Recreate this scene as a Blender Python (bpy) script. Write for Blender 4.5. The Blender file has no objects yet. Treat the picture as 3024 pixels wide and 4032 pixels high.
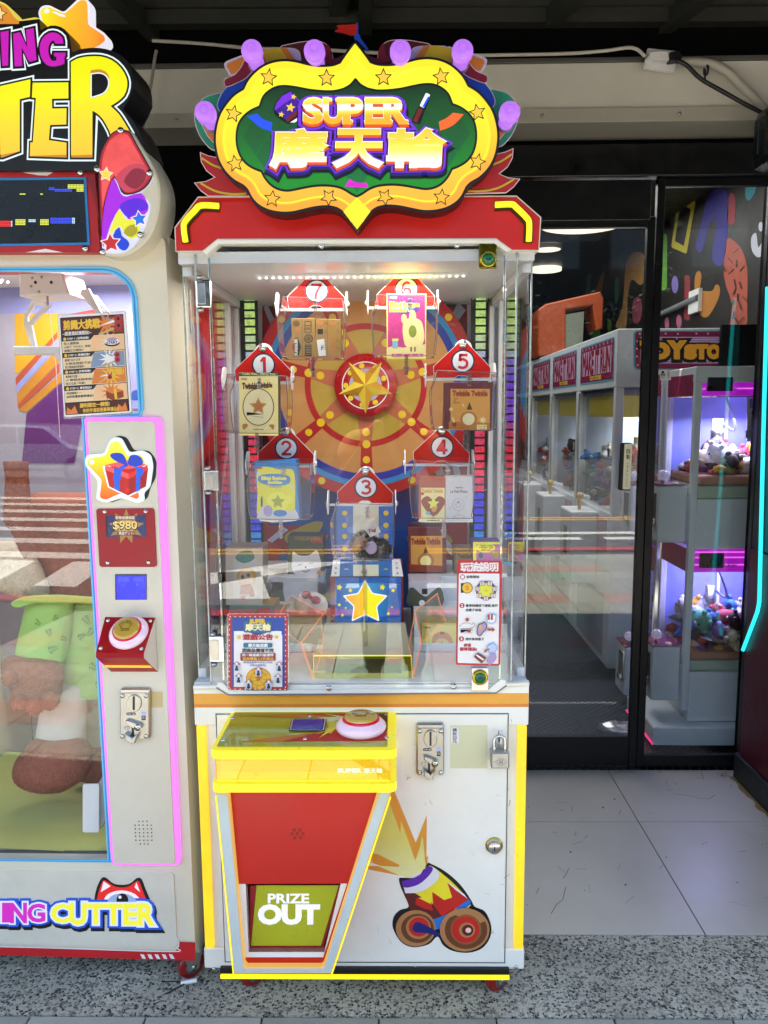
import bpy, bmesh, math, random
from mathutils import Vector, Matrix
from mathutils.geometry import tessellate_polygon
R_=math.radians
random.seed(7)
sc=bpy.context.scene
COL=sc.collection
# ------------------------------------------------------------------ camera
FPX=3028.0; CX=1512.0; CY=2016.0
CAM=Vector((0.08,-1.84,1.54))
_vp=Vector((44.0,-395.0,FPX)); _dn=Vector((170.0,0.0,FPX)); _dn.y=-(_vp.x*_dn.x+_vp.z*_dn.z)/_vp.y
_d=_vp.normalized(); _z=_dn.normalized(); _x=_z.cross(_d)
ROT=Matrix((tuple(_x),tuple(_d),tuple(-_z)))      # photo axes (right, down, forward) -> world
cam=bpy.data.cameras.new('camera'); camo=bpy.data.objects.new('camera',cam); COL.objects.link(camo)
camo.matrix_world=Matrix.Translation(CAM)@(ROT@Matrix(((1,0,0),(0,-1,0),(0,0,-1)))).to_4x4()
cam.sensor_fit='VERTICAL'; cam.sensor_height=36.0; cam.lens=36.0*FPX/4032.0
cam.clip_start=0.02; cam.clip_end=400
sc.camera=camo
# ------------------------------------------------------------------ sky, sun, exposure
EXPO=2.45
SUN_EL=78.0; SUN_AZ=200.0          # azimuth clockwise from +Y
world=bpy.data.worlds.new("World"); sc.world=world; world.use_nodes=True
wn=world.node_tree.nodes; bg=wn['Background']; sky=wn.new('ShaderNodeTexSky')
sky.sky_type='NISHITA'; sky.sun_disc=False; sky.sun_elevation=R_(SUN_EL); sky.sun_rotation=R_(SUN_AZ)
world.node_tree.links.new(sky.outputs[0],bg.inputs[0]); bg.inputs[1].default_value=0.15
sl=bpy.data.lights.new('sun','SUN'); sl.energy=4.5; sl.angle=R_(0.53); sl.color=(1.0,0.95,0.87)
so=bpy.data.objects.new('sun',sl); COL.objects.link(so)
_sd=Vector((math.sin(R_(SUN_AZ))*math.cos(R_(SUN_EL)),math.cos(R_(SUN_AZ))*math.cos(R_(SUN_EL)),math.sin(R_(SUN_EL))))
so.rotation_euler=_sd.to_track_quat('Z','Y').to_euler()
sc.view_settings.view_transform='Standard'; sc.view_settings.look='None'
sc.view_settings.exposure=EXPO; sc.view_settings.gamma=1.0; sc.view_settings.use_white_balance=True; sc.view_settings.white_balance_temperature=7050; sc.view_settings.white_balance_tint=7; sc.view_settings.use_curve_mapping=False
sc.cycles.transparent_max_bounces=32; sc.cycles.max_bounces=9; sc.cycles.diffuse_bounces=4; sc.cycles.glossy_bounces=4
sc.cycles.sample_clamp_indirect=6.0; sc.cycles.caustics_reflective=False; sc.cycles.caustics_refractive=False
EM=1.0/2**EXPO                      # emission that shows as 1.0 on screen
# ------------------------------------------------------------------ pixel frames and planes
def FR(x0,y0,s): return lambda x,y:(x0+s*x,y0+s*y)
fA=FR(700,50,.9042); fAL=FR(700,50,.45208); fAR=FR(1400,50,.45208); fB=FR(0,0,.49716); fC=FR(700,950,.874); fD=FR(700,1850,.874)
fE=FR(700,2650,.874); fF=FR(0,1000,.58780); fG=FR(0,2300,.78269); fH=FR(2000,0,.63288); fI=FR(2000,1200,.61724)
fJ=FR(2000,2200,.61724); fK=FR(2000,3000,.61724); fL=FR(1050,1030,.33911); fM=FR(1450,1030,.33909); fN=FR(850,1650,.45208)
fO=FR(1450,1650,.39180); fP=FR(1500,2100,.36166); fQ=FR(850,2250,.39180); fS=FR(850,2650,.45208); fT=FR(1480,2780,.37372)
fU=FR(0,0,1.82278); f8=FR(880,1330,.20343); fV=FR(820,1980,.37975); fW=FR(0,0,1.0)
def ray(sx,sy): return ROT@Vector((sx-CX,sy-CY,FPX))
class Pl:
    def __init__(s,p0,ang=0.0):
        s.p=Vector(p0); s.u=Vector((math.cos(ang),math.sin(ang),0)); s.w=Vector((0,0,1)); s.n=Vector((math.sin(ang),-math.cos(ang),0))
    def un(s,f,x,y):
        r=ray(*f(x,y)); t=(s.p-CAM).dot(s.n)/r.dot(s.n); return CAM+r*t
    def ab(s,v): v=v-s.p; return (v.dot(s.u),v.dot(s.w))
    def pt(s,a,b,l=0.0): return s.p+s.u*a+s.w*b+s.n*l
    def px(s,f,x,y): return s.ab(s.un(f,x,y))
    def pts(s,f,L): return [s.px(f,*q) for q in L]
    def off(s,d): q=Pl(s.p+s.n*d); q.u,q.n=s.u,s.n; return q
def Y(y): return Pl((0,y,0))
class PlX(Pl):
    """wall facing -X at x"""
    def __init__(s,x): s.p=Vector((x,0,0)); s.u=Vector((0,-1,0)); s.w=Vector((0,0,1)); s.n=Vector((-1,0,0))
class PlZ(Pl):
    def __init__(s,z): s.p=Vector((0,0,z)); s.u=Vector((1,0,0)); s.w=Vector((0,1,0)); s.n=Vector((0,0,1))
def gz(f,x,y,z): return PlZ(z).un(f,x,y)
# ------------------------------------------------------------------ materials
def lin(c):
    if isinstance(c,str):
        c=c.lstrip('#'); c=[int(c[i:i+2],16)/255 for i in (0,2,4)]
        return tuple(((v+.055)/1.055)**2.4 if v>.04045 else v/12.92 for v in c)
    return tuple(c)
_M={}
def mat(name,col,rough=.5,metal=0.0,emit=0.0,var=.05,vs=14.0,bump=0.0,bs=120.0,spec=.5,ecol=None,grad=None,coat=0.0):
    """grad=(axis,lo,hi,[(pos,col),...]) in the thing's own coordinates"""
    if name in _M: return _M[name]
    m=bpy.data.materials.new(name); m.use_nodes=True; _M[name]=m
    nt=m.node_tree; N=nt.nodes; L=nt.links; b=N['Principled BSDF']
    tc=N.new('ShaderNodeTexCoord')
    b.inputs['Roughness'].default_value=rough; b.inputs['Metallic'].default_value=metal
    b.inputs['Specular IOR Level'].default_value=spec; b.inputs['Coat Weight'].default_value=coat
    src=None
    if grad:
        ax,lo,hi,st=grad
        sx=N.new('ShaderNodeSeparateXYZ'); L.new(tc.outputs['Object'],sx.inputs[0])
        mr=N.new('ShaderNodeMapRange'); mr.inputs[1].default_value=lo; mr.inputs[2].default_value=hi; L.new(sx.outputs['XYZ'.index(ax)],mr.inputs[0])
        cr=N.new('ShaderNodeValToRGB'); e=cr.color_ramp.elements
        while len(e)<len(st): e.new(.5)
        for i,(p,c) in enumerate(st): e[i].position=p; e[i].color=(*lin(c),1)
        L.new(mr.outputs[0],cr.inputs[0]); src=cr.outputs[0]
    else:
        rg=N.new('ShaderNodeRGB'); rg.outputs[0].default_value=(*lin(col),1); src=rg.outputs[0]
    if var>0:
        nz=N.new('ShaderNodeTexNoise'); nz.inputs['Scale'].default_value=vs; nz.inputs['Detail'].default_value=6; nz.inputs['Roughness'].default_value=.65; L.new(tc.outputs['Object'],nz.inputs['Vector'])
        mr=N.new('ShaderNodeMapRange'); mr.inputs[1].default_value=.3; mr.inputs[2].default_value=.7; mr.inputs[3].default_value=1-var; mr.inputs[4].default_value=1+var; L.new(nz.outputs[0],mr.inputs[0])
        hs=N.new('ShaderNodeHueSaturation'); L.new(mr.outputs[0],hs.inputs['Value']); L.new(src,hs.inputs['Color']); src2=hs.outputs[0]
        mr2=N.new('ShaderNodeMapRange'); mr2.inputs[1].default_value=.3; mr2.inputs[2].default_value=.7; mr2.inputs[3].default_value=max(0,rough-.08); mr2.inputs[4].default_value=min(1,rough+.1); L.new(nz.outputs[0],mr2.inputs[0]); L.new(mr2.outputs[0],b.inputs['Roughness'])
    else: src2=src
    if emit>0.3:        # lit print on a translucent sheet: little of it reflects
        dk=N.new('ShaderNodeMixRGB'); dk.inputs[0].default_value=.78; dk.inputs[2].default_value=(.01,.01,.01,1); L.new(src2,dk.inputs[1]); L.new(dk.outputs[0],b.inputs['Base Color'])
    else: L.new(src2,b.inputs['Base Color'])
    if emit>0:
        if ecol: b.inputs['Emission Color'].default_value=(*lin(ecol),1)
        else: L.new(src2,b.inputs['Emission Color'])
        b.inputs['Emission Strength'].default_value=emit*EM
    if bump>0:
        nb=N.new('ShaderNodeTexNoise'); nb.inputs['Scale'].default_value=bs; nb.inputs['Detail'].default_value=4; L.new(tc.outputs['Object'],nb.inputs['Vector'])
        bp=N.new('ShaderNodeBump'); bp.inputs['Strength'].default_value=bump; bp.inputs['Distance'].default_value=.002; L.new(nb.outputs[0],bp.inputs['Height']); L.new(bp.outputs[0],b.inputs['Normal'])
    return m
def glassmat(name,tint='#ffffff',f0=.05,rough=0.0,gc=(1,1,1),dens=0.0,body='#ffffff',power=5.0):
    """thin clear sheet: see-through, mirror-like at a slant; dens adds a little milky body"""
    if name in _M: return _M[name]
    m=bpy.data.materials.new(name); m.use_nodes=True; _M[name]=m; nt=m.node_tree; N=nt.nodes; L=nt.links; N.clear()
    out=N.new('ShaderNodeOutputMaterial'); tr=N.new('ShaderNodeBsdfTransparent'); tr.inputs[0].default_value=(*lin(tint),1)
    gl=N.new('ShaderNodeBsdfGlossy'); gl.inputs['Roughness'].default_value=rough; gl.inputs['Color'].default_value=(*gc,1)
    lw=N.new('ShaderNodeLayerWeight'); pw=N.new('ShaderNodeMath'); pw.operation='POWER'; pw.inputs[1].default_value=power; L.new(lw.outputs['Facing'],pw.inputs[0])
    mr=N.new('ShaderNodeMapRange'); mr.inputs[3].default_value=f0; mr.inputs[4].default_value=1.0; L.new(pw.outputs[0],mr.inputs[0])
    mx=N.new('ShaderNodeMixShader'); L.new(mr.outputs[0],mx.inputs[0]); L.new(gl.outputs[0],mx.inputs[2])
    if dens>0:
        df=N.new('ShaderNodeBsdfDiffuse'); df.inputs[0].default_value=(*lin(body),1)
        nz=N.new('ShaderNodeTexNoise'); nz.inputs['Scale'].default_value=3.0; nz.inputs['Detail'].default_value=8; tc=N.new('ShaderNodeTexCoord'); L.new(tc.outputs['Object'],nz.inputs['Vector'])
        m2=N.new('ShaderNodeMapRange'); m2.inputs[1].default_value=.3; m2.inputs[2].default_value=.7; m2.inputs[3].default_value=dens*.5; m2.inputs[4].default_value=dens*1.5; L.new(nz.outputs[0],m2.inputs[0])
        m0=N.new('ShaderNodeMixShader'); L.new(m2.outputs[0],m0.inputs[0]); L.new(tr.outputs[0],m0.inputs[1]); L.new(df.outputs[0],m0.inputs[2]); L.new(m0.outputs[0],mx.inputs[1])
    else: L.new(tr.outputs[0],mx.inputs[1])
    L.new(mx.outputs[0],out.inputs[0]); return m
# ------------------------------------------------------------------ curves of points
def smooth(P,n=4,closed=False):
    """Catmull-Rom through the points; None entries mark corners"""
    out=[]; m=len(P)
    rng=range(m if closed else m-1)
    for i in rng:
        g=lambda k:P[k%m] if closed else P[max(0,min(m-1,k))]
        a,b,c,d=g(i-1),g(i),g(i+1),g(i+2)
        for t in range(n):
            t/=n; out.append(tuple(.5*(2*b[j]+(c[j]-a[j])*t+(2*a[j]-5*b[j]+4*c[j]-d[j])*t*t+(3*b[j]-a[j]-3*c[j]+d[j])*t**3) for j in range(len(b))))
    if not closed: out.append(tuple(P[-1]))
    return out
def sm(P,n=4):    # segments split at None
    out=[]; seg=[]
    for q in P+[None]:
        if q is None:
            if len(seg)>1: s=smooth(seg,n); out+=s if not out else s[1:] if out[-1]==s[0] else s
            elif seg: out+=seg
            seg=[seg[-1]] if seg else []
        else: seg.append(q)
    return out
def area(P): return sum(P[i-1][0]*P[i][1]-P[i][0]*P[i-1][1] for i in range(len(P)))/2
def clean(P,e=1e-6):
    o=[]
    for q in P:
        if not o or (q[0]-o[-1][0])**2+(q[1]-o[-1][1])**2>e*e: o.append(tuple(q[:2]))
    if len(o)>1 and (o[0][0]-o[-1][0])**2+(o[0][1]-o[-1][1])**2<=e*e: o.pop()
    return o
def inset(P,d):
    P=clean(P); s=1 if area(P)>0 else -1; n=len(P); o=[]
    for i in range(n):
        a,b,c=P[i-1],P[i],P[(i+1)%n]
        e1=Vector((b[0]-a[0],b[1]-a[1])).normalized(); e2=Vector((c[0]-b[0],c[1]-b[1])).normalized()
        n1=Vector((-e1.y,e1.x))*s; n2=Vector((-e2.y,e2.x))*s; k=n1+n2
        if k.length<1e-6: k=n1
        else: k.normalize()
        k=k/max(.45,k.dot(n1)); o.append((b[0]+k.x*d,b[1]+k.y*d))
    return o
def circ(x,y,r,n=24,ry=None,a0=0.0): ry=ry or r; return [(x+r*math.cos(a0+2*math.pi*i/n),y+ry*math.sin(a0+2*math.pi*i/n)) for i in range(n)]
def star(x,y,r,rot=0.0,k=.45,n=5,up=1): return [(x+(r if i%2==0 else r*k)*math.sin(rot+math.pi*i/n),y+up*(r if i%2==0 else r*k)*math.cos(rot+math.pi*i/n)) for i in range(2*n)]
def rrect(x0,y0,x1,y1,r,n=5):
    o=[]
    for cx,cy,a in ((x1-r,y1-r,0),(x0+r,y1-r,90),(x0+r,y0+r,180),(x1-r,y0+r,270)):
        for i in range(n+1): t=R_(a+90*i/n); o.append((cx+r*math.cos(t),cy+r*math.sin(t)))
    return o
def rect(x0,y0,x1,y1): return [(x0,y0),(x1,y0),(x1,y1),(x0,y1)]
def roundpoly(P,r,n=5):
    P=clean(P); o=[]; m=len(P)
    for i in range(m):
        a,b,c=Vector(P[i-1]),Vector(P[i]),Vector(P[(i+1)%m])
        u=(a-b); v=(c-b); k=min(r,u.length*.45,v.length*.45); u.normalize(); v.normalize(); p=b+u*k; q=b+v*k
        for j in range(n+1): t=j/n; w=p*(1-t)**2+b*2*t*(1-t)+q*t*t; o.append((w.x,w.y))
    return o
def stroke(P,w,closed=False):
    n=len(P); L=[]; Rr=[]
    for i in range(n):
        a=P[i-1] if (i or closed) else P[i]; c=P[(i+1)%n] if (i<n-1 or closed) else P[i]
        e=Vector((c[0]-a[0],c[1]-a[1])); e=e.normalized() if e.length>0 else Vector((1,0)); k=Vector((-e.y,e.x))*w/2
        L.append((P[i][0]+k.x,P[i][1]+k.y)); Rr.append((P[i][0]-k.x,P[i][1]-k.y))
    return L,Rr
# ------------------------------------------------------------------ mesh builder
_T={}
def textmesh(s,expand,align='C'):
    k=(s,round(expand,4))
    if k in _T: return _T[k]
    c=bpy.data.curves.new('t','FONT'); c.body=s; c.size=1.0; c.resolution_u=3; c.fill_mode='FRONT'
    if expand>0: c.bevel_depth=expand; c.bevel_resolution=0; c.offset=0
    o=bpy.data.objects.new('t',c); COL.objects.link(o)
    dg=bpy.context.evaluated_depsgraph_get(); me=bpy.data.meshes.new_from_object(o.evaluated_get(dg))
    v=[tuple(q.co) for q in me.vertices]; f=[tuple(p.vertices) for p in me.polygons]
    bpy.data.objects.remove(o); bpy.data.curves.remove(c); bpy.data.meshes.remove(me)
    if not v: v=[(0,0,0),(1,0,0),(0,1,0)]; f=[]
    _T[k]=(v,f); return _T[k]
class MB:
    def __init__(s): s.v=[]; s.f=[]; s.m=[]; s.s=[]; s.mats=[]
    def mi(s,m):
        if m not in s.mats: s.mats.append(m)
        return s.mats.index(m)
    def add(s,V,F,m,smooth=False):
        b=len(s.v); s.v+=[tuple(q) for q in V]; k=s.mi(m)
        for f in F: s.f.append(tuple(b+i for i in f)); s.m.append(k); s.s.append(smooth)
        return s
    def poly(s,pl,P,m,layer=0.0,th=0.0,holes=(),ms=None,bev=0.0):
        loops=[clean(P)]+[clean(h) for h in holes]
        if len(loops[0])<3: return s
        out=[]
        for i,l in enumerate(loops):
            a=area(l)
            if (a<0)==(i==0): l=l[::-1]
            out.append(l)
        flat=[q for l in out for q in l]
        tr=tessellate_polygon([[Vector((q[0],q[1],0)) for q in l] for l in out])
        F=[]
        for t in tr:
            a,b,c=(flat[i] for i in t)
            F.append(tuple(t) if (b[0]-a[0])*(c[1]-a[1])-(b[1]-a[1])*(c[0]-a[0])>0 else tuple(t[::-1]))
        front=[pl.pt(q[0],q[1],layer) for q in flat]
        if bev>0:
            fi=[q for l,k in zip(out,range(9)) for q in inset(l,bev)]
            s.add([pl.pt(q[0],q[1],layer) for q in fi],F,m)
            b=0
            for l in out:
                n=len(l); V=[pl.pt(*fi[b+i],layer) for i in range(n)]+[pl.pt(*l[i],layer-bev) for i in range(n)]
                s.add(V,[(i,n+i,n+(i+1)%n,(i+1)%n) for i in range(n)],m); b+=n
            layer-=bev; th-=bev
        else: s.add(front,F,m)
        if th>0:
            s.add([pl.pt(q[0],q[1],layer-th) for q in flat],[f[::-1] for f in F],ms or m)
            for l in out:
                n=len(l); V=[pl.pt(q[0],q[1],layer) for q in l]+[pl.pt(q[0],q[1],layer-th) for q in l]
                s.add(V,[(i,n+i,n+(i+1)%n,(i+1)%n) for i in range(n)],ms or m)
        return s
    def px(s,pl,f,P,m,layer=0.0,th=0.0,holes=(),**k): return s.poly(pl,pl.pts(f,P),m,layer,th,[pl.pts(f,h) for h in holes],**k)
    def line(s,pl,P,w,m,layer=0.0,th=0.0,closed=False):
        L,Rr=stroke(P,w,closed)
        if closed: return s.poly(pl,L,m,layer,th,[Rr]) if abs(area(L))>abs(area(Rr)) else s.poly(pl,Rr,m,layer,th,[L])
        return s.poly(pl,L+Rr[::-1],m,layer,th)
    def pxline(s,pl,f,P,w,m,layer=0.0,th=0.0,closed=False):
        a=pl.px(f,*P[0]); b=pl.px(f,P[0][0]+w,P[0][1]); return s.line(pl,pl.pts(f,P),abs(b[0]-a[0])+abs(b[1]-a[1]),m,layer,th,closed)
    def box(s,x0,x1,y0,y1,z0,z1,m,M4=None):
        V=[(x,y,z) for x in (x0,x1) for y in (y0,y1) for z in (z0,z1)]
        if M4 is not None: V=[tuple(M4@Vector(v)) for v in V]
        return s.add(V,[(0,1,3,2),(4,6,7,5),(0,4,5,1),(2,3,7,6),(0,2,6,4),(1,5,7,3)],m)
    def bbox(s,x0,x1,y0,y1,z0,z1,m,b=.004,M4=None):
        """box with chamfered edges"""
        bm=bmesh.new(); bmesh.ops.create_cube(bm,size=1)
        for v in bm.verts: v.co=Vector(((x0+x1)/2+v.co.x*(x1-x0),(y0+y1)/2+v.co.y*(y1-y0),(z0+z1)/2+v.co.z*(z1-z0)))
        b=min(b,(x1-x0)*.45,(y1-y0)*.45,(z1-z0)*.45)
        bmesh.ops.bevel(bm,geom=list(bm.edges),offset=b,segments=2,profile=.5,affect='EDGES')
        V=[(M4@v.co if M4 is not None else v.co.copy()) for v in bm.verts]; F=[tuple(v.index for v in f.verts) for f in bm.faces]; bm.free()
        return s.add(V,F,m)
    def tube(s,P,r,m,n=8,cap=True,closed=False):
        P=[Vector(p) for p in P]; N=len(P); V=[]; F=[]; up=Vector((0,0,1)); prev=None
        rr=r if isinstance(r,(list,tuple)) else [r]*N
        for i in range(N):
            a=P[i-1] if (i or closed) else P[i]; c=P[(i+1)%N] if (i<N-1 or closed) else P[i]
            t=(c-a).normalized()
            if prev is None: k=t.cross(up if abs(t.z)<.9 else Vector((1,0,0))).normalized()
            else:
                k=prev-t*prev.dot(t); k=k.normalized() if k.length>1e-6 else t.cross(up).normalized()
            prev=k; l=t.cross(k)
            V+=[P[i]+(k*math.cos(2*math.pi*j/n)+l*math.sin(2*math.pi*j/n))*rr[i] for j in range(n)]
        for i in range(N if closed else N-1):
            for j in range(n):
                a=i*n+j; b=i*n+(j+1)%n; i2=(i+1)%N; F.append((a,b,i2*n+(j+1)%n,i2*n+j))
        s.add(V,F,m,True)
        if cap and not closed: s.add(V[:n],[tuple(range(n))[::-1]],m); s.add(V[-n:],[tuple(range(n))],m)
        return s
    def lathe(s,o,ax,prof,m,n=20,smooth=True):
        """prof=[(radius,height along ax)]"""
        o=Vector(o); ax=Vector(ax).normalized(); k=ax.cross(Vector((0,0,1)) if abs(ax.z)<.9 else Vector((1,0,0))).normalized(); l=ax.cross(k)
        V=[o+ax*h+(k*math.cos(2*math.pi*j/n)+l*math.sin(2*math.pi*j/n))*r for r,h in prof for j in range(n)]
        F=[(i*n+j,i*n+(j+1)%n,(i+1)*n+(j+1)%n,(i+1)*n+j) for i in range(len(prof)-1) for j in range(n)]
        return s.add(V,F,m,smooth)
    def disc(s,o,ax,r,h,m,n=20): return s.lathe(o,ax,[(0.0001,0),(r,0),(r,h),(0.0001,h)],m,n,False)
    def ball(s,o,r,m,n=14,sc=(1,1,1),M4=None,noise=0.0,seed=0):
        V=[];F=[];h=n//2; rd=random.Random(seed)
        for i in range(h+1):
            for j in range(n):
                a=math.pi*i/h; b=2*math.pi*j/n; q=1+noise*(rd.random()-.5)
                v=Vector((math.sin(a)*math.cos(b)*r*sc[0]*q,math.sin(a)*math.sin(b)*r*sc[1]*q,math.cos(a)*r*sc[2]*q))
                if M4 is not None: v=M4@v
                V.append(v+Vector(o))
        F=[(i*n+j,(i+1)*n+j,(i+1)*n+(j+1)%n,i*n+(j+1)%n) for i in range(h) for j in range(n)]
        return s.add(V,F,m,True)
    def text(s,pl,txt,quad,m,layer=0.0,expand=0.0,depth=0.0,pad=False):
        """quad: (BL,BR,TR,TL) plane coordinates the glyph box is fitted to"""
        v,f=textmesh(txt,0.0); v0=v; xs=[q[0] for q in v0]; ys=[q[1] for q in v0]; x0,x1,y0,y1=min(xs),max(xs),min(ys),max(ys)
        if x1-x0<1e-6 or y1-y0<1e-6: return s
        if expand>0: v,f=textmesh(txt,expand)
        BL,BR,TR,TL=[Vector(q) for q in quad]; V=[]
        for q in v:
            a=(q[0]-x0)/(x1-x0); b=(q[1]-y0)/(y1-y0)
            w=BL*(1-a)*(1-b)+BR*a*(1-b)+TR*a*b+TL*(1-a)*b
            V.append(pl.pt(w.x,w.y,layer+q[2]*(.0016 if expand>0 else 0)))
        if V and f:
            a,b,c=(Vector(V[i]) for i in f[0][:3])
        F=[t if (Vector(V[t[1]])-Vector(V[t[0]])).cross(Vector(V[t[2]])-Vector(V[t[0]])).dot(pl.n)>=0 else t[::-1] for t in f]
        return s.add(V,F,m)
    def pxtext(s,pl,f,txt,x0,y0,x1,y1,m,layer=0.0,expand=0.0,tilt=0.0,shear=0.0):
        """px box x0,y0 (top left) x1,y1 (bottom right); tilt = px drop to the right; shear = px lean of the top"""
        q=[(x0,y1),(x1,y1+tilt),(x1+shear,y0+tilt),(x0+shear,y0)]
        return s.text(pl,txt,pl.pts(f,q),m,layer,expand)
    def out(s,name,parent=None,label=None,cat=None,group=None,kind=None,loc=None):
        base=LOC.get(parent.name,Vector((0,0,0))) if parent else Vector(loc) if loc is not None else Vector((0,0,0))
        me=bpy.data.meshes.new(name); me.from_pydata([tuple(Vector(v)-base) for v in s.v],[],s.f)
        for m in s.mats: me.materials.append(m)
        me.polygons.foreach_set('material_index',s.m); me.polygons.foreach_set('use_smooth',s.s); me.update()
        o=bpy.data.objects.new(name,me); COL.objects.link(o)
        if parent: o.parent=parent
        else: o.location=base
        LOC[o.name]=base
        if label: o['label']=label
        if cat: o['category']=cat
        if group: o['group']=group
        if kind: o['kind']=kind
        return o
LOC={}
def proj(v):
    c=ROT.transposed()@(Vector(v)-CAM); return (CX+FPX*c.x/c.z,CY+FPX*c.y/c.z)
def thing(name,label,cat,loc,group=None):
    o=bpy.data.objects.new(name,None); COL.objects.link(o); o.location=loc; o.empty_display_size=.05
    LOC[o.name]=Vector(loc); o['label']=label; o['category']=cat
    if group: o['group']=group
    return o
def dup(o,loc=None,parent=None,label=None,swap=None,rotz=None):
    c=o.copy(); COL.objects.link(c)
    if parent is not None: c.parent=parent
    if loc is not None: c.location=loc
    if rotz is not None: c.rotation_euler=(0,0,rotz)
    if label: c['label']=label
    LOC[c.name]=LOC.get(o.name,Vector((0,0,0)))
    for ch in list(o.children): dup(ch,parent=c)
    return c
# ------------------------------------------------------------------ shared materials
WHITE=mat('white_powder_coat','#ebe8dc',.42,var=.045,vs=5,bump=.05,bs=300)
WHITE2=mat('white_plastic','#e2e2e0',.35,var=.03)
RED=mat('red_panel','#b8120c',.38,var=.05,vs=9)
DRED=mat('dark_red_panel','#8a0b10',.4)
BLACK=mat('black_ink','#0b0a0c',.4,var=.1)
CHROME=mat('chrome','#c9c9c6',.18,1.0,var=.15,vs=40)
STEEL=mat('brushed_steel','#b4b3ae',.34,1.0,var=.08,vs=60)
BRASS=mat('brass','#b59a3a',.25,1.0)
GREYP=mat('grey_plastic','#8c9290',.4)
DARK=mat('dark_void','#050505',.8)
CLEAR=glassmat('clear_glass',f0=.036)
ACRYL=glassmat('clear_acrylic',tint='#eef0ee',f0=.07)
# ================================================================== SETTING
sc.cycles.use_denoising=True
def st(mb,name,**k): return mb.out(name,kind='structure',**k)
# ground materials
def pebble_mat():
    m=mat('washed_pebble','#77756c',.75,var=0); nt=m.node_tree; N=nt.nodes; L=nt.links; b=N['Principled BSDF']; tc=N.new('ShaderNodeTexCoord')
    nw=N.new('ShaderNodeTexNoise'); nw.inputs['Scale'].default_value=30; L.new(tc.outputs['Object'],nw.inputs[0])
    mx=N.new('ShaderNodeMixRGB'); mx.blend_type='ADD'; mx.inputs[0].default_value=.002; L.new(tc.outputs['Object'],mx.inputs[1]); L.new(nw.outputs[1],mx.inputs[2])
    v=N.new('ShaderNodeTexVoronoi'); v.inputs['Scale'].default_value=150; L.new(mx.outputs[0],v.inputs['Vector'])
    v2=N.new('ShaderNodeTexVoronoi'); v2.feature='DISTANCE_TO_EDGE'; v2.inputs['Scale'].default_value=150; L.new(mx.outputs[0],v2.inputs['Vector'])
    cr=N.new('ShaderNodeValToRGB'); cr.color_ramp.interpolation='CONSTANT'; e=cr.color_ramp.elements
    for i,(p,c) in enumerate([(0,'#2c3036'),(.12,'#74736a'),(.28,'#a19d8f'),(.46,'#c4bfae'),(.66,'#8b897f'),(.78,'#eeeadd'),(.92,'#4b4f54')]):
        if i>1: e.new(.5)
        e[i].position=p; e[i].color=(*lin(c),1)
    sp=N.new('ShaderNodeSeparateColor'); L.new(v.outputs['Color'],sp.inputs[0]); L.new(sp.outputs[0],cr.inputs[0])
    mr=N.new('ShaderNodeMapRange'); mr.inputs[1].default_value=.0; mr.inputs[2].default_value=.09; L.new(v2.outputs[0],mr.inputs[0])
    m3=N.new('ShaderNodeMixRGB'); m3.inputs[1].default_value=(*lin('#cdc8b8'),1); L.new(mr.outputs[0],m3.inputs[0]); L.new(cr.outputs[0],m3.inputs[2])
    nb=N.new('ShaderNodeTexNoise'); nb.inputs['Scale'].default_value=3.5; nb.inputs['Detail'].default_value=5; L.new(tc.outputs['Object'],nb.inputs[0])
    m4=N.new('ShaderNodeMapRange'); m4.inputs[1].default_value=.35; m4.inputs[2].default_value=.7; m4.inputs[3].default_value=.72; m4.inputs[4].default_value=1.12; L.new(nb.outputs[0],m4.inputs[0])
    h=N.new('ShaderNodeHueSaturation'); L.new(m4.outputs[0],h.inputs['Value']); L.new(m3.outputs[0],h.inputs['Color']); L.new(h.outputs[0],b.inputs['Base Color'])
    bp=N.new('ShaderNodeBump'); bp.inputs['Strength'].default_value=.8; bp.inputs['Distance'].default_value=.004; L.new(mr.outputs[0],bp.inputs['Height']); L.new(bp.outputs[0],b.inputs['Normal']); return m
PEB=pebble_mat()
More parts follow.
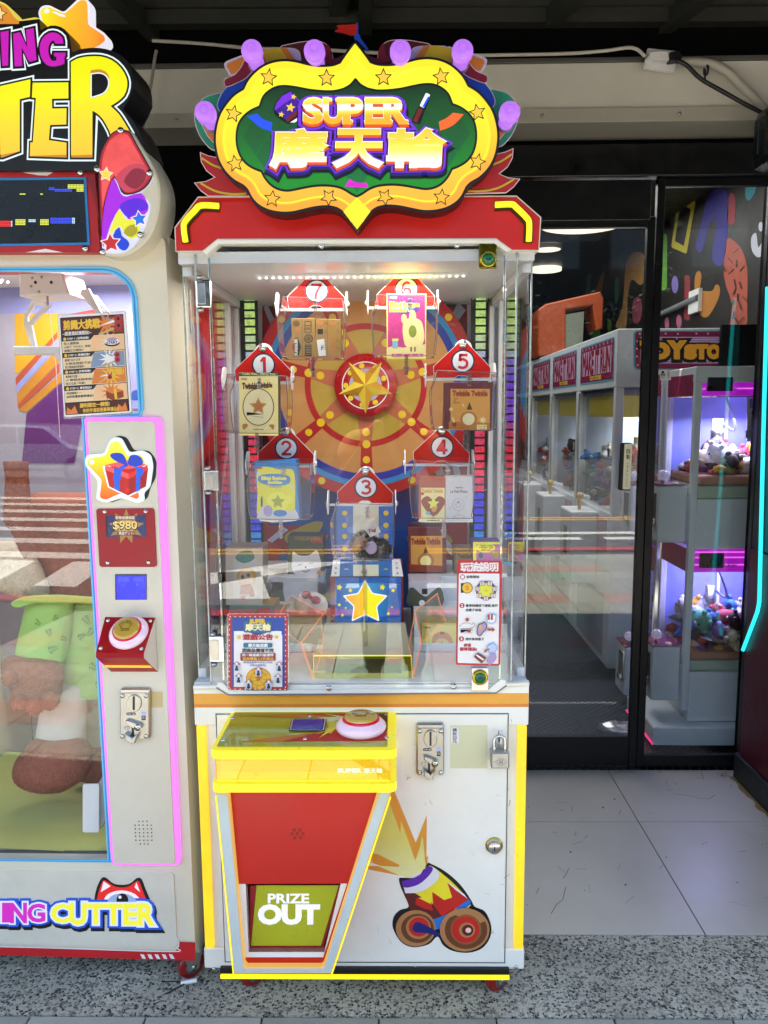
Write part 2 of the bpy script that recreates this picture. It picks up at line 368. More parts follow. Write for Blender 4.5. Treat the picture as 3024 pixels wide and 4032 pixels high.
def tread_mat():
    m=mat('diamond_tread','#0c0d0f',.38,.0,var=0); nt=m.node_tree; N=nt.nodes; L=nt.links; b=N['Principled BSDF']; tc=N.new('ShaderNodeTexCoord')
    outs=[]
    for rot,off in ((45,0.0),(-45,.5)):
        mp=N.new('ShaderNodeMapping'); mp.inputs['Scale'].default_value=(26,26,1); L.new(tc.outputs['Object'],mp.inputs[0])
        ad=N.new('ShaderNodeVectorMath'); ad.operation='ADD'; ad.inputs[1].default_value=(off,off,0); L.new(mp.outputs[0],ad.inputs[0])
        fr=N.new('ShaderNodeVectorMath'); fr.operation='FRACTION'; L.new(ad.outputs[0],fr.inputs[0])
        sb=N.new('ShaderNodeVectorMath'); sb.operation='SUBTRACT'; sb.inputs[1].default_value=(.5,.5,0); L.new(fr.outputs[0],sb.inputs[0])
        rt=N.new('ShaderNodeVectorRotate'); rt.rotation_type='Z_AXIS'; rt.inputs['Angle'].default_value=R_(rot); L.new(sb.outputs[0],rt.inputs[0])
        ml=N.new('ShaderNodeVectorMath'); ml.operation='MULTIPLY'; ml.inputs[1].default_value=(2.4,9.5,0); L.new(rt.outputs[0],ml.inputs[0])
        le=N.new('ShaderNodeVectorMath'); le.operation='LENGTH'; L.new(ml.outputs[0],le.inputs[0])
        mr=N.new('ShaderNodeMapRange'); mr.inputs[1].default_value=1.0; mr.inputs[2].default_value=.6; L.new(le.outputs['Value'],mr.inputs[0]); outs.append(mr.outputs[0])
    mx=N.new('ShaderNodeMath'); mx.operation='MAXIMUM'; L.new(outs[0],mx.inputs[0]); L.new(outs[1],mx.inputs[1])
    bp=N.new('ShaderNodeBump'); bp.inputs['Strength'].default_value=1; bp.inputs['Distance'].default_value=.003; L.new(mx.outputs[0],bp.inputs['Height']); L.new(bp.outputs[0],b.inputs['Normal'])
    cm=N.new('ShaderNodeMixRGB'); cm.inputs[1].default_value=(*lin('#17181c'),1); cm.inputs[2].default_value=(*lin('#4a4c52'),1); L.new(mx.outputs[0],cm.inputs[0]); L.new(cm.outputs[0],b.inputs['Base Color'])
    return m
TREAD=tread_mat()
ASPH=mat('asphalt','#46474a',.85,var=.15,vs=30,bump=.6,bs=200)
PAV=[mat('paver_grey','#8f928a',.8,var=.14,vs=9,bump=.5,bs=160),mat('paver_light','#9a9c94',.8,var=.14,vs=7,bump=.5,bs=160),mat('paver_reddish','#a5857a',.8,var=.14,vs=8,bump=.5,bs=160),mat('paver_green','#7f9686',.8,var=.14,vs=8,bump=.5,bs=160)]
JOINT=mat('joint_sand','#3b3b36',.9,var=.2)
TILEM=mat('porcelain_tile','#b2aba2',.34,var=.10,vs=1.6)
SILL=mat('black_metal','#0d0d0f',.35,var=.2); BLK=mat('black_paint','#030303',.7,var=.2,spec=.08); BEAMM=mat('dark_beam','#33352f',.5,var=.15,vs=20)
FASCIA=mat('fascia_white','#d8d5c8',.55,var=.05,vs=5)
# street and wide ground
st(MB().poly(PlZ(-.16),rect(-90,-90,90,90),mat('soil','#5a574f',.9,var=.1,vs=1)),'ground')
st(MB().poly(PlZ(-.12),rect(-60,-22,60,-4.05),ASPH,0,.03),'road')
WPAINT=mat('road_paint_white','#d8d8d2',.6,var=.06,vs=20); YPAINT=mat('road_paint_yellow','#d09a28',.6,var=.1,vs=20)
mk=MB()
for x in range(-9,14): mk.poly(PlZ(-.116),[(x*.9,-6.1),(x*.9+.45,-6.1),(x*.9+.75,-4.9),(x*.9+.3,-4.9)] if x<-1 else rect(x*1.6+1.2,-5.5,x*1.6+2.5,-5.3),WPAINT)
mk.poly(PlZ(-.116),[(-3.2,-5.0),(-1.1,-6.6),(-.4,-6.6),(-2.6,-4.75)],WPAINT); mk.poly(PlZ(-.116),rect(.8,-5.95,9,-5.75),WPAINT)
for i in range(7): mk.poly(PlZ(-.116),[(-11.5,-6.6-.95*i),(-3.6,-6.6-.95*i),(-3.4,-6.25-.95*i),(-11.3,-6.25-.95*i)],WPAINT)
for d in (0,.22): mk.poly(PlZ(-.116),rect(-3.3,-7.2-d,40,-7.08-d),YPAINT)
st(mk,'road_markings')
kb=MB(); 
for i in range(-10,12): kb.bbox(i*1.0+.004,i*1.0+.996,-4.05,-3.87,-.13,.012,mat('red_kerb_paint','#b03334',.7,var=.15,vs=10),.01)
st(kb,'kerb')
pv=st(MB().poly(PlZ(-.014),rect(-30,-3.87,30,-.045),JOINT,0,.1),'pavement')
base=[]
for k in range(4):
    o=MB().bbox(-.148,.148,-.148,.148,-.02,0,PAV[k],.004).out('paver',pv); base.append(o)
rnd=random.Random(3); first=True
def put(o,x,y,me=None,used=set(),sx=1,sy=1,parent=None):
    if o.name in used: o=dup(o,parent=parent or pv)
    else: used.add(o.name)
    o.location=(x,y,0); o.scale=(sx,sy,1); return o
for i in range(9): put(base[rnd.choice([0,0,1])],-1.07+i*.30+.05,-.20,sy=1.0)
for j in range(12):
    for i in range(20):
        if j==0 and i in range(6,15): continue
        r=(i*7+j*5)%11
        put(base[2 if (j%4==1 and r<8) else 3 if (j%5==3 and r<5) else r%2],-2.9+i*.30+.05,-.20-.3*j)
st(MB().poly(PlZ(.0),rect(-30,-.047,30,.262),PEB,0,.1),'pebble_strip')
tf=st(MB().poly(PlZ(-.003),rect(-3,.262,4,1.32),mat('tile_joint','#191817',.8),0,.1),'tiled_floor')
t0=None
for i,(x0,x1) in enumerate([(-2.609,-1.412),(-1.409,-.212),(-.209,.988),(.991,2.188),(2.191,3.388)]):
    for y0,y1 in ((.265,.8965),(.8995,1.32)):
        MB().bbox(x0,x1,y0,y1,-.02,.0,TILEM,.0012).out('floor_tile',tf)
fl=st(MB().poly(PlZ(.002),rect(-3,1.42,4.2,12),TREAD,0,.05),'shop_floor')
th=MB(); th.poly(PlZ(.004),rect(-.5,1.32,1.13,1.42),TREAD,0,.02); st(th,'door_threshold')
# scuffs on the tiles: dirt with its own shape
sc1=MB(); GR=mat('grime','#57544c',.7,var=.2)
for L in ([(680,66),(740,64),(810,67)],[(955,64),(985,66)]): sc1.line(PlZ(.0006),[PlZ(0).px(fK,*q) for q in L],.004,GR)
for L in ([(1060,205),(1150,215),(1230,233),(1290,235),(1322,210)],[(275,970),(310,910),(350,880),(368,800)],[(352,745),(375,710),(388,680)]): sc1.line(PlZ(.0006),[PlZ(0).px(fK,*q) for q in L],.0022,GR)
for a in ((132,292),(567,294),(607,292),(122,914),(490,822),(750,785),(1463,770),(400,575),(1010,610),(680,238),(1650,523),(1365,88)): sc1.poly(PlZ(.0006),[PlZ(0).px(fK,*q) for q in circ(*a,rnd.uniform(3,7),8)],GR)
sc1.out('scuff_marks',tf)
SM=mat('faint_smear','#878083',.55,var=.1); RS=mat('rust_stain','#8a6a34',.7,var=.25,vs=30)
m=MB()
for i in range(34):
    x,y=rnd.uniform(.45,1.5),rnd.uniform(.3,1.28); a=rnd.uniform(0,3.1); l=rnd.uniform(.01,.06); w=rnd.uniform(.0012,.004)
    P=[(x+l*(t-.5)*math.cos(a)+rnd.gauss(0,.002),y+l*(t-.5)*math.sin(a)+rnd.gauss(0,.002)) for t in (0,.33,.66,1)]; m.line(PlZ(.0005),P,w,SM)
o=m.out('faint_smears',tf); o['kind']='stuff'
m=MB(); ws=[rnd.uniform(.006,.024) for _ in range(26)]
for i in range(25):
    y=1.26-i*.05; m.poly(PlZ(.0006),[(1.4995,y),(1.4995,y-.05),(1.4995-ws[i+1],y-.05),(1.4995-ws[i]*.8-.004,y-.025),(1.4995-ws[i],y)],RS)
for i in range(9): m.line(PlZ(.0007),[(1.49,1.26+i*.006),(1.49-rnd.uniform(.02,.06),1.27+i*.004-.02)],.002,RS)
o=m.out('rust_stain',tf); o['kind']='stuff'
m=MB(); GUM=mat('dark_spots','#3f3f3b',.8)
for i in range(60):
    x,y=rnd.uniform(-1.1,1.2),rnd.choice([rnd.uniform(-.04,.25),rnd.uniform(-.04,-.01),rnd.uniform(.22,.258)]); r=rnd.uniform(.002,.008); m.poly(PlZ(.0012),[(x+r*rnd.uniform(.6,1.2)*math.cos(t),y+r*.8*rnd.uniform(.6,1.2)*math.sin(t)) for t in [k*.785 for k in range(8)]],GUM if i%4 else mat('white_spots','#c9c7c0',.8))
o=m.out('ground_spots'); o['kind']='stuff'; o['label']='small dark and pale spots of gum and grit on the pebble strip'
# walls of the shop
WALLB=mat('black_wall','#141210',.5,var=.15,vs=3)
rw=st(MB().box(2.2,2.3,1.4,11,0,3.2,WALLB),'shop_wall_right')
st(MB().box(-1.2,2.2,9.2,9.3,0,3.2,mat('shop_back_wall','#17161a',.6)),'shop_wall_back')
st(MB().box(-1.3,-1.2,1.4,9.3,0,3.2,WALLB),'shop_wall_left')
st(MB().box(-1.3,2.3,1.5,9.3,3.0,3.1,mat('black_ceiling','#0e0e0c',.5)),'shop_ceiling')
fw=MB(); fw.box(-6,.42,1.36,1.44,0,3.2,BLK); fw.box(.42,1.6,1.36,1.44,2.44,3.2,BLK); fw.box(1.58,5,1.36,1.44,0,3.2,BLK); st(fw,'shop_front_wall')
# canopy over the pavement
cp=st(MB().box(-6,6,-1.75,1.36,3.12,3.2,BLK),'canopy_ceiling')
pZ=PlZ(3.0)
def beam(a,b,w,h,z,m=BEAMM):
    p=gz(fU,*a,z); q=gz(fU,*b,z); d=(q-p).normalized(); k=Vector((-d.y,d.x,0))*w/2
    mb=MB(); V=[p+k,p-k,q-k,q+k]; V+= [v+Vector((0,0,h)) for v in V]
    mb.add(V,[(3,2,1,0),(4,5,6,7),(0,1,5,4),(1,2,6,5),(2,3,7,6),(3,0,4,7)],m); return mb.out('ceiling_beam',cp)
st(MB().bbox(-6,6,-1.80,-1.752,2.95,3.2,BLK,.004),'canopy_valance')
beam((1335,148),(1590,-40),.045,.07,2.98); beam((1190,60),(1290,-30),.045,.07,2.98)
beam((380,135),(230,-10),.045,.06,2.98); beam((-60,60),(1700,52),.05,.08,3.0); beam((700,150),(745,-30),.06,.08,3.02)
beam((790,132),(790,-40),.05,.08,2.99); beam((-60,118),(1700,112),.04,.06,3.02); beam((-60,24),(1700,14),.04,.06,3.05)
# white fascia with its lower rail
pf=Y(1.18); fz0,fz1=2.645,2.802
f_=MB(); f_.box(-6,6,1.18,1.36,fz0,fz1,FASCIA); fa=st(f_,'fascia_beam'); 
MB().bbox(-6,6,1.165,1.36,2.592,2.643,mat('fascia_rail','#b8b4a6',.4,var=.05),.003).out('rail',fa)
MB().bbox(-6,6,1.172,1.36,2.803,2.82,mat('fascia_top','#55554e',.5),.003).out('top_trim',fa)
for x in (2131,2668,1300,700,-200):
    p=pf.un(fW,x,488); MB().lathe((p.x,1.165,2.617),(0,-1,0),[(.007,0),(.007,.003),(.003,.006),(.0001,.006)],STEEL,12).out('screw',fa)
lb=MB(); p=pf.un(fH,185,960); lb.bbox(p.x-.012,p.x+.012,1.352,1.358,p.z-.07,p.z,mat('tape','#a97f4a',.6),.001); lb.out('tape_strip',cp)
ZDT=Y(1.34).un(fH,500,1385).z
hd=st(MB().bbox(.35,1.6,1.3,1.36,2.44,2.56,SILL,.004).bbox(.35,1.085,1.31,1.36,ZDT,2.43,SILL,.004),'door_header')
# ================================================================== SUPER machine
X0,X1=-.427,.408; XC=(X0+X1)/2
mm=thing('prize_machine','white, red and yellow prize machine with lit oval sign and seven numbered baskets behind glass','prize machine',(XC,.4,0))
p0=Y(0.0); F=p0
def rv(pl,f,x,y): return pl.un(f,x,y)
YG=mat('led_yellow','#ffee22',.4,emit=1.2,var=.10,vs=7); YG2=mat('led_yellow_soft','#ffd92a',.4,emit=1.0,var=.12,vs=9)
YACR=glassmat('yellow_acrylic',tint='#fff59a',f0=.06,dens=.12,body='#ffe84a')
YLIP=mat('lit_acrylic_lip','#f6ec38',.3,emit=.72,var=.05,vs=12)
ORST=mat('orange_stripe','#e8a23c',.4,var=.04); ORST2=mat('deep_orange_stripe','#d9812c',.4,var=.04)
# --- lower cabinet
b=MB(); zt=.868
b.box(X0+.012,X1-.012,.004,.80,.155,.762,WHITE)
b.bbox(X0,X1,-.004,.82,.7625,zt,WHITE,.003); b.bbox(X0,X1,-.004,.82,.098,.154,WHITE,.003)
body=b.out('lower_cabinet',mm)
z=lambda f,x,y,pl=F: pl.un(f,x,y).z
s=MB(); za,zb,zc=z(fE,300,90),z(fE,300,137),z(fE,300,152)
s.poly(F,rect(X0+.001,zb,X1-.001,za),ORST,.0046,.0); s.poly(F,rect(X0+.001,zc,X1-.001,zb-.0003),ORST2,.0046); s.out('stripe_band',body)
# yellow corner light bars
for L in ([(92,242),(150,242),(168,1266),(132,1266)],[(1530,230),(1573,230),(1557,1258),(1516,1258)]):
    P=F.pts(fE,L); xa=min(q[0] for q in P); xb=max(q[0] for q in P); xa,xb=(X0+.004,X0+.027) if xa<0 else (X1-.027,X1-.004)
    MB().bbox(xa,xb,-.006,.01,.157,.7615,YG2,.002).out('corner_light_bar',mm)
# service door
P=F.px(fE,176,183); Q=F.px(fE,1486,172); Rr=F.px(fE,1468,1298); S=F.px(fE,216,1303)
dx0,dx1,dz0,dz1=P[0],Q[0],Rr[1],P[1]
d=MB(); d.line(F,rect(dx0-.001,dz0-.001,dx1+.001,dz1+.001),.003,DARK,.0052,closed=True); d.bbox(dx0+.0015,dx1-.0015,-.0062,.002,dz0+.0015,dz1-.0015,WHITE,.001); sd=d.out('service_door',mm)
D=Y(-.0062)
# cannon print
def pr(parent,name,pl,f,items,l0=.0004,dl=.0003,**k):
    mb=MB()
    for i,it in enumerate(items):
        if it[0]=='L': mb.pxline(pl,f,it[1],it[2],it[3],l0+i*dl)
        else: mb.px(pl,f,it[0],it[1],l0+i*dl,holes=it[2] if len(it)>2 else ())
    return mb.out(name,parent,**k)
c_or=mat('ink_orange','#e0962e',.4); c_dor=mat('ink_deep_orange','#c87526',.4)
c_fl=mat('ink_flash','#e6dc7e',.4,grad=('Z',-.0,.62,[(0,'#f4efd0'),(.45,'#f0ebbd'),(.75,'#d9d26a'),(1,'#cfc850')]))
c_pu=mat('ink_purple','#5b1fa0',.4); c_wh=mat('ink_white','#e4e0e2',.4); c_ye=mat('ink_yellow','#f0dc30',.4); c_re=mat('ink_red','#c42018',.4); c_bl=mat('ink_blue','#1b6fc0',.4)
c_nv=mat('ink_navy','#141a6a',.4); c_br=mat('ink_brown','#6b3a1c',.4); c_tn=mat('ink_tan','#b07a4a',.4); c_mr=mat('ink_maroon','#5e1a16',.4); c_dt=mat('ink_dark_tan','#8a5a34',.4); c_pk=mat('ink_pink','#f4c8b8',.4)
pr(sd,'flash_print',D,fE,[
 ([(965,505),(1072,765),(1122,640),(1120,830),(1128,822),(1122,880),(1040,915),(1000,912),(860,885),(845,868),(920,870),(855,848),(880,852),(868,840),(872,808)],c_or),
 ([(950,575),(1003,720),(1006,665),(1070,845),(1104,738),(1114,850),(1118,880),(1040,920),(1000,912),(905,870),(920,868),(1020,875),(900,815),(880,812),(870,800)],c_fl),
 ([(868,815),(940,845),(1015,872),(930,862),(868,845)],c_or),([(1100,730),(1108,820),(1118,865),(1030,915),(960,895),(1050,830),(1075,860)],c_fl)])
pr(sd,'cannon_print',D,fE,[
 (sm([(1128,853),(1200,890),(1270,950),(1320,1020),(1338,1052),(1385,1075),(1412,1140),(1405,1195),(1370,1240),(1310,1260),(1240,1252),(1195,1225),(1170,1187),(1130,1222),(1060,1235),(1005,1210),(970,1150),(972,1100),(1000,1068),(1040,1052),(1020,1000),(1003,960),(997,925),(1020,922),(1080,920),(1110,880)],4),BLACK),
 (sm([(1012,938),(1070,925),(1110,895),(1135,866),(1200,910),(1270,975),(1320,1045),(1260,1075),(1200,1110),(1170,1135),(1100,1122),(1060,1060),(1030,1000)],3),c_ye),
 ([(1060,1000),(1150,1045),(1146,985),(1200,1022),(1236,1010),(1215,945),(1270,990),(1318,1022),(1250,1060),(1195,1118),(1110,1122),(1070,1075)],c_re),
 ([(1012,965),(1060,985),(1100,1010),(1075,1012),(1070,1040),(1110,1060),(1150,1070),(1140,1030),(1165,1060),(1200,1110),(1120,1122),(1080,1120),(1045,1060)],c_mr),
 (sm([(1092,1118),(1160,1105),(1230,1075),(1285,1035),(1310,1020),(1318,1042),(1260,1080),(1200,1110),(1180,1150),(1120,1155)],3),c_bl),
 (sm([(1012,940),(1060,935),(1105,905),(1138,868),(1180,905),(1150,950),(1090,985),(1025,990)],3),c_wh),
 (sm([(1008,935),(1060,922),(1100,900),(1125,868),(1150,878),(1130,912),(1085,950),(1030,965),(1012,955)],3),c_pu),
 (circ(1072,1147,90,24,82),c_tn),(circ(1080,1147,74,24,66),c_br),(circ(1084,1143,56,24,52),c_tn),(circ(1086,1140,46,24,44),c_re),(sm([(1060,1135),(1085,1118),(1175,1165),(1195,1185),(1120,1168),(1075,1165),(1056,1150),(1060,1135)],3),c_nv),
 (circ(1292,1152,112,28,98),c_tn),(circ(1298,1152,96,28,86),c_br),([(x,y) for x,y in circ(1292,1152,112,28,98) if y<1128]+[(1345,1128),(1250,1085),(1215,1100)],c_tn),(circ(1298,1150,70,24,68),c_dt),(circ(1296,1150,62,24,60),c_re),
 (circ(1302,1152,36,20,34),c_tn),(circ(1305,1152,26,18,25),c_mr),(circ(1308,1152,13,14,12),c_pk),
 ([(1210,930),(1290,990),(1305,1010),(1250,970)],c_wh)])
# keyhole lock, key hasp, coin mech, note
lp=D.un(fE,1425,781)
lk=MB(); lk.lathe((lp.x,-.0062,lp.z+.003),(0,-1,0),[(.022,0),(.022,.002),(.018,.003)],BRASS,24); lk.lathe((lp.x,-.0085,lp.z),(0,-1,0),[(.016,0),(.016,.008),(.013,.0095),(.0001,.0095)],CHROME,24); lk.box(lp.x-.0017,lp.x+.0017,-.0186,-.0178,lp.z-.006,lp.z+.006,BLACK); lk.out('cam_lock',sd)
def coin_mech(parent,pl,f,ax=1.0):
    """f in the T crop frame"""
    m=MB(); P=pl.pts(f,rrect(428,172,714,710,24)); m.poly(pl,P,STEEL,.010,.010,bev=.003)
    m.px(pl,f,rrect(446,215,704,702,8),mat('coin_plate','#a9a9a5',.32,.9,var=.05),.0125,.002)
    o=m.out('coin_mech',parent)
    m=MB(); m.px(pl,f,circ(572,318,70,24,92),STEEL,.0165,.004,bev=.0015); m.px(pl,f,circ(574,318,60,24,82),mat('coin_plate','#a9a9a5',.32,.9),.0168); m.px(pl,f,rrect(562,240,583,388,8),BLACK,.0172); m.out('coin_slot',o)
    for a,b_ in ((460,242),(682,242),(460,678),(682,676)):
        m=MB(); q=pl.px(f,a,b_); m.lathe(pl.pt(*q,.0125),pl.n,[(.0062,0),(.0062,.001),(.004,.0035),(.0001,.0037)],CHROME,14); m.out('screw',o)
    m=MB(); m.px(pl,f,rrect(496,421,585,450,13),BLACK,.0129); m.pxtext(pl,f,'TW-131',506,429,576,443,c_wh,.0133,.02); m.px(pl,f,circ(499,586,27,20,21),BLACK,.0129); m.px(pl,f,circ(499,586,23,20,17),c_wh,.0131); m.pxtext(pl,f,'T·L',483,577,516,596,BLACK,.0134,.02)
    bl=mat('blue_led','#8fa8ff',.3,emit=.9); [MB().px(pl,f,q_,bl,.0129).out('status_light',o) for q_ in (rrect(637,412,678,430,7),rrect(639,434,676,449,7))]
    m.px(pl,f,rect(640,456,678,504),BLACK,.0129); m.px(pl,f,circ(659,476,14,14,13),c_wh,.0132); m.px(pl,f,circ(659,476,11,14,10),BLACK,.0134); m.px(pl,f,rect(657,468,661,484),c_wh,.0136); m.out('mech_print',o)['kind']='stuff'
    m=MB(); m.px(pl,f,roundpoly([(502,488),(525,490),(640,535),(645,575),(620,597),(580,585),(502,525)],10),STEEL,.022,.009,bev=.002)
    q=pl.px(f,616,567); m.lathe(pl.pt(*q,.022),pl.n,[(.0085,0),(.0085,.002),(.0001,.003)],CHROME,16); m.out('reject_lever',o)
    m=MB(); m.px(pl,f,rect(546,562,569,676),BLACK,.0132); m.px(pl,f,[(500,626),(548,660),(565,680),(600,650),(624,626),(612,665),(592,728),(548,728),(505,690)],STEEL,.026,.013,bev=.002); m.out('coin_return',o)
    return o
coin_mech(sd,D,fT)
SCF=mat('cabinet_scuff','#b9b5a4',.6,var=.2); m=MB(); rd=random.Random(21)
for i in range(46):
    x,z_=rd.choice([(rd.uniform(.0,.39),rd.uniform(.17,.75)),(rd.uniform(.30,.39),rd.uniform(.30,.78)),(rd.uniform(.05,.2),rd.uniform(.55,.78)),(rd.uniform(0,.39),rd.uniform(.165,.22))])
    a=rd.uniform(0,3.1); l=rd.uniform(.003,.02); m.line(D,[(x+l*(t-.5)*math.cos(a)+rd.gauss(0,.0008),z_+l*(t-.5)*math.sin(a)) for t in (0,.5,1)],rd.uniform(.0005,.0016),SCF if i%5 else mat('dark_scuff','#77736a',.6),.0003)
o=m.out('scuffs',sd); o['kind']='stuff'
nt=MB(); nt.px(D,fT,rect(783,202,1175,655),mat('old_film','#cfcfa9',.3,var=.02),.0006); nt.out('film_patch',sd)
nt=MB(); nt.px(D,fT,rect(791,226,874,390),c_wh,.001)
for i,(t,y0,y1) in enumerate((('請',232,268),('投',273,308),('20',315,344),('元',350,386))): nt.pxtext(D,fT,t,808,y0,852,y1,BLACK,.0014,.015)
nt.out('price_label',sd)
hs=MB(); q=D.un(fT,1308,290); hs.px(D,fT,rect(1290,258,1326,380),DARK,.0004); hs.out('hasp_slot',sd)
hs=MB(); hs.tube([(q.x,-.004,q.z+.006),(q.x,-.022,q.z+.004),(q.x+.001,-.026,q.z-.010),(q.x,-.020,q.z-.024),(q.x,-.004,q.z-.028)],.0038,WHITE2,8); hs.out('hasp_ring',sd)
pk=thing('padlock','silver padlock with a diamond emblem hanging from the hasp of the white machine','padlock',(q.x,-.03,q.z-.09))
LP=Y(-.045)
m=MB(); m.px(LP,fT,rrect(1216,492,1408,662,8),mat('padlock_body','#b9b9b6',.42,.9,var=.14,vs=90,bump=.2,bs=500),0,.03,bev=.003); pb=m.out('body',pk)
m=MB(); P=LP.pts(fT,[(1318,546),(1386,588),(1320,634),(1250,590)]); m.line(LP,P,.0008,mat('engraving','#77756f',.5,.7),.0006,closed=True); m.line(LP,inset(P,.0022) ,.0005,mat('engraving','#77756f',.5,.7),.0006,closed=True); m.pxtext(LP,fT,'H',1305,568,1334,610,mat('engraving','#77756f',.5,.7),.0006,.03); m.out('diamond_emblem',pb)
a_=LP.un(fT,1252,490); b_=LP.un(fT,1368,490); t_=LP.un(fT,1308,342); cy=-.030; r=(b_.x-a_.x)/2
sh=[(a_.x,cy,a_.z-.004)]+[(a_.x,cy,t_.z-r)]+[((a_.x+b_.x)/2-r*math.cos(t),cy,t_.z-r+r*math.sin(t)) for t in [math.pi*i/10 for i in range(11)]]+[(b_.x,cy,a_.z-.004)]
MB().tube(sh,.0040,CHROME,10).out('shackle',pk)
# screws on the cabinet
for f,x,y in ((fE,165,1328),(fE,1069,1321),(fE,1522,1320),):
    q=F.un(f,x,y); MB().lathe((q.x,-.004,q.z),(0,-1,0),[(.0055,0),(.0045,.003),(.0001,.0035)],STEEL,12).out('screw',mm)
b=MB(); a1=F.un(fE,197,1360); a2=F.un(fE,1490,1352); zz=.104; kz=Y(-.016).un(fE,840,1364).z; b.bbox(a1.x,a2.x,-.016,-.003,kz+.003,kz+.019,BLACK,.002); b.out('kick_strip',mm)
MB().bbox(a1.x+.001,a2.x,-.019,-.006,kz-.009,kz+.002,YG,.002).out('kick_light',mm)
# casters
WHR=mat('caster_rubber_red','#8e1418',.4); CAP=mat('caster_grey','#6f7876',.4,.5)
def caster(parent,x,y,sgn=1,h=.1):
    o=MB().bbox(x-.036,x+.036,y-.03,y+.03,h-.012,h,STEEL,.002)
    ax=Vector((.62*sgn,-.78,0)); k=Vector((.78,.62*sgn,0))
    for s_ in (-.019,.019):
        c=Vector((x,y-.012,0))+ax*s_; w=.022; V=[c-k*w*1.3+Vector((0,0,h-.012)),c+k*w*1.3+Vector((0,0,h-.012)),c+k*w*.6+Vector((0,0,.03)),c-k*w*.6+Vector((0,0,.03))]; V+=[v+ax*.003 for v in V]
        o.add(V,[(0,1,2,3),(7,6,5,4),(0,4,5,1),(1,5,6,2),(2,6,7,3),(3,7,4,0)],STEEL)
    o=o.out('caster',parent)
    ax=Vector((.62*sgn,-.78,0)); c=Vector((x,y-.012,.036))
    MB().lathe(c-ax*.014,ax,[(.0001,.002),(.018,0),(.032,.002),(.036,.008),(.036,.020),(.032,.026),(.018,.028),(.0001,.026)],WHR,24).lathe(c-ax*.017,ax,[(.0001,0),(.019,0),(.020,.034),(.0001,.034)],CAP,18).out('wheel',o)
    MB().lathe(c-ax*.022,ax,[(.0001,0),(.008,0),(.008,.044),(.0001,.044)],CHROME,6).out('axle_bolt',o); return o
for x,y in ((-.315,.075),(.345,.06),(-.34,.7),(.33,.7)): caster(mm,x,y)
b=MB(); b.bbox(.30,.37,.02,.03,.03,.098,STEEL,.002); 
# --- chute column
cyf=-.14; C_=Y(cyf)
c=MB(); c.px(C_,fE,[(184,497),(965,495),(697,1335),(258,1335)],RED,0,-0.0-0+.136); 
c=MB(); top=C_.pts(fE,[(184,480),(965,480),(700,1333),(256,1333)]); hole=C_.pts(fE,[(305,955),(762,953),(662,1262),(318,1262)])
c.poly(C_,top,RED,-.004,.132,[hole]); cc=c.out('chute_column',mm)
# inner chute walls
c=MB(); hb=[C_.pt(*q,-.135) for q in hole]; c.add([C_.pt(*q,-.129) for q in hole],[(0,1,2,3)],DRED); c.out('chute_back',cc)
wf=MB(); U=[(178,528),(180,512),(232,512),(236,545),(300,1300),(306,1308),(655,1308),(664,1300),(905,512),(910,504),(962,504),(960,540),(697,1336),(258,1336)]
inner=[(236,528),(246,600),(305,1290),(320,1308),(655,1308),(668,1290),(898,540),(904,504)]
outer=[(178,528),(182,512),(232,512)]
Upoly=[(178,530),(182,512),(228,511)]+[(236,530),(306,1296),(316,1308),(648,1308),(658,1300),(903,520),(910,503)]+[(955,502),(963,512),(958,545),(694,1336),(260,1336)]
LITW=mat('lit_frame_edge','#ffd9a0',.4,emit=.62,var=.03,ecol='#ffc04a')
wf.px(C_,fE,Upoly,LITW,.016,.018,bev=.003); fr=wf.out('lit_chute_frame',mm)
wf=MB(); wf.px(C_,fE,[(182,532),(222,530),(232,545),(302,1316),(304,1328),(262,1328),(184,548)],mat('frame_face','#b9c4c4',.4),.0175,.0015,bev=.0008); wf.px(C_,fE,[(912,524),(950,524),(952,536),(692,1328),(304,1328),(302,1310),(655,1310),(664,1302),(906,536)],mat('frame_face','#b9c4c4',.4),.0175,.0015,bev=.0008); wf.out('frame_face',fr)
MB().pxline(C_,fE,[(180,535),(258,1334)],7,YG,.0185).out('frame_light',fr); MB().pxline(C_,fE,[(959,540),(696,1334)],7,YG,.0185).out('frame_light',fr)
# prize flap
fp=MB(); FP=Y(cyf+.02); fp.px(FP,fE,[(325,958),(738,955),(650,1252),(322,1255)],DRED,0,.003); fp.px(FP,fE,[(355,956),(725,956),(645,1228),(330,1228)],mat('flap_green','#a9ad24',.25,var=.06,vs=5),.0006,.0005,bev=.0002)
flp=fp.out('prize_flap',mm)
fp=MB(); fp.px(FP,fE,[(326,958),(356,958),(330,1040)],glassmat('clear_acrylic2',f0=.2),.001)
fp=MB(); TW=mat('print_white','#f2eef4',.4,emit=.25)
fp.pxtext(FP,fE,'PRIZE',408,994,590,1034,TW,.0016,.035); fp.pxtext(FP,fE,'OUT',368,1046,634,1126,TW,.0016,.06); fp.out('prize_out_lettering',flp)
fp=MB(); fp.px(C_,fE,[(250,955),(305,955),(318,1262),(662,1262),(762,953),(735,953),(655,1285),(300,1285)],WHITE2,-.0035,.02); fp.out('chute_trim',cc)
for i,(x,y) in enumerate([(538,729),(512,729),(563,729),(523,711),(549,711),(526,748),(552,747)]):
    q=C_.un(fE,x,y); MB().lathe((q.x,cyf+.004,q.z),(0,-1,0),[(.0037,0),(.0037,.0006),(.0026,.0007),(.0025,-.004),(.0001,-.004)],BLACK,12).out('speaker_hole',cc)
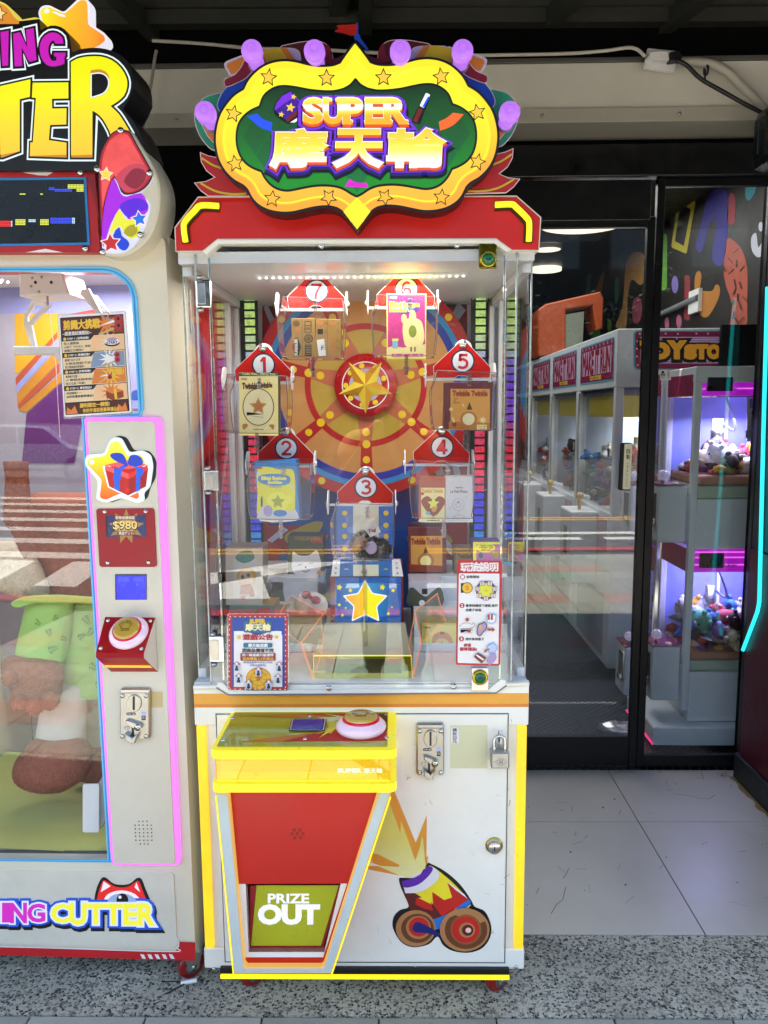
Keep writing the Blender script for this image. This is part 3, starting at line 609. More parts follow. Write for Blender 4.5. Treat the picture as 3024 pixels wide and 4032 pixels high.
# --- control deck: two yellow lit shelves with a clear box between
dz=.80; PZ=PlZ(dz)
def slab(name,zt_,yy,th,xa,xb,yb,face,tm=None):
    pl=PlZ(zt_); P=roundpoly([(xa,yb),(xb,yb),(xb,yy),(xa,yy)],.02); m=MB(); m.poly(pl,P,YLIP,0,th,ms=YG,bev=.0015); return m.out(name,mm)
xa=PZ.un(fS,-8,620).x; xb=PZ.un(fS,1578,620).x; yf=gz(fS,800,625,.8).y; yf=-.226
xa,xb=gz(fE,163,335,.79).x,gz(fE,985,335,.79).x
up=slab('upper_deck_shelf',.800,yf,.021,xa,xb,-.004,None)
lo=slab('lower_deck_shelf',.722,yf,.021,xa,xb,-.004,None)
# deck panel
pl=PlZ(.8016)
Pq=[gz(fS,x,y,.8016) for x,y in ((105,378),(1532,355),(1534,600),(12,622))]
xl=xa+.012; xr=xb-.02; yb_=-.018; yf_=yf+.012
dk=MB(); dk.poly(pl,roundpoly([(xl,yb_),(xr,yb_),(xr,yf_),(xl,yf_)],.005),mat('deck_olive','#a7a52c',.12,coat=.6,var=.03),.002,.002); dp=dk.out('deck_panel',mm)
dd=lambda L: [pl.px(fS,*q) for q in L]
dk=MB()
for i,(L,mm_) in enumerate([([(580,605),(1085,478),(1150,395),(960,360),(1532,357),(1534,598)],RED),([(190,608),(870,525),(1030,410),(1130,432),(1090,475),(600,598),(575,606)],c_dor),([(200,380),(740,366),(1000,376),(960,400),(640,398)],c_dor),
   ([(740,366),(980,378),(940,360)],RED),([(960,430),(1110,432),(1000,540),(960,520),(870,545),(985,480)],c_fl),([(950,365),(1160,395),(1000,440),(880,400),(1060,392)],mat('ink_cream','#e0d9a0',.4)),([(1100,465),(895,580),(985,500)],c_ye),
   ([(1390,357),(1430,358),(1410,385)],c_bl),(circ(1470,405,70,24,38),c_mr),(circ(1478,400,58,24,30),mat('ink_dkbrown','#3a1510',.4)),(circ(1440,482,52,24,42),BLACK),(circ(1440,482,40,24,32),mat('ink_dkbrown','#3a1510',.4)),(circ(1508,385,10,12,7),c_wh)]):
    P=dd(L); P=[(min(max(x,xl+.002),xr-.002),min(max(y,yf_+.002),yb_-.002)) for x,y in P]; dk.poly(pl,P,mm_,.0022+.0002*i)
dk.out('deck_print',dp)
dk=MB(); a=dd([(636,520),(660,415),(966,413),(948,522)]); dk.poly(pl,roundpoly(a,.006),BLACK,.0052,.001); dk.poly(pl,roundpoly(inset(a,.0022),.005),c_wh,.0056); dk.poly(pl,roundpoly(inset(a,.0042),.004),BLACK,.006); dk.poly(pl,inset(a,.0065),mat('lcd_violet','#3c2bb0',.15,emit=.35),.0064); dk.out('display',dp)
for x,y in ((144,389),(816,377),(1482,368),(66,582),(777,572),(1486,560)):
    q=gz(fS,x,y,.804); MB().lathe((q.x,q.y,.8036),(0,0,1),[(.0055,0),(.005,.0015),(.003,.0028),(.0001,.003)],CHROME,12).out('deck_screw',dp)
# start button
bq=gz(fS,1265,480,.81)
def big_button(parent,o,ax,sc_=1.0,mscale=1.0):
    k=sc_; o=Vector(o); ax=Vector(ax).normalized()
    PK=mat('button_shell','#e6c9da',.22,emit=.16,var=.02,coat=.5); bt=MB().lathe(o,ax,[(.050*k,0),(.057*k,.004*k),(.060*k,.011*k),(.058*k,.018*k),(.050*k,.026*k),(.044*k,.029*k)],PK,32).out('push_button',parent)
    MB().lathe(o,ax,[(.045*k,.026*k),(.044*k,.032*k),(.040*k,.034*k)],mat('button_red_ring','#c01030',.2,emit=.25),32).out('button_ring',bt)
    MB().lathe(o,ax,[(.040*k,.032*k),(.038*k,.038*k),(.034*k,.040*k),(.0001,.041*k)],mat('button_cap','#c9a040',.15,coat=.8,var=.04),32).out('button_cap',bt)
    k_=ax.cross(Vector((1,0,0))).normalized()*-1; u=Vector((1,0,0)); u=(u-ax*u.dot(ax)).normalized(); w=ax.cross(u)
    pl=Pl(o); pl.u,pl.w,pl.n=u,w,ax
    H=[(-.018,.004),(-.022,.010),(-.019,.013),(-.013,.008),(-.015,.019),(-.011,.021),(-.007,.011),(-.004,.023),(.001,.023),(.001,.011),(.007,.021),(.011,.019),(.008,.009),(.015,.014),(.018,.011),(.012,.001),(.010,-.007),(-.009,-.007)]
    m=MB(); m.line(pl,[(x*k,y*k) for x,y in H],.0017*k,BLACK,.0418*k,closed=True); m.line(pl,roundpoly([(-.012*k,-.008*k),(.012*k,-.008*k),(.012*k,-.013*k),(-.012*k,-.013*k)],.002),.0015*k,BLACK,.0418*k,closed=True); m.out('hand_print',bt)
    return bt
big_button(mm,(bq.x,bq.y,.8035),(0,0,1),.98)
# box between the shelves
bx=MB(); bx.box(xa+.012,xb-.018,yf+.055,-.004,.7225,.778,mat('deck_inner','#ffe02a',.5,emit=.7,var=.06,vs=6)); bx.out('deck_core',mm)
bx=MB(); bx.box(xa+.010,xb-.016,yf+.010,yf+.012,.7225,.7785,YACR); bx.box(xa+.008,xa+.010,yf+.010,-.004,.7225,.7785,YACR); bx.box(xb-.016,xb-.014,yf+.010,-.004,.7225,.7785,YACR); bxo=bx.out('acrylic_surround',mm)
bx=MB(); BF=Y(yf+.0095); bx.pxtext(BF,fS,'SUPER',1062,832,1265,866,mat('print_cream','#fff8e4',.4,emit=.95),.0004,.05); bx.pxtext(BF,fS,'摩天輪',1290,828,1450,870,mat('print_cream','#f6ecc0',.4),.0004,.02); bx.out('deck_lettering',bxo)
bx=MB(); 
for x in (xa+.009,xb-.015): bx.tube([(x,yf+.011,.7225),(x,yf+.011,.7785)],.0013,mat('glow_edge_orange','#ff9a40',.4,emit=.9),6)
bx.tube([(xa+.009,yf+.011,.7235),(xb-.015,yf+.011,.7235)],.0016,YG,6); bx.out('glowing_edges',bxo)
# --- upper frame and header
hz0,hz1=1.912,1.977
h=MB(); HP=Y(-.022)
Pt=HP.pts(fU,[(378,492),(428,426),(1116,424),(1168,470),(1164,541),(1106,541),(1072,516),(470,517),(438,543),(380,543)])
h.poly(HP,Pt,mat('header_red','#c4170f',.42,var=.04,vs=4),0,.8,ms=WHITE); hdo=h.out('header_box',mm)
h=MB(); PC=clean(Pt); h.line(HP,PC,.003,mat('header_edge','#cfc8bd',.5),.0006,.003,closed=True); h.out('header_edge_trim',hdo)
for f,L in ((fAL,[(368,1700),(215,1695),(160,1740),(75,1835),(65,1900),(80,2010)]),(fAR,[(1210,1690),(1350,1685),(1390,1710),(1485,1805),(1505,1860),(1500,2005)])):
    P=smooth(HP.pts(f,L),4); o=MB().line(HP,P,.0195,BLACK,.004,.006).out('light_bracket',hdo)
    MB().tube([HP.pt(a,b_+.0,.012) for a,b_ in [(x,z_+.001) for x,z_ in P]],.0066,YG,10).out('light_tube',o)
# white inner rim below the header
h=MB(); Pi=HP.pts(fU,[(438,543),(470,517),(1072,516),(1106,541),(1096,546),(1068,526),(474,527),(446,551)]); h.poly(HP,Pi,WHITE,.004,.03,bev=.002); h.out('header_rim',hdo)
# --- marquee
MQ=Y(-.078); mx=(MQ.px(fAL,1540,250)[0]+MQ.px(fAL,1563,1895)[0])/2+.0005
def mir(P): return P+[(2*mx-x,z_) for x,z_ in P[::-1]][(1 if abs(P[-1][0]-mx)<.003 else 0):(len(P)-1 if abs(P[0][0]-mx)<.003 else len(P))]
def fixc(P): P=list(P); P[0]=(mx,P[0][1]); P[-1]=(mx,P[-1][1]); return P
outl=[(1540,246),(1515,270),(1445,365),(1405,425),None,(1340,447),(1230,452),(1130,437),(1030,412),(930,402),(830,415),(740,450),(660,510),(600,580),(562,655),None,(480,710),(410,790),(355,880),(325,980),(312,1080),(318,1180),(345,1290),(400,1390),(480,1470),(560,1515),(598,1552),None,(640,1630),(700,1690),(790,1735),(900,1755),(1000,1752),(1100,1730),(1200,1708),(1300,1700),(1380,1715),(1436,1752),None,(1500,1825),(1563,1902)]
def smp(L):
    out=[]; seg=[]
    def flush():
        nonlocal out,seg
        if len(seg)>1:
            s_=smooth(seg,3); out+=s_[1:] if out and out[-1]==s_[0] else s_
    for q in L:
        if q is None: flush(); seg=[seg[-1]]
        else: seg.append(q)
    flush(); return out
OUT=mir(fixc(MQ.pts(fAL,smp(outl))))
inn=[(1543,572),(1500,625),(1440,660),None,(1360,678),(1260,678),(1150,667),(1050,648),(950,634),(870,640),(800,672),(740,730),(708,815),None,(640,845),(570,900),(525,970),(506,1060),(510,1160),(538,1250),(590,1322),(660,1367),(725,1392),None,(755,1450),(810,1512),(880,1550),(960,1562),(1050,1547),(1150,1527),(1250,1517),(1360,1523),(1440,1547),(1510,1590),(1560,1614)]
INN=mir(fixc(MQ.pts(fAL,smp(inn))))
zlo=min(q[1] for q in OUT); zhi=max(q[1] for q in OUT)
MQBK=mat('marquee_black','#060506',.35)
q=MB(); q.poly(MQ,OUT,MQBK,0,.052); mq=q.out('marquee_sign',mm)
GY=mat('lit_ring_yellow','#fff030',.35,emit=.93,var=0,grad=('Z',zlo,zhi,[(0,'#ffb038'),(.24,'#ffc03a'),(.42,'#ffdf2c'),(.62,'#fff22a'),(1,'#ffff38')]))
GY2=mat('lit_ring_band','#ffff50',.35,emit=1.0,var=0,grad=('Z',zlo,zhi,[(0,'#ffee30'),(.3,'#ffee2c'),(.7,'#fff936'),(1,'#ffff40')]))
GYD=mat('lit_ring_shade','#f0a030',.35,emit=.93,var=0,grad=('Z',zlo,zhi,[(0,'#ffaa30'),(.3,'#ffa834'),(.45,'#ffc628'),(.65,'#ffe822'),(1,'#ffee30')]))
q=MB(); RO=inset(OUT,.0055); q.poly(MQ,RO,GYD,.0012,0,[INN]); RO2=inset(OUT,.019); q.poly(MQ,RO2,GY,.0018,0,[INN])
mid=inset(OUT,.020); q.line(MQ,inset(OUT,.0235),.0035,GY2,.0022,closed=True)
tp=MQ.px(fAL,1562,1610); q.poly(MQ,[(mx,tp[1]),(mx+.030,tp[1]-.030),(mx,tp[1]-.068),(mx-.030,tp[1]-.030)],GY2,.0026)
rg=q.out('lit_ring',mq)
q=MB(); q.poly(MQ,INN,MQBK,.003); q.out('ring_inner_line',mq)
GRN=mat('lit_green','#0f7a1a',.4,emit=.9,var=0,grad=('Z',zlo,zhi,[(0,'#0a9a20'),(.3,'#0a8a1c'),(.5,'#0a6a18'),(.75,'#06330e'),(1,'#06280c')]))
GRN2=mat('lit_green_diamond','#0f7a1a',.4,emit=.9,var=0,grad=('Z',zlo,zhi,[(0,'#0a7a40'),(.3,'#057038'),(.5,'#0a5a20'),(.75,'#0a4212'),(1,'#08380e')]))
q=MB(); GI=inset(INN,.0045); q.poly(MQ,GI,GRN,.0036)
def inside(P,x,y):
    c=False; n=len(P)
    for i in range(n):
        (x1,y1),(x2,y2)=P[i-1],P[i]
        if (y1>y)!=(y2>y) and x<(x2-x1)*(y-y1)/(y2-y1)+x1: c=not c
    return c
zm=(zlo+zhi)/2
for i in range(-9,10):
    for j in range(-3,4):
        cx,cz=mx+i*.0275,zm+.004+j*.082+(.041 if i%2 else 0); dm=[(cx-.0262,cz),(cx,cz-.039),(cx+.0262,cz),(cx,cz+.039)]
        if all(inside(GI,*v) for v in dm): q.poly(MQ,dm,GRN2,.004)
q.out('green_field',mq)
STG=mat('lit_star','#ffc83c',.4,emit=.95,var=0,grad=('Z',zlo,zhi,[(0,'#ffb030'),(.5,'#ffcf40'),(1,'#ffc84a')]))
for f,x,y,rt in ((fAL,793,570,.15),(fAL,1297,575,0),(fAL,487,885,.25),(fAL,503,1318,-.15),(fAL,825,1625,.12),(fAL,1315,1612,-.6),(fAR,745,562,-.15),(fAR,243,570,0),(fAR,1060,875,-.2),(fAR,1060,1305,.25),(fAR,748,1612,.1),(fAR,255,1610,.5)):
    c=MQ.px(f,x,y); m=MB(); m.poly(MQ,star(*c,.0200,rt,.46),MQBK,.0030); m.poly(MQ,star(*c,.0148,rt,.48),STG,.0034); m.out('star_print',rg)
# confetti, hat and wand on the green field
k1=mat('lit_blue','#1a50ff',.4,emit=.95,var=0); k2=mat('lit_orange','#ff6a2a',.4,emit=.95,var=0); k3=mat('lit_magenta','#e010d8',.4,emit=.9,var=0); kp=mat('lit_purple','#7a2ae8',.4,emit=.9,var=0); kpd=mat('lit_deep_purple','#3a10a0',.4,emit=.8,var=0); kw=mat('lit_white','#e8f4ff',.4,emit=1.0,var=0); knv=mat('lit_navy','#1a0a78',.4,emit=.8,var=0)
kor=mat('lit_rust','#e85a1a',.4,emit=.85,var=0); kdr=mat('lit_dark_red','#8a1a14',.4,emit=.6,var=0)
q=MB(); q.px(MQ,fAL,smooth([(603,905),(650,897),(698,884)],3)+smooth([(698,884),(740,930),(826,962)],4)+[(820,1040)]+smooth([(820,1040),(720,1005),(603,905)],4),k1,.0046); q.out('confetti_print',mq); q=MB()
q.px(MQ,fAR,smooth([(725,955),(790,925),(848,878)],3)+[(942,892)]+smooth([(942,892),(850,985),(735,1035)],4),k2,.0046); q.out('confetti_print',mq); q=MB()
q.px(MQ,fA,smooth([(748,726),(780,742),(822,743)],3)+[(831,764),(728,760)],k3,.0046); q.out('confetti_print',mq)
q=MB(); q.px(MQ,fAL,sm([(835,860),(850,800),(900,735),(985,688),(1030,740),(1090,800),(1080,880),(1000,970),(940,965),(850,900)],4),MQBK,.0046)
q.px(MQ,fAL,[(845,850),(862,795),(915,730),(985,695),(1080,790),(1060,850),(1000,920),(935,935)],kp,.005); q.px(MQ,fAL,[(850,860),(930,800),(1020,745),(1080,800),(1050,870),(940,940)],kpd,.0053)
q.px(MQ,fAL,[(940,935),(1085,820),(1100,850),(960,965)],kdr,.0055); q.px(MQ,fAL,[(980,965),(1080,900),(1060,940),(1020,965)],kw,.0056)
for x,y,r in ((985,835,44),(1012,742,26),(905,895,28)): q.px(MQ,fAL,star(x,y,r,.2,.45,up=-1),STG,.0058)
q.out('magic_hat_print',mq)
q=MB(); q.px(MQ,fAR,[(598,720),(650,740),(560,980),(480,960)],MQBK,.0046); q.px(MQ,fAR,roundpoly([(612,705),(650,722),(595,838),(556,820)],10),kw,.005); q.px(MQ,fAR,[(630,738),(645,745),(598,832),(580,828)],k1,.0053); q.px(MQ,fAR,[(550,838),(585,852),(535,965),(497,955)],kdr,.005); q.out('magic_wand_print',mq)
# lettering
GZ=lambda z0,z1,n,st: mat(n,'#fff',.4,emit=1.0,var=0,grad=('Z',z0,z1,st))
zS0,zS1=MQ.px(fA,700,505)[1],MQ.px(fA,700,372)[1]
gS=GZ(zS0,zS1,'gold_super',[(0,'#ffae28'),(.35,'#ffb92e'),(.5,'#ffe95a'),(.55,'#e6f8ff'),(.7,'#f2fbff'),(.75,'#ffd94a'),(1,'#fff27a')])
zC0,zC1=MQ.px(fA,700,692)[1],MQ.px(fA,700,505)[1]
gC=GZ(zC0,zC1,'gold_cjk',[(0,'#e4fbff'),(.22,'#f8ffe8'),(.42,'#ffff70'),(.6,'#ffdf48'),(1,'#ffc23c')])
sup=[('S',556,386,626,488),('U',640,386,716,488),('P',728,386,800,488),('E',824,386,890,488),('R',904,386,990,488)]
cj=[('摩',412,520,640,678),('天',686,520,884,676),('輪',916,518,1150,678)]
def serif(mb,m,l,ex,dx=0,dy=0):
    for x0,y0,x1,y1 in [(640-6,384,672,396),(690,384,722,396),(720,384,760,396),(722,478,762,490),(815,384,850,396),(815,478,850,490),(896,384,930,396),(896,478,934,490),(968,478,1002,490)]:
        mb.px(MQ,fA,rrect(x0-ex+dx,y0-ex+dy,x1+ex+dx,y1+ex+dy,5+ex*.6,3),m,l)
def letters(mb,m,l,ex1,ex2,dx=0,dy=0,sf=0):
    for t,x0,y0,x1,y1 in sup: mb.pxtext(MQ,fA,t,x0+dx,y0+dy,x1+dx,y1+dy,m,l,ex1)
    serif(mb,m,l,sf,dx,dy)
    for t,x0,y0,x1,y1 in cj: mb.pxtext(MQ,fA,t,x0+dx,y0+dy,x1+dx,y1+dy,m,l,ex2,shear=8)
q=MB(); letters(q,MQBK,.0060,.21,.135,2,26,20); q.out('sign_lettering_shadow',mq)
q=MB(); letters(q,knv,.0068,.17,.11,0,18,16); letters(q,kp,.0078,.17,.11,0,4,16); q.out('sign_lettering_backing',mq)
q=MB(); letters(q,MQBK,.0092,.095,.072,0,6,7); q.out('sign_lettering_outline',mq)
q=MB(); letters(q,kor,.0104,.06,.046,1,10,3); letters(q,kw,.0114,.058,.044,0,-2,3); letters(q,gS,.0124,.045,.034,0,1,1)
sl_=q.out('sign_lettering',mq)
me=sl_.data
for p in me.polygons:      # gold of the lower row has its own gradient
    if me.materials[p.material_index]==gS and p.center.z<MQ.px(fA,700,503)[1]-LOC[sl_.name].z: p.material_index=len(me.materials)-0 if False else p.material_index
me.materials.append(gC); gi=len(me.materials)-1; zl=MQ.px(fA,700,504)[1]
for p in me.polygons:
    if me.materials[p.material_index].name=='gold_super' and p.center.z<zl: p.material_index=gi
# board behind the sign
BB=Y(-.034)
cg=mat('board_green','#1e8a68',.45); cgd=mat('board_dark_green','#0f6a4c',.45); cb=mat('board_blue','#0c48c0',.45); cm=mat('board_maroon','#7a0f2e',.45); co=mat('board_orange','#c87a2c',.45); cyl=mat('board_yellow','#c9b22c',.45); cl=mat('board_lilac','#b4b0d8',.45); cdr=mat('board_wine','#4a0a16',.45); crd=mat('board_red','#b01a1c',.45); cedge=mat('board_white_edge','#d8c8cc',.45)
items=[([(155,960),(148,890),(185,795),(240,738),(310,714),(390,708),(470,800),(470,1180),(322,1195),(250,1145),(190,1062)],cg,1),([(205,960),(320,990),(340,1160),(260,1070)],co,1),
 ([(352,830),(365,745),(430,650),(520,595),(610,540),(700,560),(600,760),(440,900)],cb,1),([(888,312),(1000,275),(1120,256),(1250,260),(1325,315),(1350,405),(1345,470),(1060,470),(950,420)],cdr,1),
 ([(415,470),(425,435),(540,388),(600,370),(740,325),(760,322),(900,314),(1000,318),(1050,340),(1065,385),(1055,430),(900,470),(640,560),(480,556),(430,500)],cl,1),([(428,475),(440,445),(545,400),(600,385),(660,420),(560,520),(468,540)],co,0),
 ([(610,400),(740,335),(895,318),(945,400),(830,440),(700,480),(640,520)],cyl,0),([(895,315),(950,315),(1030,420),(960,420)],co,0),([(415,590),(500,550),(560,480),(590,425),(665,440),(680,470),(600,570),(520,615),(427,648)],cm,1),
 ([(1240,440),(1280,380),(1300,280),(1345,350),(1350,410),(1420,390),(1450,372),(1400,450)],cm,0),
 ([(205,1230),(213,1305),(255,1378),(335,1440),(250,1480),(158,1492),(205,1550),(272,1600),(640,1600),(640,1400),(430,1290),(345,1272),(270,1257)],crd,1)]
for side in (0,1):
    q=MB()
    for i,(L,m_,e_) in enumerate(items):
        P=BB.pts(fAL,smooth(L,3,True) if m_ not in (crd,co) else L)
        xm=BB.px(fAL,1552,900)[0]
        if side: P=[(2*xm-x,z_) for x,z_ in P[::-1]]
        if e_: q.poly(BB,inset(P,-.0016),cedge,-.0005+i*.0006,.004 if i in (0,2,3,4,10) else .0)
        q.poly(BB,P,m_,-.0002+i*.0006)
    for L in ([(215,1275),(300,1330),(360,1355),(420,1372)],[(200,1490),(330,1560),(470,1588),(600,1584)]):
        P=smooth(BB.pts(fAL,L),4); P=[(2*xm-x,z_) for x,z_ in P] if side else P
        q.line(BB,P,.0042,cyl,.0075)
    q.out('circus_board',mq)
q=MB(); q.px(BB,fAL,[(1558,105),(1572,105),(1575,215),(1562,215)],cb,.009,.004); q.px(BB,fAL,smooth([(1560,118),(1480,125),(1385,130),(1408,158),(1366,180),(1450,195),(1500,215),(1560,212)],2),mat('flag_red','#a81610',.45),.010,.003); q.px(BB,fAL,circ(1565,232,28),cb,.0105,.003); q.px(BB,fAL,[(1560,250),(1590,235),(1659,330),(1665,350),(1640,345)],cb,.0100,.003); q.out('pennant_flag',mq)
# bulbs
VIO=mat('lit_violet','#bf78ff',.35,emit=.9,var=.12,vs=60); VIO2=mat('lit_violet_ring','#a862fa',.35,emit=.8,var=0)
for f,x,y in ((fAL,640,320),(fAL,1187,322),(fAL,232,858),(fAR,391,322),(fAR,935,320),(fAR,1347,858)):
    c=Y(-.115).un(f,x,y); o=MB().lathe((c.x,-.045,c.z),(0,-1,0),[(.0160,0),(.0170,.02),(.0185,.045),(.0222,.052),(.0222,.066),(.0195,.070),(.0001,.0705)],VIO,28).out('sign_bulb',mq)
    MB().lathe((c.x,-.043,c.z),(0,-1,0),[(.0195,0),(.0195,.006),(.0172,.009),(.0172,.0095)],mat('socket_grey','#8a8494',.4),24).out('bulb_socket',o)
    MB().lathe((c.x,-.1158,c.z+.004),(0,-1,0),[(.0085,0),(.0092,0.0004),(.0096,.0008),(.0092,.001),(.0085,.0008)],VIO2,24).out('bulb_ring',o)
# ================================================================== glass cabinet of the SUPER machine
CW=mat('cabinet_inner_white','#cfd3d6',.4,var=.03)
zb=.870; zc=1.905
cab=MB(); cab.bbox(X0+.002,X1-.002,.0,.80,zb,zb+.004,CW,.001).out('cabinet_floor',mm)
MB().box(X0+.004,X1-.004,.745,.80,zb+.004,1.975,CW).out('cabinet_back',mm)
MB().box(X0+.004,X1-.004,.004,.745,1.885,1.911,CW).out('cabinet_ceiling',mm)
# sloped upper back panel, rear posts and side rails
for sx in (-1,1):
    xa=X0+.006 if sx<0 else X1-.006; i=-sx
    def bx2(n,a,b_,y0,y1,z0,z1,m=CW): return MB().bbox(min(xa+i*a,xa+i*b_),max(xa+i*a,xa+i*b_),y0,y1,z0,z1,m,.002).out(n,mm)
    bx2('side_rail',0,.022,.03,.745,1.862,1.884); bx2('rear_post',0,.05,.70,.744,zb+.004,1.884); bx2('side_post',0,.014,.47,.50,zb+.004,1.861)
    bx2('side_floor_rail',0,.02,.03,.70,zb+.005,zb+.03)
    bx2('side_glass',.004,.008,.035,.70,zb+.03,1.862,CLEAR)
# corner panes
for sx in (-1,1):
    xa=X0+.003 if sx<0 else X1-.003; k=-sx
    m=MB(); V=[(xa,.045,zb),(xa+k*.042,.0,zb),(xa+k*.042,.0,1.905),(xa,.045,1.905)]; V2=[(x+k*.003,y_+.003,z_) for x,y_,z_ in V]
    m.add(V+V2,[(0,1,2,3),(7,6,5,4),(0,3,7,4),(1,5,6,2)],CLEAR); o=m.out('corner_pane',mm)
    ED=mat('acrylic_edge','#aeb6b2',.12,.3,spec=.9,var=.3,vs=30)
    for x,y_ in ((xa,.045),(xa+k*.042,-.001)): MB().tube([(x,y_,zb),(x,y_,1.905)],.0024,ED,6).out('pane_edge',o)
# front door
m=MB(); GP=Y(-.010); P=GP.pts(fU,[(448,551),(474,529),(1068,528),(1094,546),(1096,1468),(1072,1486),(482,1488),(456,1470)]); m.poly(GP,P,CLEAR,0,.004); gd=m.out('front_glass_door',mm)
for x0_,x1_ in ((P[0][0]+.001,P[0][0]+.006),(P[3][0]-.006,P[3][0]-.001)):
    MB().bbox(x0_,x1_,-.0145,-.005,.885,1.895,glassmat('edge_clear',tint='#d9dedb',f0=.25,dens=.04,body='#c9cfca'),.001).out('door_edge_strip',gd)
m=MB(); L=[(75,966),(182,962),(188,948),(208,950),(245,984),(1400,972),(1452,934),(1475,938),(1478,955),(1580,948),(1580,962),(1483,965),(1430,1000),(235,1008),(178,976),(75,978)]
m.px(F,fD,[(75,966),(182,962),(188,948),(208,950),(245,986),(1400,976),(1452,934),(1475,938),(1478,955),(1580,948),(1580,964),(1483,967),(1432,1001),(232,1009),(178,978),(75,980)],WHITE,.014,.016,bev=.002); m.out('lower_rim',mm)
m=MB(); m.pxline(F,fD,[(180,972),(234,1004),(1430,996),(1478,962)],6,mat('rubber_grey','#6d7370',.5),.0155,.002); m.out('rim_seal',mm)
for f,x,y in ((fD,683,978),(fD,1241,971),(fC,648,22),(fC,1257,20)):
    q=GP.un(f,x,y); MB().lathe((q.x,-.016,q.z),(0,-1,0),[(.0075,0),(.0075,.003),(.004,.006),(.0001,.006)],CHROME,14).out('door_screw',gd)
# hinges and locks
def hinge(f,x0,y0,x1,y1):
    a=GP.un(f,x0,y0); c=GP.un(f,x1,y1); o=MB().bbox(a.x,c.x,-.022,-.008,c.z,a.z,CHROME,.003).out('hinge',gd)
    for zz_ in (a.z+.001,c.z-.009): MB().lathe(((a.x+c.x)/2-.008,-.019,zz_),(0,0,1),[(.0001,0),(.007,0),(.007,.008),(.0001,.008)],STEEL,12).out('hinge_knuckle',o)
    MB().bbox(a.x+.004,c.x-.012,-.0245,-.022,c.z+.008,a.z-.008,STEEL,.001).out('hinge_leaf',o)
hinge(fC,84,176,155,302); hinge(fD,120,2,190,92); hinge(fD,143,745,214,862)
def doorlock(f,x0,y0,x1,y1,cx,cy,plate):
    a=GP.un(f,x0,y0); c=GP.un(f,x1,y1); q=GP.un(f,cx,cy)
    o=MB().bbox(a.x,c.x,-.021,-.012,c.z,a.z,plate,.002).out('door_lock',gd)
    MB().lathe((q.x,-.021,q.z),(0,-1,0),[(.0195,0),(.0195,.003),(.015,.008),(.013,.006)],BRASS,24).lathe((q.x,-.022,q.z),(0,-1,0),[(.0135,0),(.0135,.007),(.0001,.0072)],mat('lock_green','#0f6a40',.3),20).box(q.x-.006,q.x+.006,-.0296,-.0290,q.z-.0015,q.z+.0015,BLACK).out('lock_cylinder',o)
doorlock(fC,1355,14,1434,126,1396,86,mat('brass_plate','#7a6c24',.22,1.0,var=.3,vs=20)); doorlock(fP,982,1452,1165,1704,1073,1550,mat('steel_plate','#cfcac4',.3,.9,var=.12,vs=20))
# ceiling led strip: a real lit lamp
LS=MB().bbox(-.27,.265,.150,.185,1.880,1.885,mat('led_board','#d8dcdf',.4),.001).out('led_strip',mm)
led=None; LEDM=mat('led_white','#f2f8ff',.4,emit=5.0,var=0)
for i in range(31):
    x=-.262+i*.0172
    if led is None: led=MB().lathe((x,.166,1.8785),(0,0,-1),[(.0001,0),(.0035,0),(.0035,.0015),(.0001,.0022)],LEDM,8).out('led',LS)
    else: c=dup(led,parent=LS); c.location=(i*.0172,0,0)
def area_light(name,loc,sx,sy,pw,col,rot=(0,0,0)):
    l=bpy.data.lights.new(name,'AREA'); l.shape='RECTANGLE'; l.size=sx; l.size_y=sy; l.energy=pw; l.color=col; o=bpy.data.objects.new(name,l); COL.objects.link(o); o.location=loc; o.rotation_euler=rot; return o
area_light('cabinet_led_light',(XC,.20,1.868),.60,.30,.95,(1,.99,1.0),(0,0,0))
# ---------------- back art
BW=Y(.742)
mred=mat('art_crimson','#9c1626',.45); mrd2=mat('art_red','#c01c20',.45); mbr=mat('art_brown','#6a2a22',.45); mlb=mat('art_pale','#c8cbe0',.45); mblu=mat('art_blue','#1c4a9c',.45); mor=mat('art_orange','#b5762c',.45); molv=mat('art_olive','#a89a3a',.45)
m=MB(); m.px(BW,fC,rect(370,212,1312,1400),WHITE2,.001,.003); m.px(BW,fC,rect(382,228,1303,1400),mred,.005,.004)
m.out('back_panel',mm)
pr(mm,'back_art',BW,fC,[
 ([(383,230),(560,230),(470,300),(430,370),(383,330)],mbr),([(388,300),(405,288),(442,360),(420,382)],mlb),([(383,300),(420,385),(383,410)],mrd2),([(1300,250),(1130,230),(1110,370),(1170,400),(1290,330)],mbr),
 ([(1262,275),(1297,312),(1245,385),(1217,368)],mlb),([(1180,390),(1210,380),(1195,340)],mlb),([(700,1000),(560,1090),(420,1250),(383,1400),(1300,1400),(1300,1300),(1150,1100),(980,1000)],mblu),
 ([(383,1000),(470,1010),(560,1060),(430,1250),(383,1300)],mred),([(470,1060),(500,1080),(400,1210),(385,1190)],mlb),([(1080,1010),(1300,950),(1300,1320),(1240,1250)],mred),
 ([(1060,1030),(1100,1020),(1165,1180),(1130,1190)],mlb),([(1150,1010),(1185,1000),(1245,1200),(1215,1200)],mlb),([(1230,990),(1258,985),(1295,1150),(1280,1190)],mlb)],l0=.0056,dl=.0004)
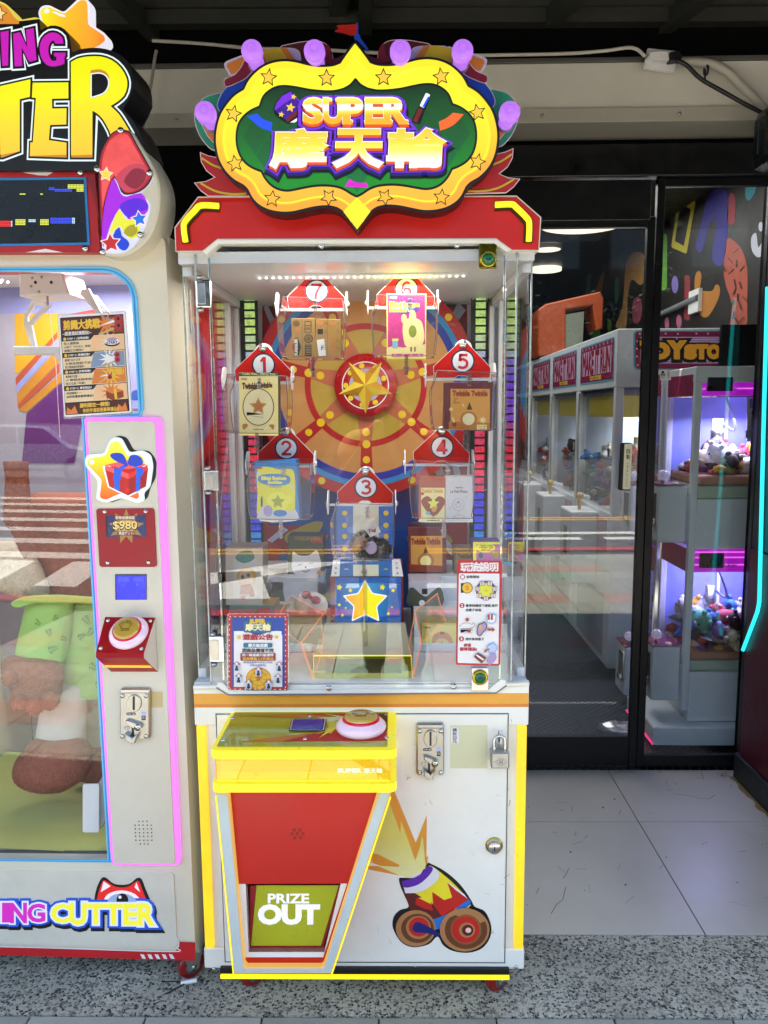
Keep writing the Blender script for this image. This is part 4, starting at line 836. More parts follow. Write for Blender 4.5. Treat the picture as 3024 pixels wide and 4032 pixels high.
pr(mm,'lower_back_art',BW,fD,[
 ([(383,330),(600,230),(1150,230),(1300,330),(1303,900),(383,900)],mblu),([(383,250),(560,250),(640,330),(600,600),(383,620)],mred),([(1090,240),(1303,240),(1303,620),(1120,600),(1050,330)],mred),
 (smooth([(485,290),(540,262),(610,232),(655,235),(640,275),(600,330),(500,330)],3,True),molv),(smooth([(1040,275),(1050,238),(1100,240),(1210,285),(1230,330),(1100,330)],3,True),molv),
 ([(640,300),(680,290),(600,500),(560,560),(640,420)],mor),([(1030,300),(1070,290),(1100,420),(1150,560),(1080,480)],mor),
 ([(385,330),(480,255),(500,268),(385,360)],mlb),([(400,310),(470,350),(430,480),(400,480)],mrd2),([(470,360),(540,400),(560,480),(490,470),(440,430)],mat('art_light_blue','#2a68a8',.45)),
 ([(1130,270),(1170,265),(1290,400),(1290,450)],mlb)],l0=.0105,dl=.0004)
# ---------------- big wheel disc
WD=Y(.66); wc=WD.px(fU,790,833); wr=(WD.px(fU,1031,833)[0]-WD.px(fU,549,833)[0])/2
u_=wr/241
tan=mat('wheel_tan','#c98f52',.42); oli=mat('wheel_gold','#b99b3c',.42); rdk=mat('wheel_red','#b3161c',.42); ltb=mat('wheel_sky','#1f86c4',.42); dkb=mat('wheel_blue','#1530a0',.42); pnk=mat('wheel_rose','#bb6848',.42); dot=mat('wheel_yellow','#e8c81e',.4)
m=MB(); m.poly(WD,circ(*wc,wr,96),rdk,0,.006,ms=WHITE2); wh=m.out('wheel_disc',mm)
m=MB(); C=lambda r,n=72: circ(*wc,r*u_,n)
m.poly(WD,C(218),ltb,.0004,0,[C(206)]); m.poly(WD,C(206),dkb,.0004,0,[C(190)]); m.poly(WD,C(190),tan,.0004)
for k in range(7):     # alternating light fans
    a=R_(270+51.43*k+25.7); m.poly(WD,[(wc[0]+r*u_*math.cos(a+t),wc[1]+r*u_*math.sin(a+t)) for r,t in ((60,-.16),(189,-.11),(189,.02),(60,.04))],mat('wheel_tan_light','#cc9558',.42),.0007)
m.poly(WD,C(126),oli,.0008)
for k in range(7):
    a=R_(270+51.43*k); d=Vector((math.cos(a),math.sin(a))); nn=Vector((-d.y,d.x))
    sp=lambda r0,r1,w0,w1: [tuple(Vector(wc)+d*r0*u_+nn*w0*u_),tuple(Vector(wc)+d*r1*u_+nn*w1*u_),tuple(Vector(wc)+d*r1*u_-nn*w1*u_),tuple(Vector(wc)+d*r0*u_-nn*w0*u_)]
    m.poly(WD,sp(60,126,19,11),pnk,.0011); m.poly(WD,sp(122,192,11,14),rdk,.0012)
m.poly(WD,C(132),rdk,.0015,0,[C(119)])
for k in range(7):
    a=R_(270+51.43*k)
    for r,q in ((100,8.5),(126,9),(160,8),(228,8)): m.poly(WD,circ(wc[0]+r*u_*math.cos(a+(.0 if r<200 else .45)),wc[1]+r*u_*math.sin(a+(.0 if r<200 else .45)),q*u_,16),dot,.0019)
m.out('wheel_print',wh)
hb_=MB().lathe((wc[0],.655,wc[1]),(0,-1,0),[(.0001,.02),(66*u_,.02),(67*u_,.018),(67*u_,0)],mat('hub_red','#b0121a',.3),48).out('hub',wh)
HB=Y(.634); m=MB(); hr=u_*.97
m.poly(HB,circ(*wc,52*hr,48),mat('hub_white','#e8e0e4',.3),.0006,0,[circ(*wc,49.5*hr,48)]); m.poly(HB,circ(*wc,36*hr,40),mat('hub_lilac','#bfb2c8',.25),.0004)
for k in range(9): a=R_(20+40*k); m.poly(HB,circ(wc[0]+43*hr*math.cos(a),wc[1]+43*hr*math.sin(a),6*hr,14),dot,.0008)
m.out('hub_print',hb_)
m=MB(); so_=star(*wc,62*hr,math.pi,.42); sc0=HB.pt(*wc,.022); gd1=mat('star_gold','#d29a2c',.3,.2); gd2=mat('star_gold_light','#f0d84a',.3,.1)
V=[HB.pt(*q,.004) for q in so_]+[sc0]; n=10
for i in range(n): m.add([V[i],V[(i+1)%n],V[10]],[(0,2,1)],gd2 if (i%2==0) else gd1)
m.out('star_boss',hb_)
# ---------------- side light strips
def slotcol(t):
    st_=[(0,(.75,.95,.55)),(.12,(.85,1,.55)),(.22,(.7,.75,.95)),(.3,(.45,.25,1)),(.42,(.6,.3,1)),(.55,(1,.18,.28)),(.68,(1,.15,.4)),(.72,(.25,.15,1)),(.82,(.05,.1,1)),(.88,(.05,.55,1)),(1,(.1,.7,1))]
    for (a,c),(b_,d) in zip(st_,st_[1:]):
        if t<=b_: k=(t-a)/(b_-a); return tuple(c[i]*(1-k)+d[i]*k for i in range(3))
    return st_[-1][1]
SLM=[]
for i in range(20):
    c=slotcol(i/19); c=tuple(v**2.2*.9+.02 for v in c); SLM.append(mat('slot_light_%s'%'abcdefghijklmnopqrst'[i],c,.3,emit=.62,var=.35,vs=70))
LPn=Y(.60)
for fx0,fx1,fy,fx2 in ((275,357,196,0),(1322,1402,192,1)):
    a=LPn.un(fC,fx0,fy); c=LPn.un(fC,fx1,fy); zt_=a.z; zl_=zb+.16
    pl_=MB().bbox(a.x,c.x,.600,.606,zl_,zt_,BLACK,.001).out('light_strip_plate',mm)
    if fx2: MB().bbox(c.x+.002,c.x+.016,.585,.70,zb+.004,1.86,CW,.002).out('strip_post',mm)
    else: MB().bbox(a.x-.016,a.x-.002,.585,.70,zb+.004,1.86,CW,.002).out('strip_post',mm)
    w=c.x-a.x; n=36; pt_=(zt_-zl_-.01)/n
    for i in range(n):
        z1=zt_-.006-i*pt_; MB().box(a.x+w*.27,a.x+w*.83,.5985,.5998,z1-pt_*.74,z1,SLM[min(19,int(i/n*20))]).out('light_slot',pl_)
    for i in (1,13,25): 
        for k in (.12,.92): MB().lathe((a.x+w*k,.6,zt_-.02-i*pt_),(0,-1,0),[(.003,0),(.002,.002),(.0001,.002)],STEEL,8).out('rivet',pl_)
# ---------------- seven baskets
BK=Y(.24); BF_=Y(.13)
b0=BK.un(fL,575,138)
def bl(x,y,pl=BK):      # template pixel of crop L -> world
    return pl.px(fL,x,y)
BASK=glassmat('basket_clear',tint='#f2f1f1',f0=.06,dens=.02,body='#d8d2d2')
BEDGE=mat('basket_edge','#6e6468',.15,.2,spec=.8)
arm=thing('basket','x','x',b0); 
for k_ in ('label','category'): del arm[k_]
arm.name='basket'; LOC['basket']=b0.copy()
m=MB(); m.px(BK,fL,circ(583,190,104,24),WHITE2,-.004,.004); m.out('pivot_disc',arm)
m=MB(); tri=[(548,96),(604,96),(645,140),(912,418),(905,545),(650,545),(622,515),(525,515),(498,545),(252,545),(236,405),(508,140)]
m.px(BK,fL,roundpoly(tri,14),WHITE2,0,.004); m.poly(BK,inset(roundpoly(BK.pts(fL,tri),.006),.0012),mat('plate_red','#c4170f',.5,spec=.2),.0004); plt=m.out('number_plate',arm)
m=MB(); m.px(BK,fL,circ(581,343,139,40),mat('plate_navy','#141238',.4),.0010); m.px(BK,fL,circ(582,343,120,40),mat('plate_white','#dfe0e2',.4),.0014); m.out('plate_roundel',plt)
q=BK.px(fL,575,140); MB().lathe(BK.pt(*q,.0004),(0,-1,0),[(.0115,0),(.010,.004),(.0001,.005)],CHROME,16).out('pivot_bolt',arm)
m=MB(); m.px(BK,fL,rect(150,548,915,576),WHITE2,.004,.004); m.out('cross_bar',arm)
for a,c_ in (((148,355),(165,360)),((922,385),(940,392))):
    x=BK.px(fL,a[0] if a[0]<500 else 928,a[1])[0]; m=MB(); PX=PlX(x-.002 if a[0]<500 else x+.002); z0_=BK.px(fL,500,655)[1]; z1_=BK.px(fL,500,372)[1]
    m.poly(PX,roundpoly([(-.24,z1_),(-.235,z0_+.04),(-.21,z0_),(-.190,z0_),(-.180,z0_+.03),(-.19,z1_-.02),(-.205,z1_)],.012),WHITE2,.0015,.003); ear=m.out('side_ear',arm)
    MB().lathe((x+(-.0035 if a[0]<500 else .0035),.205,z0_+.028),(-1 if a[0]<500 else 1,0,0),[(.009,0),(.009,.003),(.004,.006),(.0001,.006)],CHROME,12).out('ear_bolt',ear)
path=[(188,408),(168,520),(135,610),(125,680),(135,850),(150,1020),(170,1080),(215,1108),(830,1112),(862,1085),(878,1000),(890,850),(893,700),(888,600),(880,432)]
# front face on BF_, same world size as traced on BK plane centre depth
def bf(x,y): a=BK.px(fL,x,y); return (a[0],a[1])
PB=[BF_.px(fL,x,y) for x,y in path]
# fit the traced front outline (drawn at the front plane)
m=MB(); m.poly(BF_,PB,BASK,0,.0); bkt=m.out('basket_front',arm)
m=MB(); n=len(PB)
sm_=smooth(PB,3); V=[(x,.131,z_) for x,z_ in sm_]+[(x,.225,z_) for x,z_ in sm_]; k=len(sm_)
m.add(V,[(i,i+1,k+i+1,k+i) for i in range(k-1)],BASK,True); m.out('basket_shell',arm)
m=MB(); m.tube([(x,.1305,z_) for x,z_ in sm_],.0011,BEDGE,5); m.tube([(PB[0][0],.1305,PB[0][1]),(PB[-1][0],.1305,PB[-1][1])],.0008,BEDGE,5); m.out('basket_rim',bkt)
MB().tube([(x,.2255,z_) for x,z_ in sm_],.0009,BEDGE,5).out('rear_rim',arm)
CL2=glassmat('clip_smoke',tint='#dad6d8',f0=.14,dens=.10,body='#b8b2b6')
m=MB(); a=BF_.un(fL,513,1105); c=BF_.un(fL,560,1345); m.bbox(a.x,c.x,.122,.130,c.z,a.z,CL2,.001); m.bbox(a.x-.003,c.x+.003,.119,.131,c.z+.015,c.z+.022,CL2,.001); m.out('tail_clip',arm)
m=MB(); a=BF_.un(fL,545,455); c=BF_.un(fL,590,588); m.bbox(a.x,c.x,.120,.132,c.z,a.z,CL2,.001); m.bbox(a.x-.002,c.x+.002,.118,.132,(a.z+c.z)/2-.002,(a.z+c.z)/2+.002,CHROME,.0005); m.out('latch',arm)
numsrc={7:(1245,1077),6:(1599,1069),1:(1035,1368),5:(1822,1354),2:(1125,1699),4:(1740,1694),3:(1439,1853)}
dig=mat('digit_red','#c01838',.4)
bask={}; BO={}
_c=lambda L: smooth(L,4)
DIG={1:[('P',[(.46,1.36),(.72,1.36),(.72,.04),(.44,.04),(.44,.98),(.22,.90),(.22,1.10)])],2:[_c([(.12,1.0),(.3,1.24),(.62,1.26),(.86,1.02),(.76,.72),(.18,.2)]),[(.05,.17),(.95,.17)]],3:[_c([(.12,1.1),(.4,1.26),(.75,1.18),(.78,.9),(.42,.73)]),_c([(.42,.73),(.82,.62),(.86,.32),(.5,.13),(.1,.26)])],
 4:[('P',[(.52,1.36),(.80,1.36),(.80,.54),(.98,.54),(.98,.30),(.80,.30),(.80,.04),(.54,.04),(.54,.30),(-.02,.30),(-.02,.52)]),],5:[[(.9,1.22),(.2,1.22)],[(.26,1.3),(.2,.72)],_c([(.18,.76),(.5,.86),(.84,.66),(.82,.3),(.5,.13),(.08,.24)])],
 6:[_c([(.8,1.14),(.5,1.26),(.2,1.0),(.14,.5),(.34,.17),(.66,.15),(.86,.4),(.74,.7),(.42,.74),(.2,.52)])],7:[[(.02,1.22),(.96,1.22)],_c([(.88,1.2),(.6,.8),(.42,.4),(.38,.02)])]}
for nb,(sx_,sy_) in numsrc.items():
    t=BK.un(fW,sx_,sy_); o=arm if nb==7 else dup(arm); o.parent=mm; o.location=t-LOC['prize_machine']
    LOC[o.name]=t.copy(); off=t-b0; bask[nb]=off; BO[nb]=o
for nb,off in bask.items():
    o=BO[nb]
    m=MB(); c0=BK.px(fL,582,343); r_=BK.px(fL,582+120,343)[0]-c0[0]
    w_=r_*(.50 if nb!=1 else .28); h_=r_*.70; cx,cz=c0[0]+off.x,c0[1]+off.z
    qd=[(cx-w_,cz-h_),(cx+w_,cz-h_),(cx+w_,cz+h_),(cx-w_,cz+h_)]
    for st_ in DIG[nb]:
        P_=[(cx+(x-.5)*r_*1.08,cz+(y-.7)*r_*1.12) for x,y in (st_[1] if st_[0]=='P' else st_)]
        m.poly(BK,P_,dig,.0020) if st_[0]=='P' else m.line(BK,P_,r_*.25,dig,.0020)
    m.out('basket_number',o)
# ---------------- pusher unit, ramp and chute
def q3(mb,f,L,m_,flip=False):
    V=[Y(yy).un(f,x,y) for x,y,yy in L]; mb.add(V,[tuple(range(len(V)))[::-1] if flip else tuple(range(len(V)))],m_); return mb
pu=Y(.34)
m=MB(); a=pu.un(fD,684,482); c=pu.un(fD,1016,690); m.bbox(a.x,c.x,.345,.62,c.z,a.z,mat('unit_red','#9c0f18',.35),.003); pbx=m.out('pusher_unit',mm)
PBL=mat('lit_panel_blue','#1a8ae0',.3,emit=.55,var=0,grad=('X',-.08,.08,[(0,'#0a66c8'),(.5,'#38b8ff'),(1,'#0a66c8')]))
m=MB(); m.px(pu,fD,rect(710,484,1006,508),mat('panel_dark_blue','#0a62b4',.3,emit=.2),.001,.004); m.px(pu,fD,rect(708,510,1006,660),PBL,.002,.005); m.px(pu,fD,rect(706,660,1006,688),mat('panel_dark_blue','#0a62b4',.3),.0015,.004); pnl=m.out('star_panel',pbx)
SY=mat('lit_star_big','#ffe020',.3,emit=1.0,var=0,grad=('X',-.06,.06,[(0,'#ff9a1a'),(.45,'#ffc81a'),(.55,'#fff02a'),(1,'#ffe81a')])); SW=mat('lit_star_white','#f0f8ff',.3,emit=.95,var=0)
sc_=pu.px(fD,845,598); R0=(pu.px(fD,943,598)[0]-sc_[0])
m=MB(); m.poly(pu,roundpoly(star(*sc_,R0*1.1,0,.52),.006),SW,.0026); m.poly(pu,roundpoly(star(*sc_,R0*.98,0,.52),.006),SY,.003); m.out('star_emblem',pnl)
m=MB()
for x,y,r in ((728,528,15),(778,542,11),(728,607,9),(742,654,8),(922,528,15),(970,542,11),(948,647,9),(965,617,6),(757,621,6),(760,590,5)): m.px(pu,fD,star(x,y,r,.2,.5,up=-1),mat('lit_yellow_small','#f8e820',.3,emit=.8,var=0),.003)
o_=m.out('small_stars_print',pnl); o_['kind']='stuff'
# sloped top with blue/white band and brackets
m=MB(); q3(m,fD,[(725,480,.34),(970,480,.34),(968,412,.40),(732,412,.40)],mat('band_blue','#0a66b0',.35)); q3(m,fD,[(790,479,.3395),(905,479,.3395),(905,413,.3995),(790,413,.3995)],mat('band_white','#d4d6bc',.35)); m.out('sloped_top',pbx)
for x in (760,938):
    mm_=MB(); V=[Y(.366).un(fD,*q) for q in circ(x,455,12,16)]; mm_.add(V,[tuple(range(16))[::-1]],dot); mm_.out('band_dot',pbx)
for L in ([(690,480,.34),(728,480,.34),(732,405,.4),(700,405,.4)],[(968,480,.34),(1016,480,.34),(1002,402,.4),(965,402,.4)]):
    m=MB(); q3(m,fD,L,WHITE2); br=m.out('top_bracket',pbx)
    for i in range(3):
        t=.2+.3*i; x=(L[0][0]+L[1][0])/2*(1-t)+(L[2][0]+L[3][0])/2*t; y=480-75*t; v=Y(.34+.06*t-.004).un(fD,x,y); MB().ball(v,.003,CHROME,8).out('bracket_screw',br)
# polka panel above the unit, behind basket 3
PU=Y(.42); m=MB(); m.px(PU,fD,rect(715,130,970,420),mat('polka_blue','#1c66c0',.35,emit=.12),0,.02); uc=m.out('polka_panel',mm)
m=MB(); m.px(PU,fD,rect(790,130,905,420),mat('polka_white','#dcdccc',.35,emit=.1),.0006); m.out('white_stripe',uc)
for x in (752,938):
    for y in (150,195,250,300,355): MB().px(PU,fD,circ(x,y,12,16),dot,.0006).out('polka_dot',uc)
# clear column in front of the unit
m=MB(); a=Y(.2).un(fD,832,445); c=Y(.2).un(fD,858,888); m.bbox(a.x,c.x,.196,.204,c.z,a.z,ACRYL,.001).out('guide_bar',mm)
# ramp
m=MB(); CR=mat('ramp_cream','#bdb99a',.35,var=.03); q3(m,fD,[(610,838,.15),(1050,838,.15),(1024,688,.335),(660,688,.335)],CR); m.out('ramp',mm)
# chute opening
m=MB(); q3(m,fD,[(607,957,.035),(1057,953,.035),(1050,842,.148),(612,842,.148)],mat('chute_olive','#77752a',.4)); m.out('chute_surround',mm)
m=MB(); q3(m,fD,[(662,948,.034),(1012,946,.034),(1005,852,.135),(668,852,.135)],mat('chute_dark','#15160a',.5)); m.out('chute_opening',mm)
GE=mat('glow_edge_yellow','#f2ff30',.3,emit=.95); 
GA=Y(.028); aq=[GA.un(fD,*q) for q in ((609,950),(1058,946),(1052,837),(612,837))]
m=MB(); m.add(aq,[(0,1,2,3)],glassmat('fluoro_clear',tint='#e6ec90',f0=.06)); ga=m.out('chute_guard',mm)
MB().tube(aq,.0016,GE,6,closed=True).out('glowing_edge',ga)
# orange fluorescent side plates
GO=mat('glow_edge_coral','#ff8a50',.3,emit=.75); FO=glassmat('fluoro_orange',tint='#f2e6c8',f0=.08)
for f,tri_,low in ((fP,[(612,655,.30),(372,855,.12),(440,1185,.08),(700,960,.26)],[(440,1185,.08),(372,855,.12),(300,1230,.10),(325,1320,.06),(340,1600,.03)]),
                   (fD,[(512,565,.30),(462,640,.24),(500,740,.08),(555,782,.10),(655,650,.24)],[(555,782,.10),(648,690,.2),(655,790,.10),(612,945,.03)])):
    A=[Y(d_).un(f,x,y) for x,y,d_ in tri_]; B=[Y(d_).un(f,x,y) for x,y,d_ in low]
    m=MB(); m.add(A,[tuple(range(len(A)))],FO); m.add(B,[tuple(range(len(B)))],FO); o=m.out('deflector_plate',mm)
    MB().tube(A,.0014,GO,5,closed=True).tube([B[0],B[-1]],.0016,GO,5).tube(B[1:],.0009,GO,5).out('glowing_edge',o)
# ---------------- notices on the glass
NP=Y(-.0148)
def prints(parent,name,pl,f,items,l0=.0004,dl=.00012,**kw):
    mb=MB()
    for i,it in enumerate(items):
        l=l0+dl*i
        if it[0]=='T': mb.pxtext(pl,f,it[1],*it[2],it[3],l,it[4] if len(it)>4 else .02)
        elif it[0]=='L': mb.pxline(pl,f,it[1],it[2],it[3],l)
        else: mb.px(pl,f,it[0],it[1],l)
    return mb.out(name,parent,**kw)
p_w=mat('paper_white','#e6e2e0',.35); p_r=mat('print_red','#b03038',.4); p_b=mat('print_blue','#24489a',.4); p_k=mat('print_black','#1c1a1e',.4); p_y=mat('print_yellow','#e2b43a',.4); p_t=mat('print_teal','#246a88',.4); p_m=mat('print_maroon','#8a3030',.4); p_g=mat('print_grey','#8a8c94',.4); p_p=mat('print_purple','#a890b8',.4); p_o=mat('print_orange','#d87a2a',.4)
m=MB(); m.px(NP,fQ,rrect(113,420,737,1200,30),glassmat('laminate',tint='#f2f2f2',f0=.1,dens=.25,body='#d8d6d2'),0,.0012); m.px(NP,fQ,rrect(125,432,723,1190,22),p_r,.0003); po=m.out('game_notice',mm)
it=[(rrect(162,462,692,1158,14),p_b),(sm([(182,600),(300,600),(420,640),(560,600),(660,600)],2)+[(668,1160),(182,1160)],p_w),(rect(182,640,668,1156),p_w),
 (circ(430,1075,128,32,112),p_y),('L',circ(430,1075,122,32,106),8,p_o),('L',circ(430,1075,80,28,70),6,p_o),(star(430,1075,34,0,.45,up=-1),p_m)]
for k in range(8): a=k*math.pi/4+.2; it.append(('L',[(430,1075),(430+118*math.cos(a),1075+104*math.sin(a))],5,p_o))
it+=[(rrect(280,495,560,612,18),p_t),('T','SUPER',(345,478,495,520),p_y,.07),('T','摩天輪',(300,525,550,592),mat('paper_cream','#efe0a8',.4),.04),
 ('T','遊戲公告',(274,628,572,686),p_r,.04),(star(235,660,28,0,.45,up=-1),p_y),(star(612,658,26,0,.45,up=-1),p_y),(rrect(278,716,570,762,12),p_t),('T','摩天輪遊戲',(328,722,522,756),p_w,.03),('T','因商品價值不同',(270,772,578,808),p_k,.03),
 (rrect(248,816,602,894,12),p_m),('T','同一輪遊戲只能選擇',(268,822,580,850),p_w,.02),('T','當局轉盤上7件商品',(272,858,580,888),p_y,.02),('T','(兩側放置為不同局之商品',(276,902,570,922),p_b,.01),('T','恕無法做更換)',(342,930,504,950),p_b,.01)]
for x,y in ((212,962),(232,1080),(332,1140),(430,1010),(534,1140),(640,962),(628,1080)):
    it+=[([(x,y-62),(x-42,y-30),(x+42,y-30)],p_r),(circ(x,y-40,14,12),p_w),(rrect(x-30,y-32,x+30,y+34,4),mat('print_pale_blue','#b8c4dc',.4)),(circ(x,y-8,13,12),p_k),(rect(x-16,y+4,x+16,y+30),p_k)]
for i in range(12):
    it+=[(circ(150+i*50,446,6,8),p_w),(circ(150+i*50,1172,6,8),p_w)]
for i in range(14): it+=[(circ(144,470+i*52,6,8),p_w),(circ(706,470+i*52,6,8),p_w)]
prints(po,'notice_print',NP,fQ,it,.0006,.0001)
for s_ in (-1,1):
    pass
m=MB(); m.px(NP,fP,[(838,292),(1312,300),(1320,330),(1300,1425),(1280,1442),(825,1432),(817,1410),(832,310)],mat('sticker_red','#c22a34',.4),0,.0008); po2=m.out('instruction_sticker',mm)
it=[(roundpoly([(848,434),(1290,438),(1278,1420),(834,1410)],14),p_w),('T','玩法說明',(875,322,1270,408),p_w,.085),('T','玩法說明',(885,330,1262,402),mat('sticker_red2','#b8242c',.4),.03)]
for n_,x,y in ((1,888,474),(2,882,785),(3,876,1147)): it+=[(circ(x,y,28,20),p_r),('T',str(n_),(x-9,y-15,x+9,y+15),p_w,.04)]
it+=[('T','投幣開始',(930,458,1070,488),p_k,.02),('T','看準時機按下按鈕,推杆',(922,770,1272,802),p_k,.02),('T','往籃子前進.',(922,818,1098,848),p_k,.02),('T','推杆推倒籃子',(920,1134,1122,1164),p_k,.02),('T','恭喜',(902,1198,980,1232),p_r,.04),('T','獲得禮品!',(858,1240,1042,1276),p_r,.04),
 (rect(870,540,900,645),p_k),(circ(938,592,60,28),p_k),(circ(938,592,54,28),p_y),('T','$',(918,566,958,620),p_o,.01),
 (circ(1142,618,112,28,104),mat('print_plum','#6a4a80',.4)),(circ(1142,618,86,28,80),mat('print_lime','#d8d84a',.4)),(star(1142,618,24,0,.45,up=-1),p_y)]
for k in range(7):
    a=R_(90+51.4*k); x,y=1142+95*math.cos(a),618+86*math.sin(a); it+=[(rrect(x-26,y-24,x+26,y+26,5),p_k),(rrect(x-22,y-20,x+22,y+22,4),p_w),(rect(x-12,y-20,x-5,y+18),p_r),(rect(x+4,y-20,x+11,y+18),p_r)]
it+=[([(925,915),(952,915),(952,932),(966,932),(938,958),(910,932),(925,932)],p_r),('L',sm([(852,1010),(880,980),(940,968),(990,985),(1000,965),(1020,990),(980,1028),(900,1030),(856,1040)],3),4,p_k),([(866,1045),(995,1045),(992,1075),(870,1075)],p_w),('L',[(866,1045),(995,1045),(992,1078),(868,1076),(866,1045)],4,p_k),([(930,1045),(980,1045),(975,1072),(935,1070)],p_r),
 (sm([(1120,955),(1150,985),(1145,1040),(1110,1075),(1085,1110),(1055,1108),(1040,1060),(1060,985),(1095,975)],3),p_k),(sm([(1118,965),(1142,990),(1136,1036),(1104,1068),(1080,1102),(1060,1100),(1048,1056),(1066,992),(1098,984)],3),p_p),(circ(1078,1015,14,12,24),p_y),
 ([(1156,1030),(1210,1030),(1210,1015),(1238,1042),(1210,1068),(1210,1052),(1156,1052)],p_r),(roundpoly([(1145,895),(1190,870),(1255,875),(1250,960),(1200,980),(1150,962)],12),mat('print_sky','#6aa8e0',.4)),(roundpoly([(1155,900),(1192,882),(1245,885),(1240,952),(1200,970),(1158,955)],10),p_w),(rect(1160,875,1215,935),p_r),(rect(1182,875,1192,935),p_w),
 (roundpoly([(1150,1220),(1225,1178),(1272,1240),(1235,1298),(1165,1285)],8),mat('print_sky','#6aa8e0',.4)),(roundpoly([(1162,1225),(1222,1190),(1260,1240),(1230,1288),(1172,1276)],8),mat('print_pale_blue','#b8c4dc',.4)),([(1115,1285),(1130,1258),(1175,1245),(1185,1252),(1140,1275),(1150,1290)],p_r),
 ([(1008,1335),(1052,1288),(1145,1345),(1095,1408)],p_k),([(1016,1335),(1054,1296),(1136,1346),(1094,1398)],p_m),([(1030,1320),(1042,1308),(1120,1362),(1108,1376)],p_w),(sm([(1240,1290),(1255,1330),(1245,1370),(1200,1415),(1170,1420),(1150,1380),(1180,1310)],3),p_p)]
prints(po2,'sticker_print',NP,fP,it,.0009,.00008)
# ================================================================== prizes in baskets and on the shelf
def pbox(name,label,cat,f,quad,yf,dep,mf,ms,items=(),group=None,dl=.00006):
    pl=Y(yf); P=pl.pts(f,quad); cz=min(q[1] for q in P); cx=sum(q[0] for q in P)/4
    t=thing(name,label,cat,(cx,yf+dep/2,cz),group)
    MB().poly(pl,P,mf,0,dep,ms=ms,bev=.0008).out('carton',t)
    if items: prints(t,'front_print',pl,f,items,.0004,dl)
    return t
K=lambda n,c,r=.4,**k: mat('box_'+n,c,r,**k)
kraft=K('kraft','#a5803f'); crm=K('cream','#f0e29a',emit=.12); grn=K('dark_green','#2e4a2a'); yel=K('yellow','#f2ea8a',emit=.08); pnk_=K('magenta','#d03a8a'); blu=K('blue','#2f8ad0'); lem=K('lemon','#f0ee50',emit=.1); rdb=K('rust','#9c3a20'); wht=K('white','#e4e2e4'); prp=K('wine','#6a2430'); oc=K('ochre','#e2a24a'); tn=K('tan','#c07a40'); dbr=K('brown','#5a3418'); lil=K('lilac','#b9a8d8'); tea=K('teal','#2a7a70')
def blob(x,y,r,c1,c2): return [(circ(x,y,r,20,r*1.1),c1),(star(x,y,r*.6,0,.5,up=-1),c2)]
# basket 7: two kraft cartons
bf7=[(rect(320,885,385,1092),p_k),('T','FUGGLER',(318,1060,318,1060),p_k)]
G='boxes in the numbered baskets'
t=pbox('prize_carton','brown kraft carton with a tall black label lying left in basket number 7','carton',fL,[(283,660),(560,655),(563,1108),(300,1104)],.165,.045,kraft,K('kraft_dark','#7a5c2c'),[
 ([(330,885),(360,878),(400,990),(372,1092),(322,1092)],p_k),(rrect(300,955,326,1028,4),p_r),('L',[(413,662),(416,1104)],3,dbr),(rrect(440,690,520,825,6),p_k),(rrect(448,700,512,740,3),kraft),(rrect(448,748,512,818,3),kraft)]+
 [(rect(452+14*i,752+14*j,462+14*i,762+14*j),p_k) for i in range(4) for j in range(4) if (i*3+j*5)%3]+[(circ(487,895,50,24),p_k),(circ(487,895,38,20),kraft),(circ(487,895,30,20),K('kraft_mid','#6e5228')),(rect(445,965,522,1098),p_k)]+[(rect(453,975+20*i,514,982+20*i),kraft) for i in range(6)]+[(circ(345,720,40,16,36),K('kraft_mid','#6e5228')),(circ(352,790,34,16,34),tn)],group=G)
m=MB(); pl=Y(.165); m.text(pl,'FUGGLER',[pl.px(fL,360,1088),pl.px(fL,356,895),pl.px(fL,328,900),pl.px(fL,330,1088)],p_w,.0011,.05); m.out('sideways_lettering',t)
it=[('L',[(708,668),(706,1105)],3,dbr)]
for j in range(5):
    y=715+j*98
    if j!=1: it+=[(circ(765,y,32,14,28),tn),(circ(757,y-5,4,8),p_k),(circ(775,y-5,4,8),p_k)]
    it+=[('L',circ(828,y,14,12),4,K('kraft_mid','#6e5228'))]
    if j<2: it+=[(rrect(592,y-30,655,y+30,8),tn if j==0 else p_k),('L',circ(688,y,13,12),4,dbr)]
it+=[([(582,910),(668,898),(690,1092),(605,1100)],p_w),('T','6+1',(632,965,668,1030),p_k,.04)]
t=pbox('prize_carton','kraft carton with a white 6+1 price tag standing right in basket number 7','carton',fL,[(570,665),(855,668),(860,1110),(560,1105)],.165,.05,kraft,K('kraft_dark','#7a5c2c'),it,group=G)
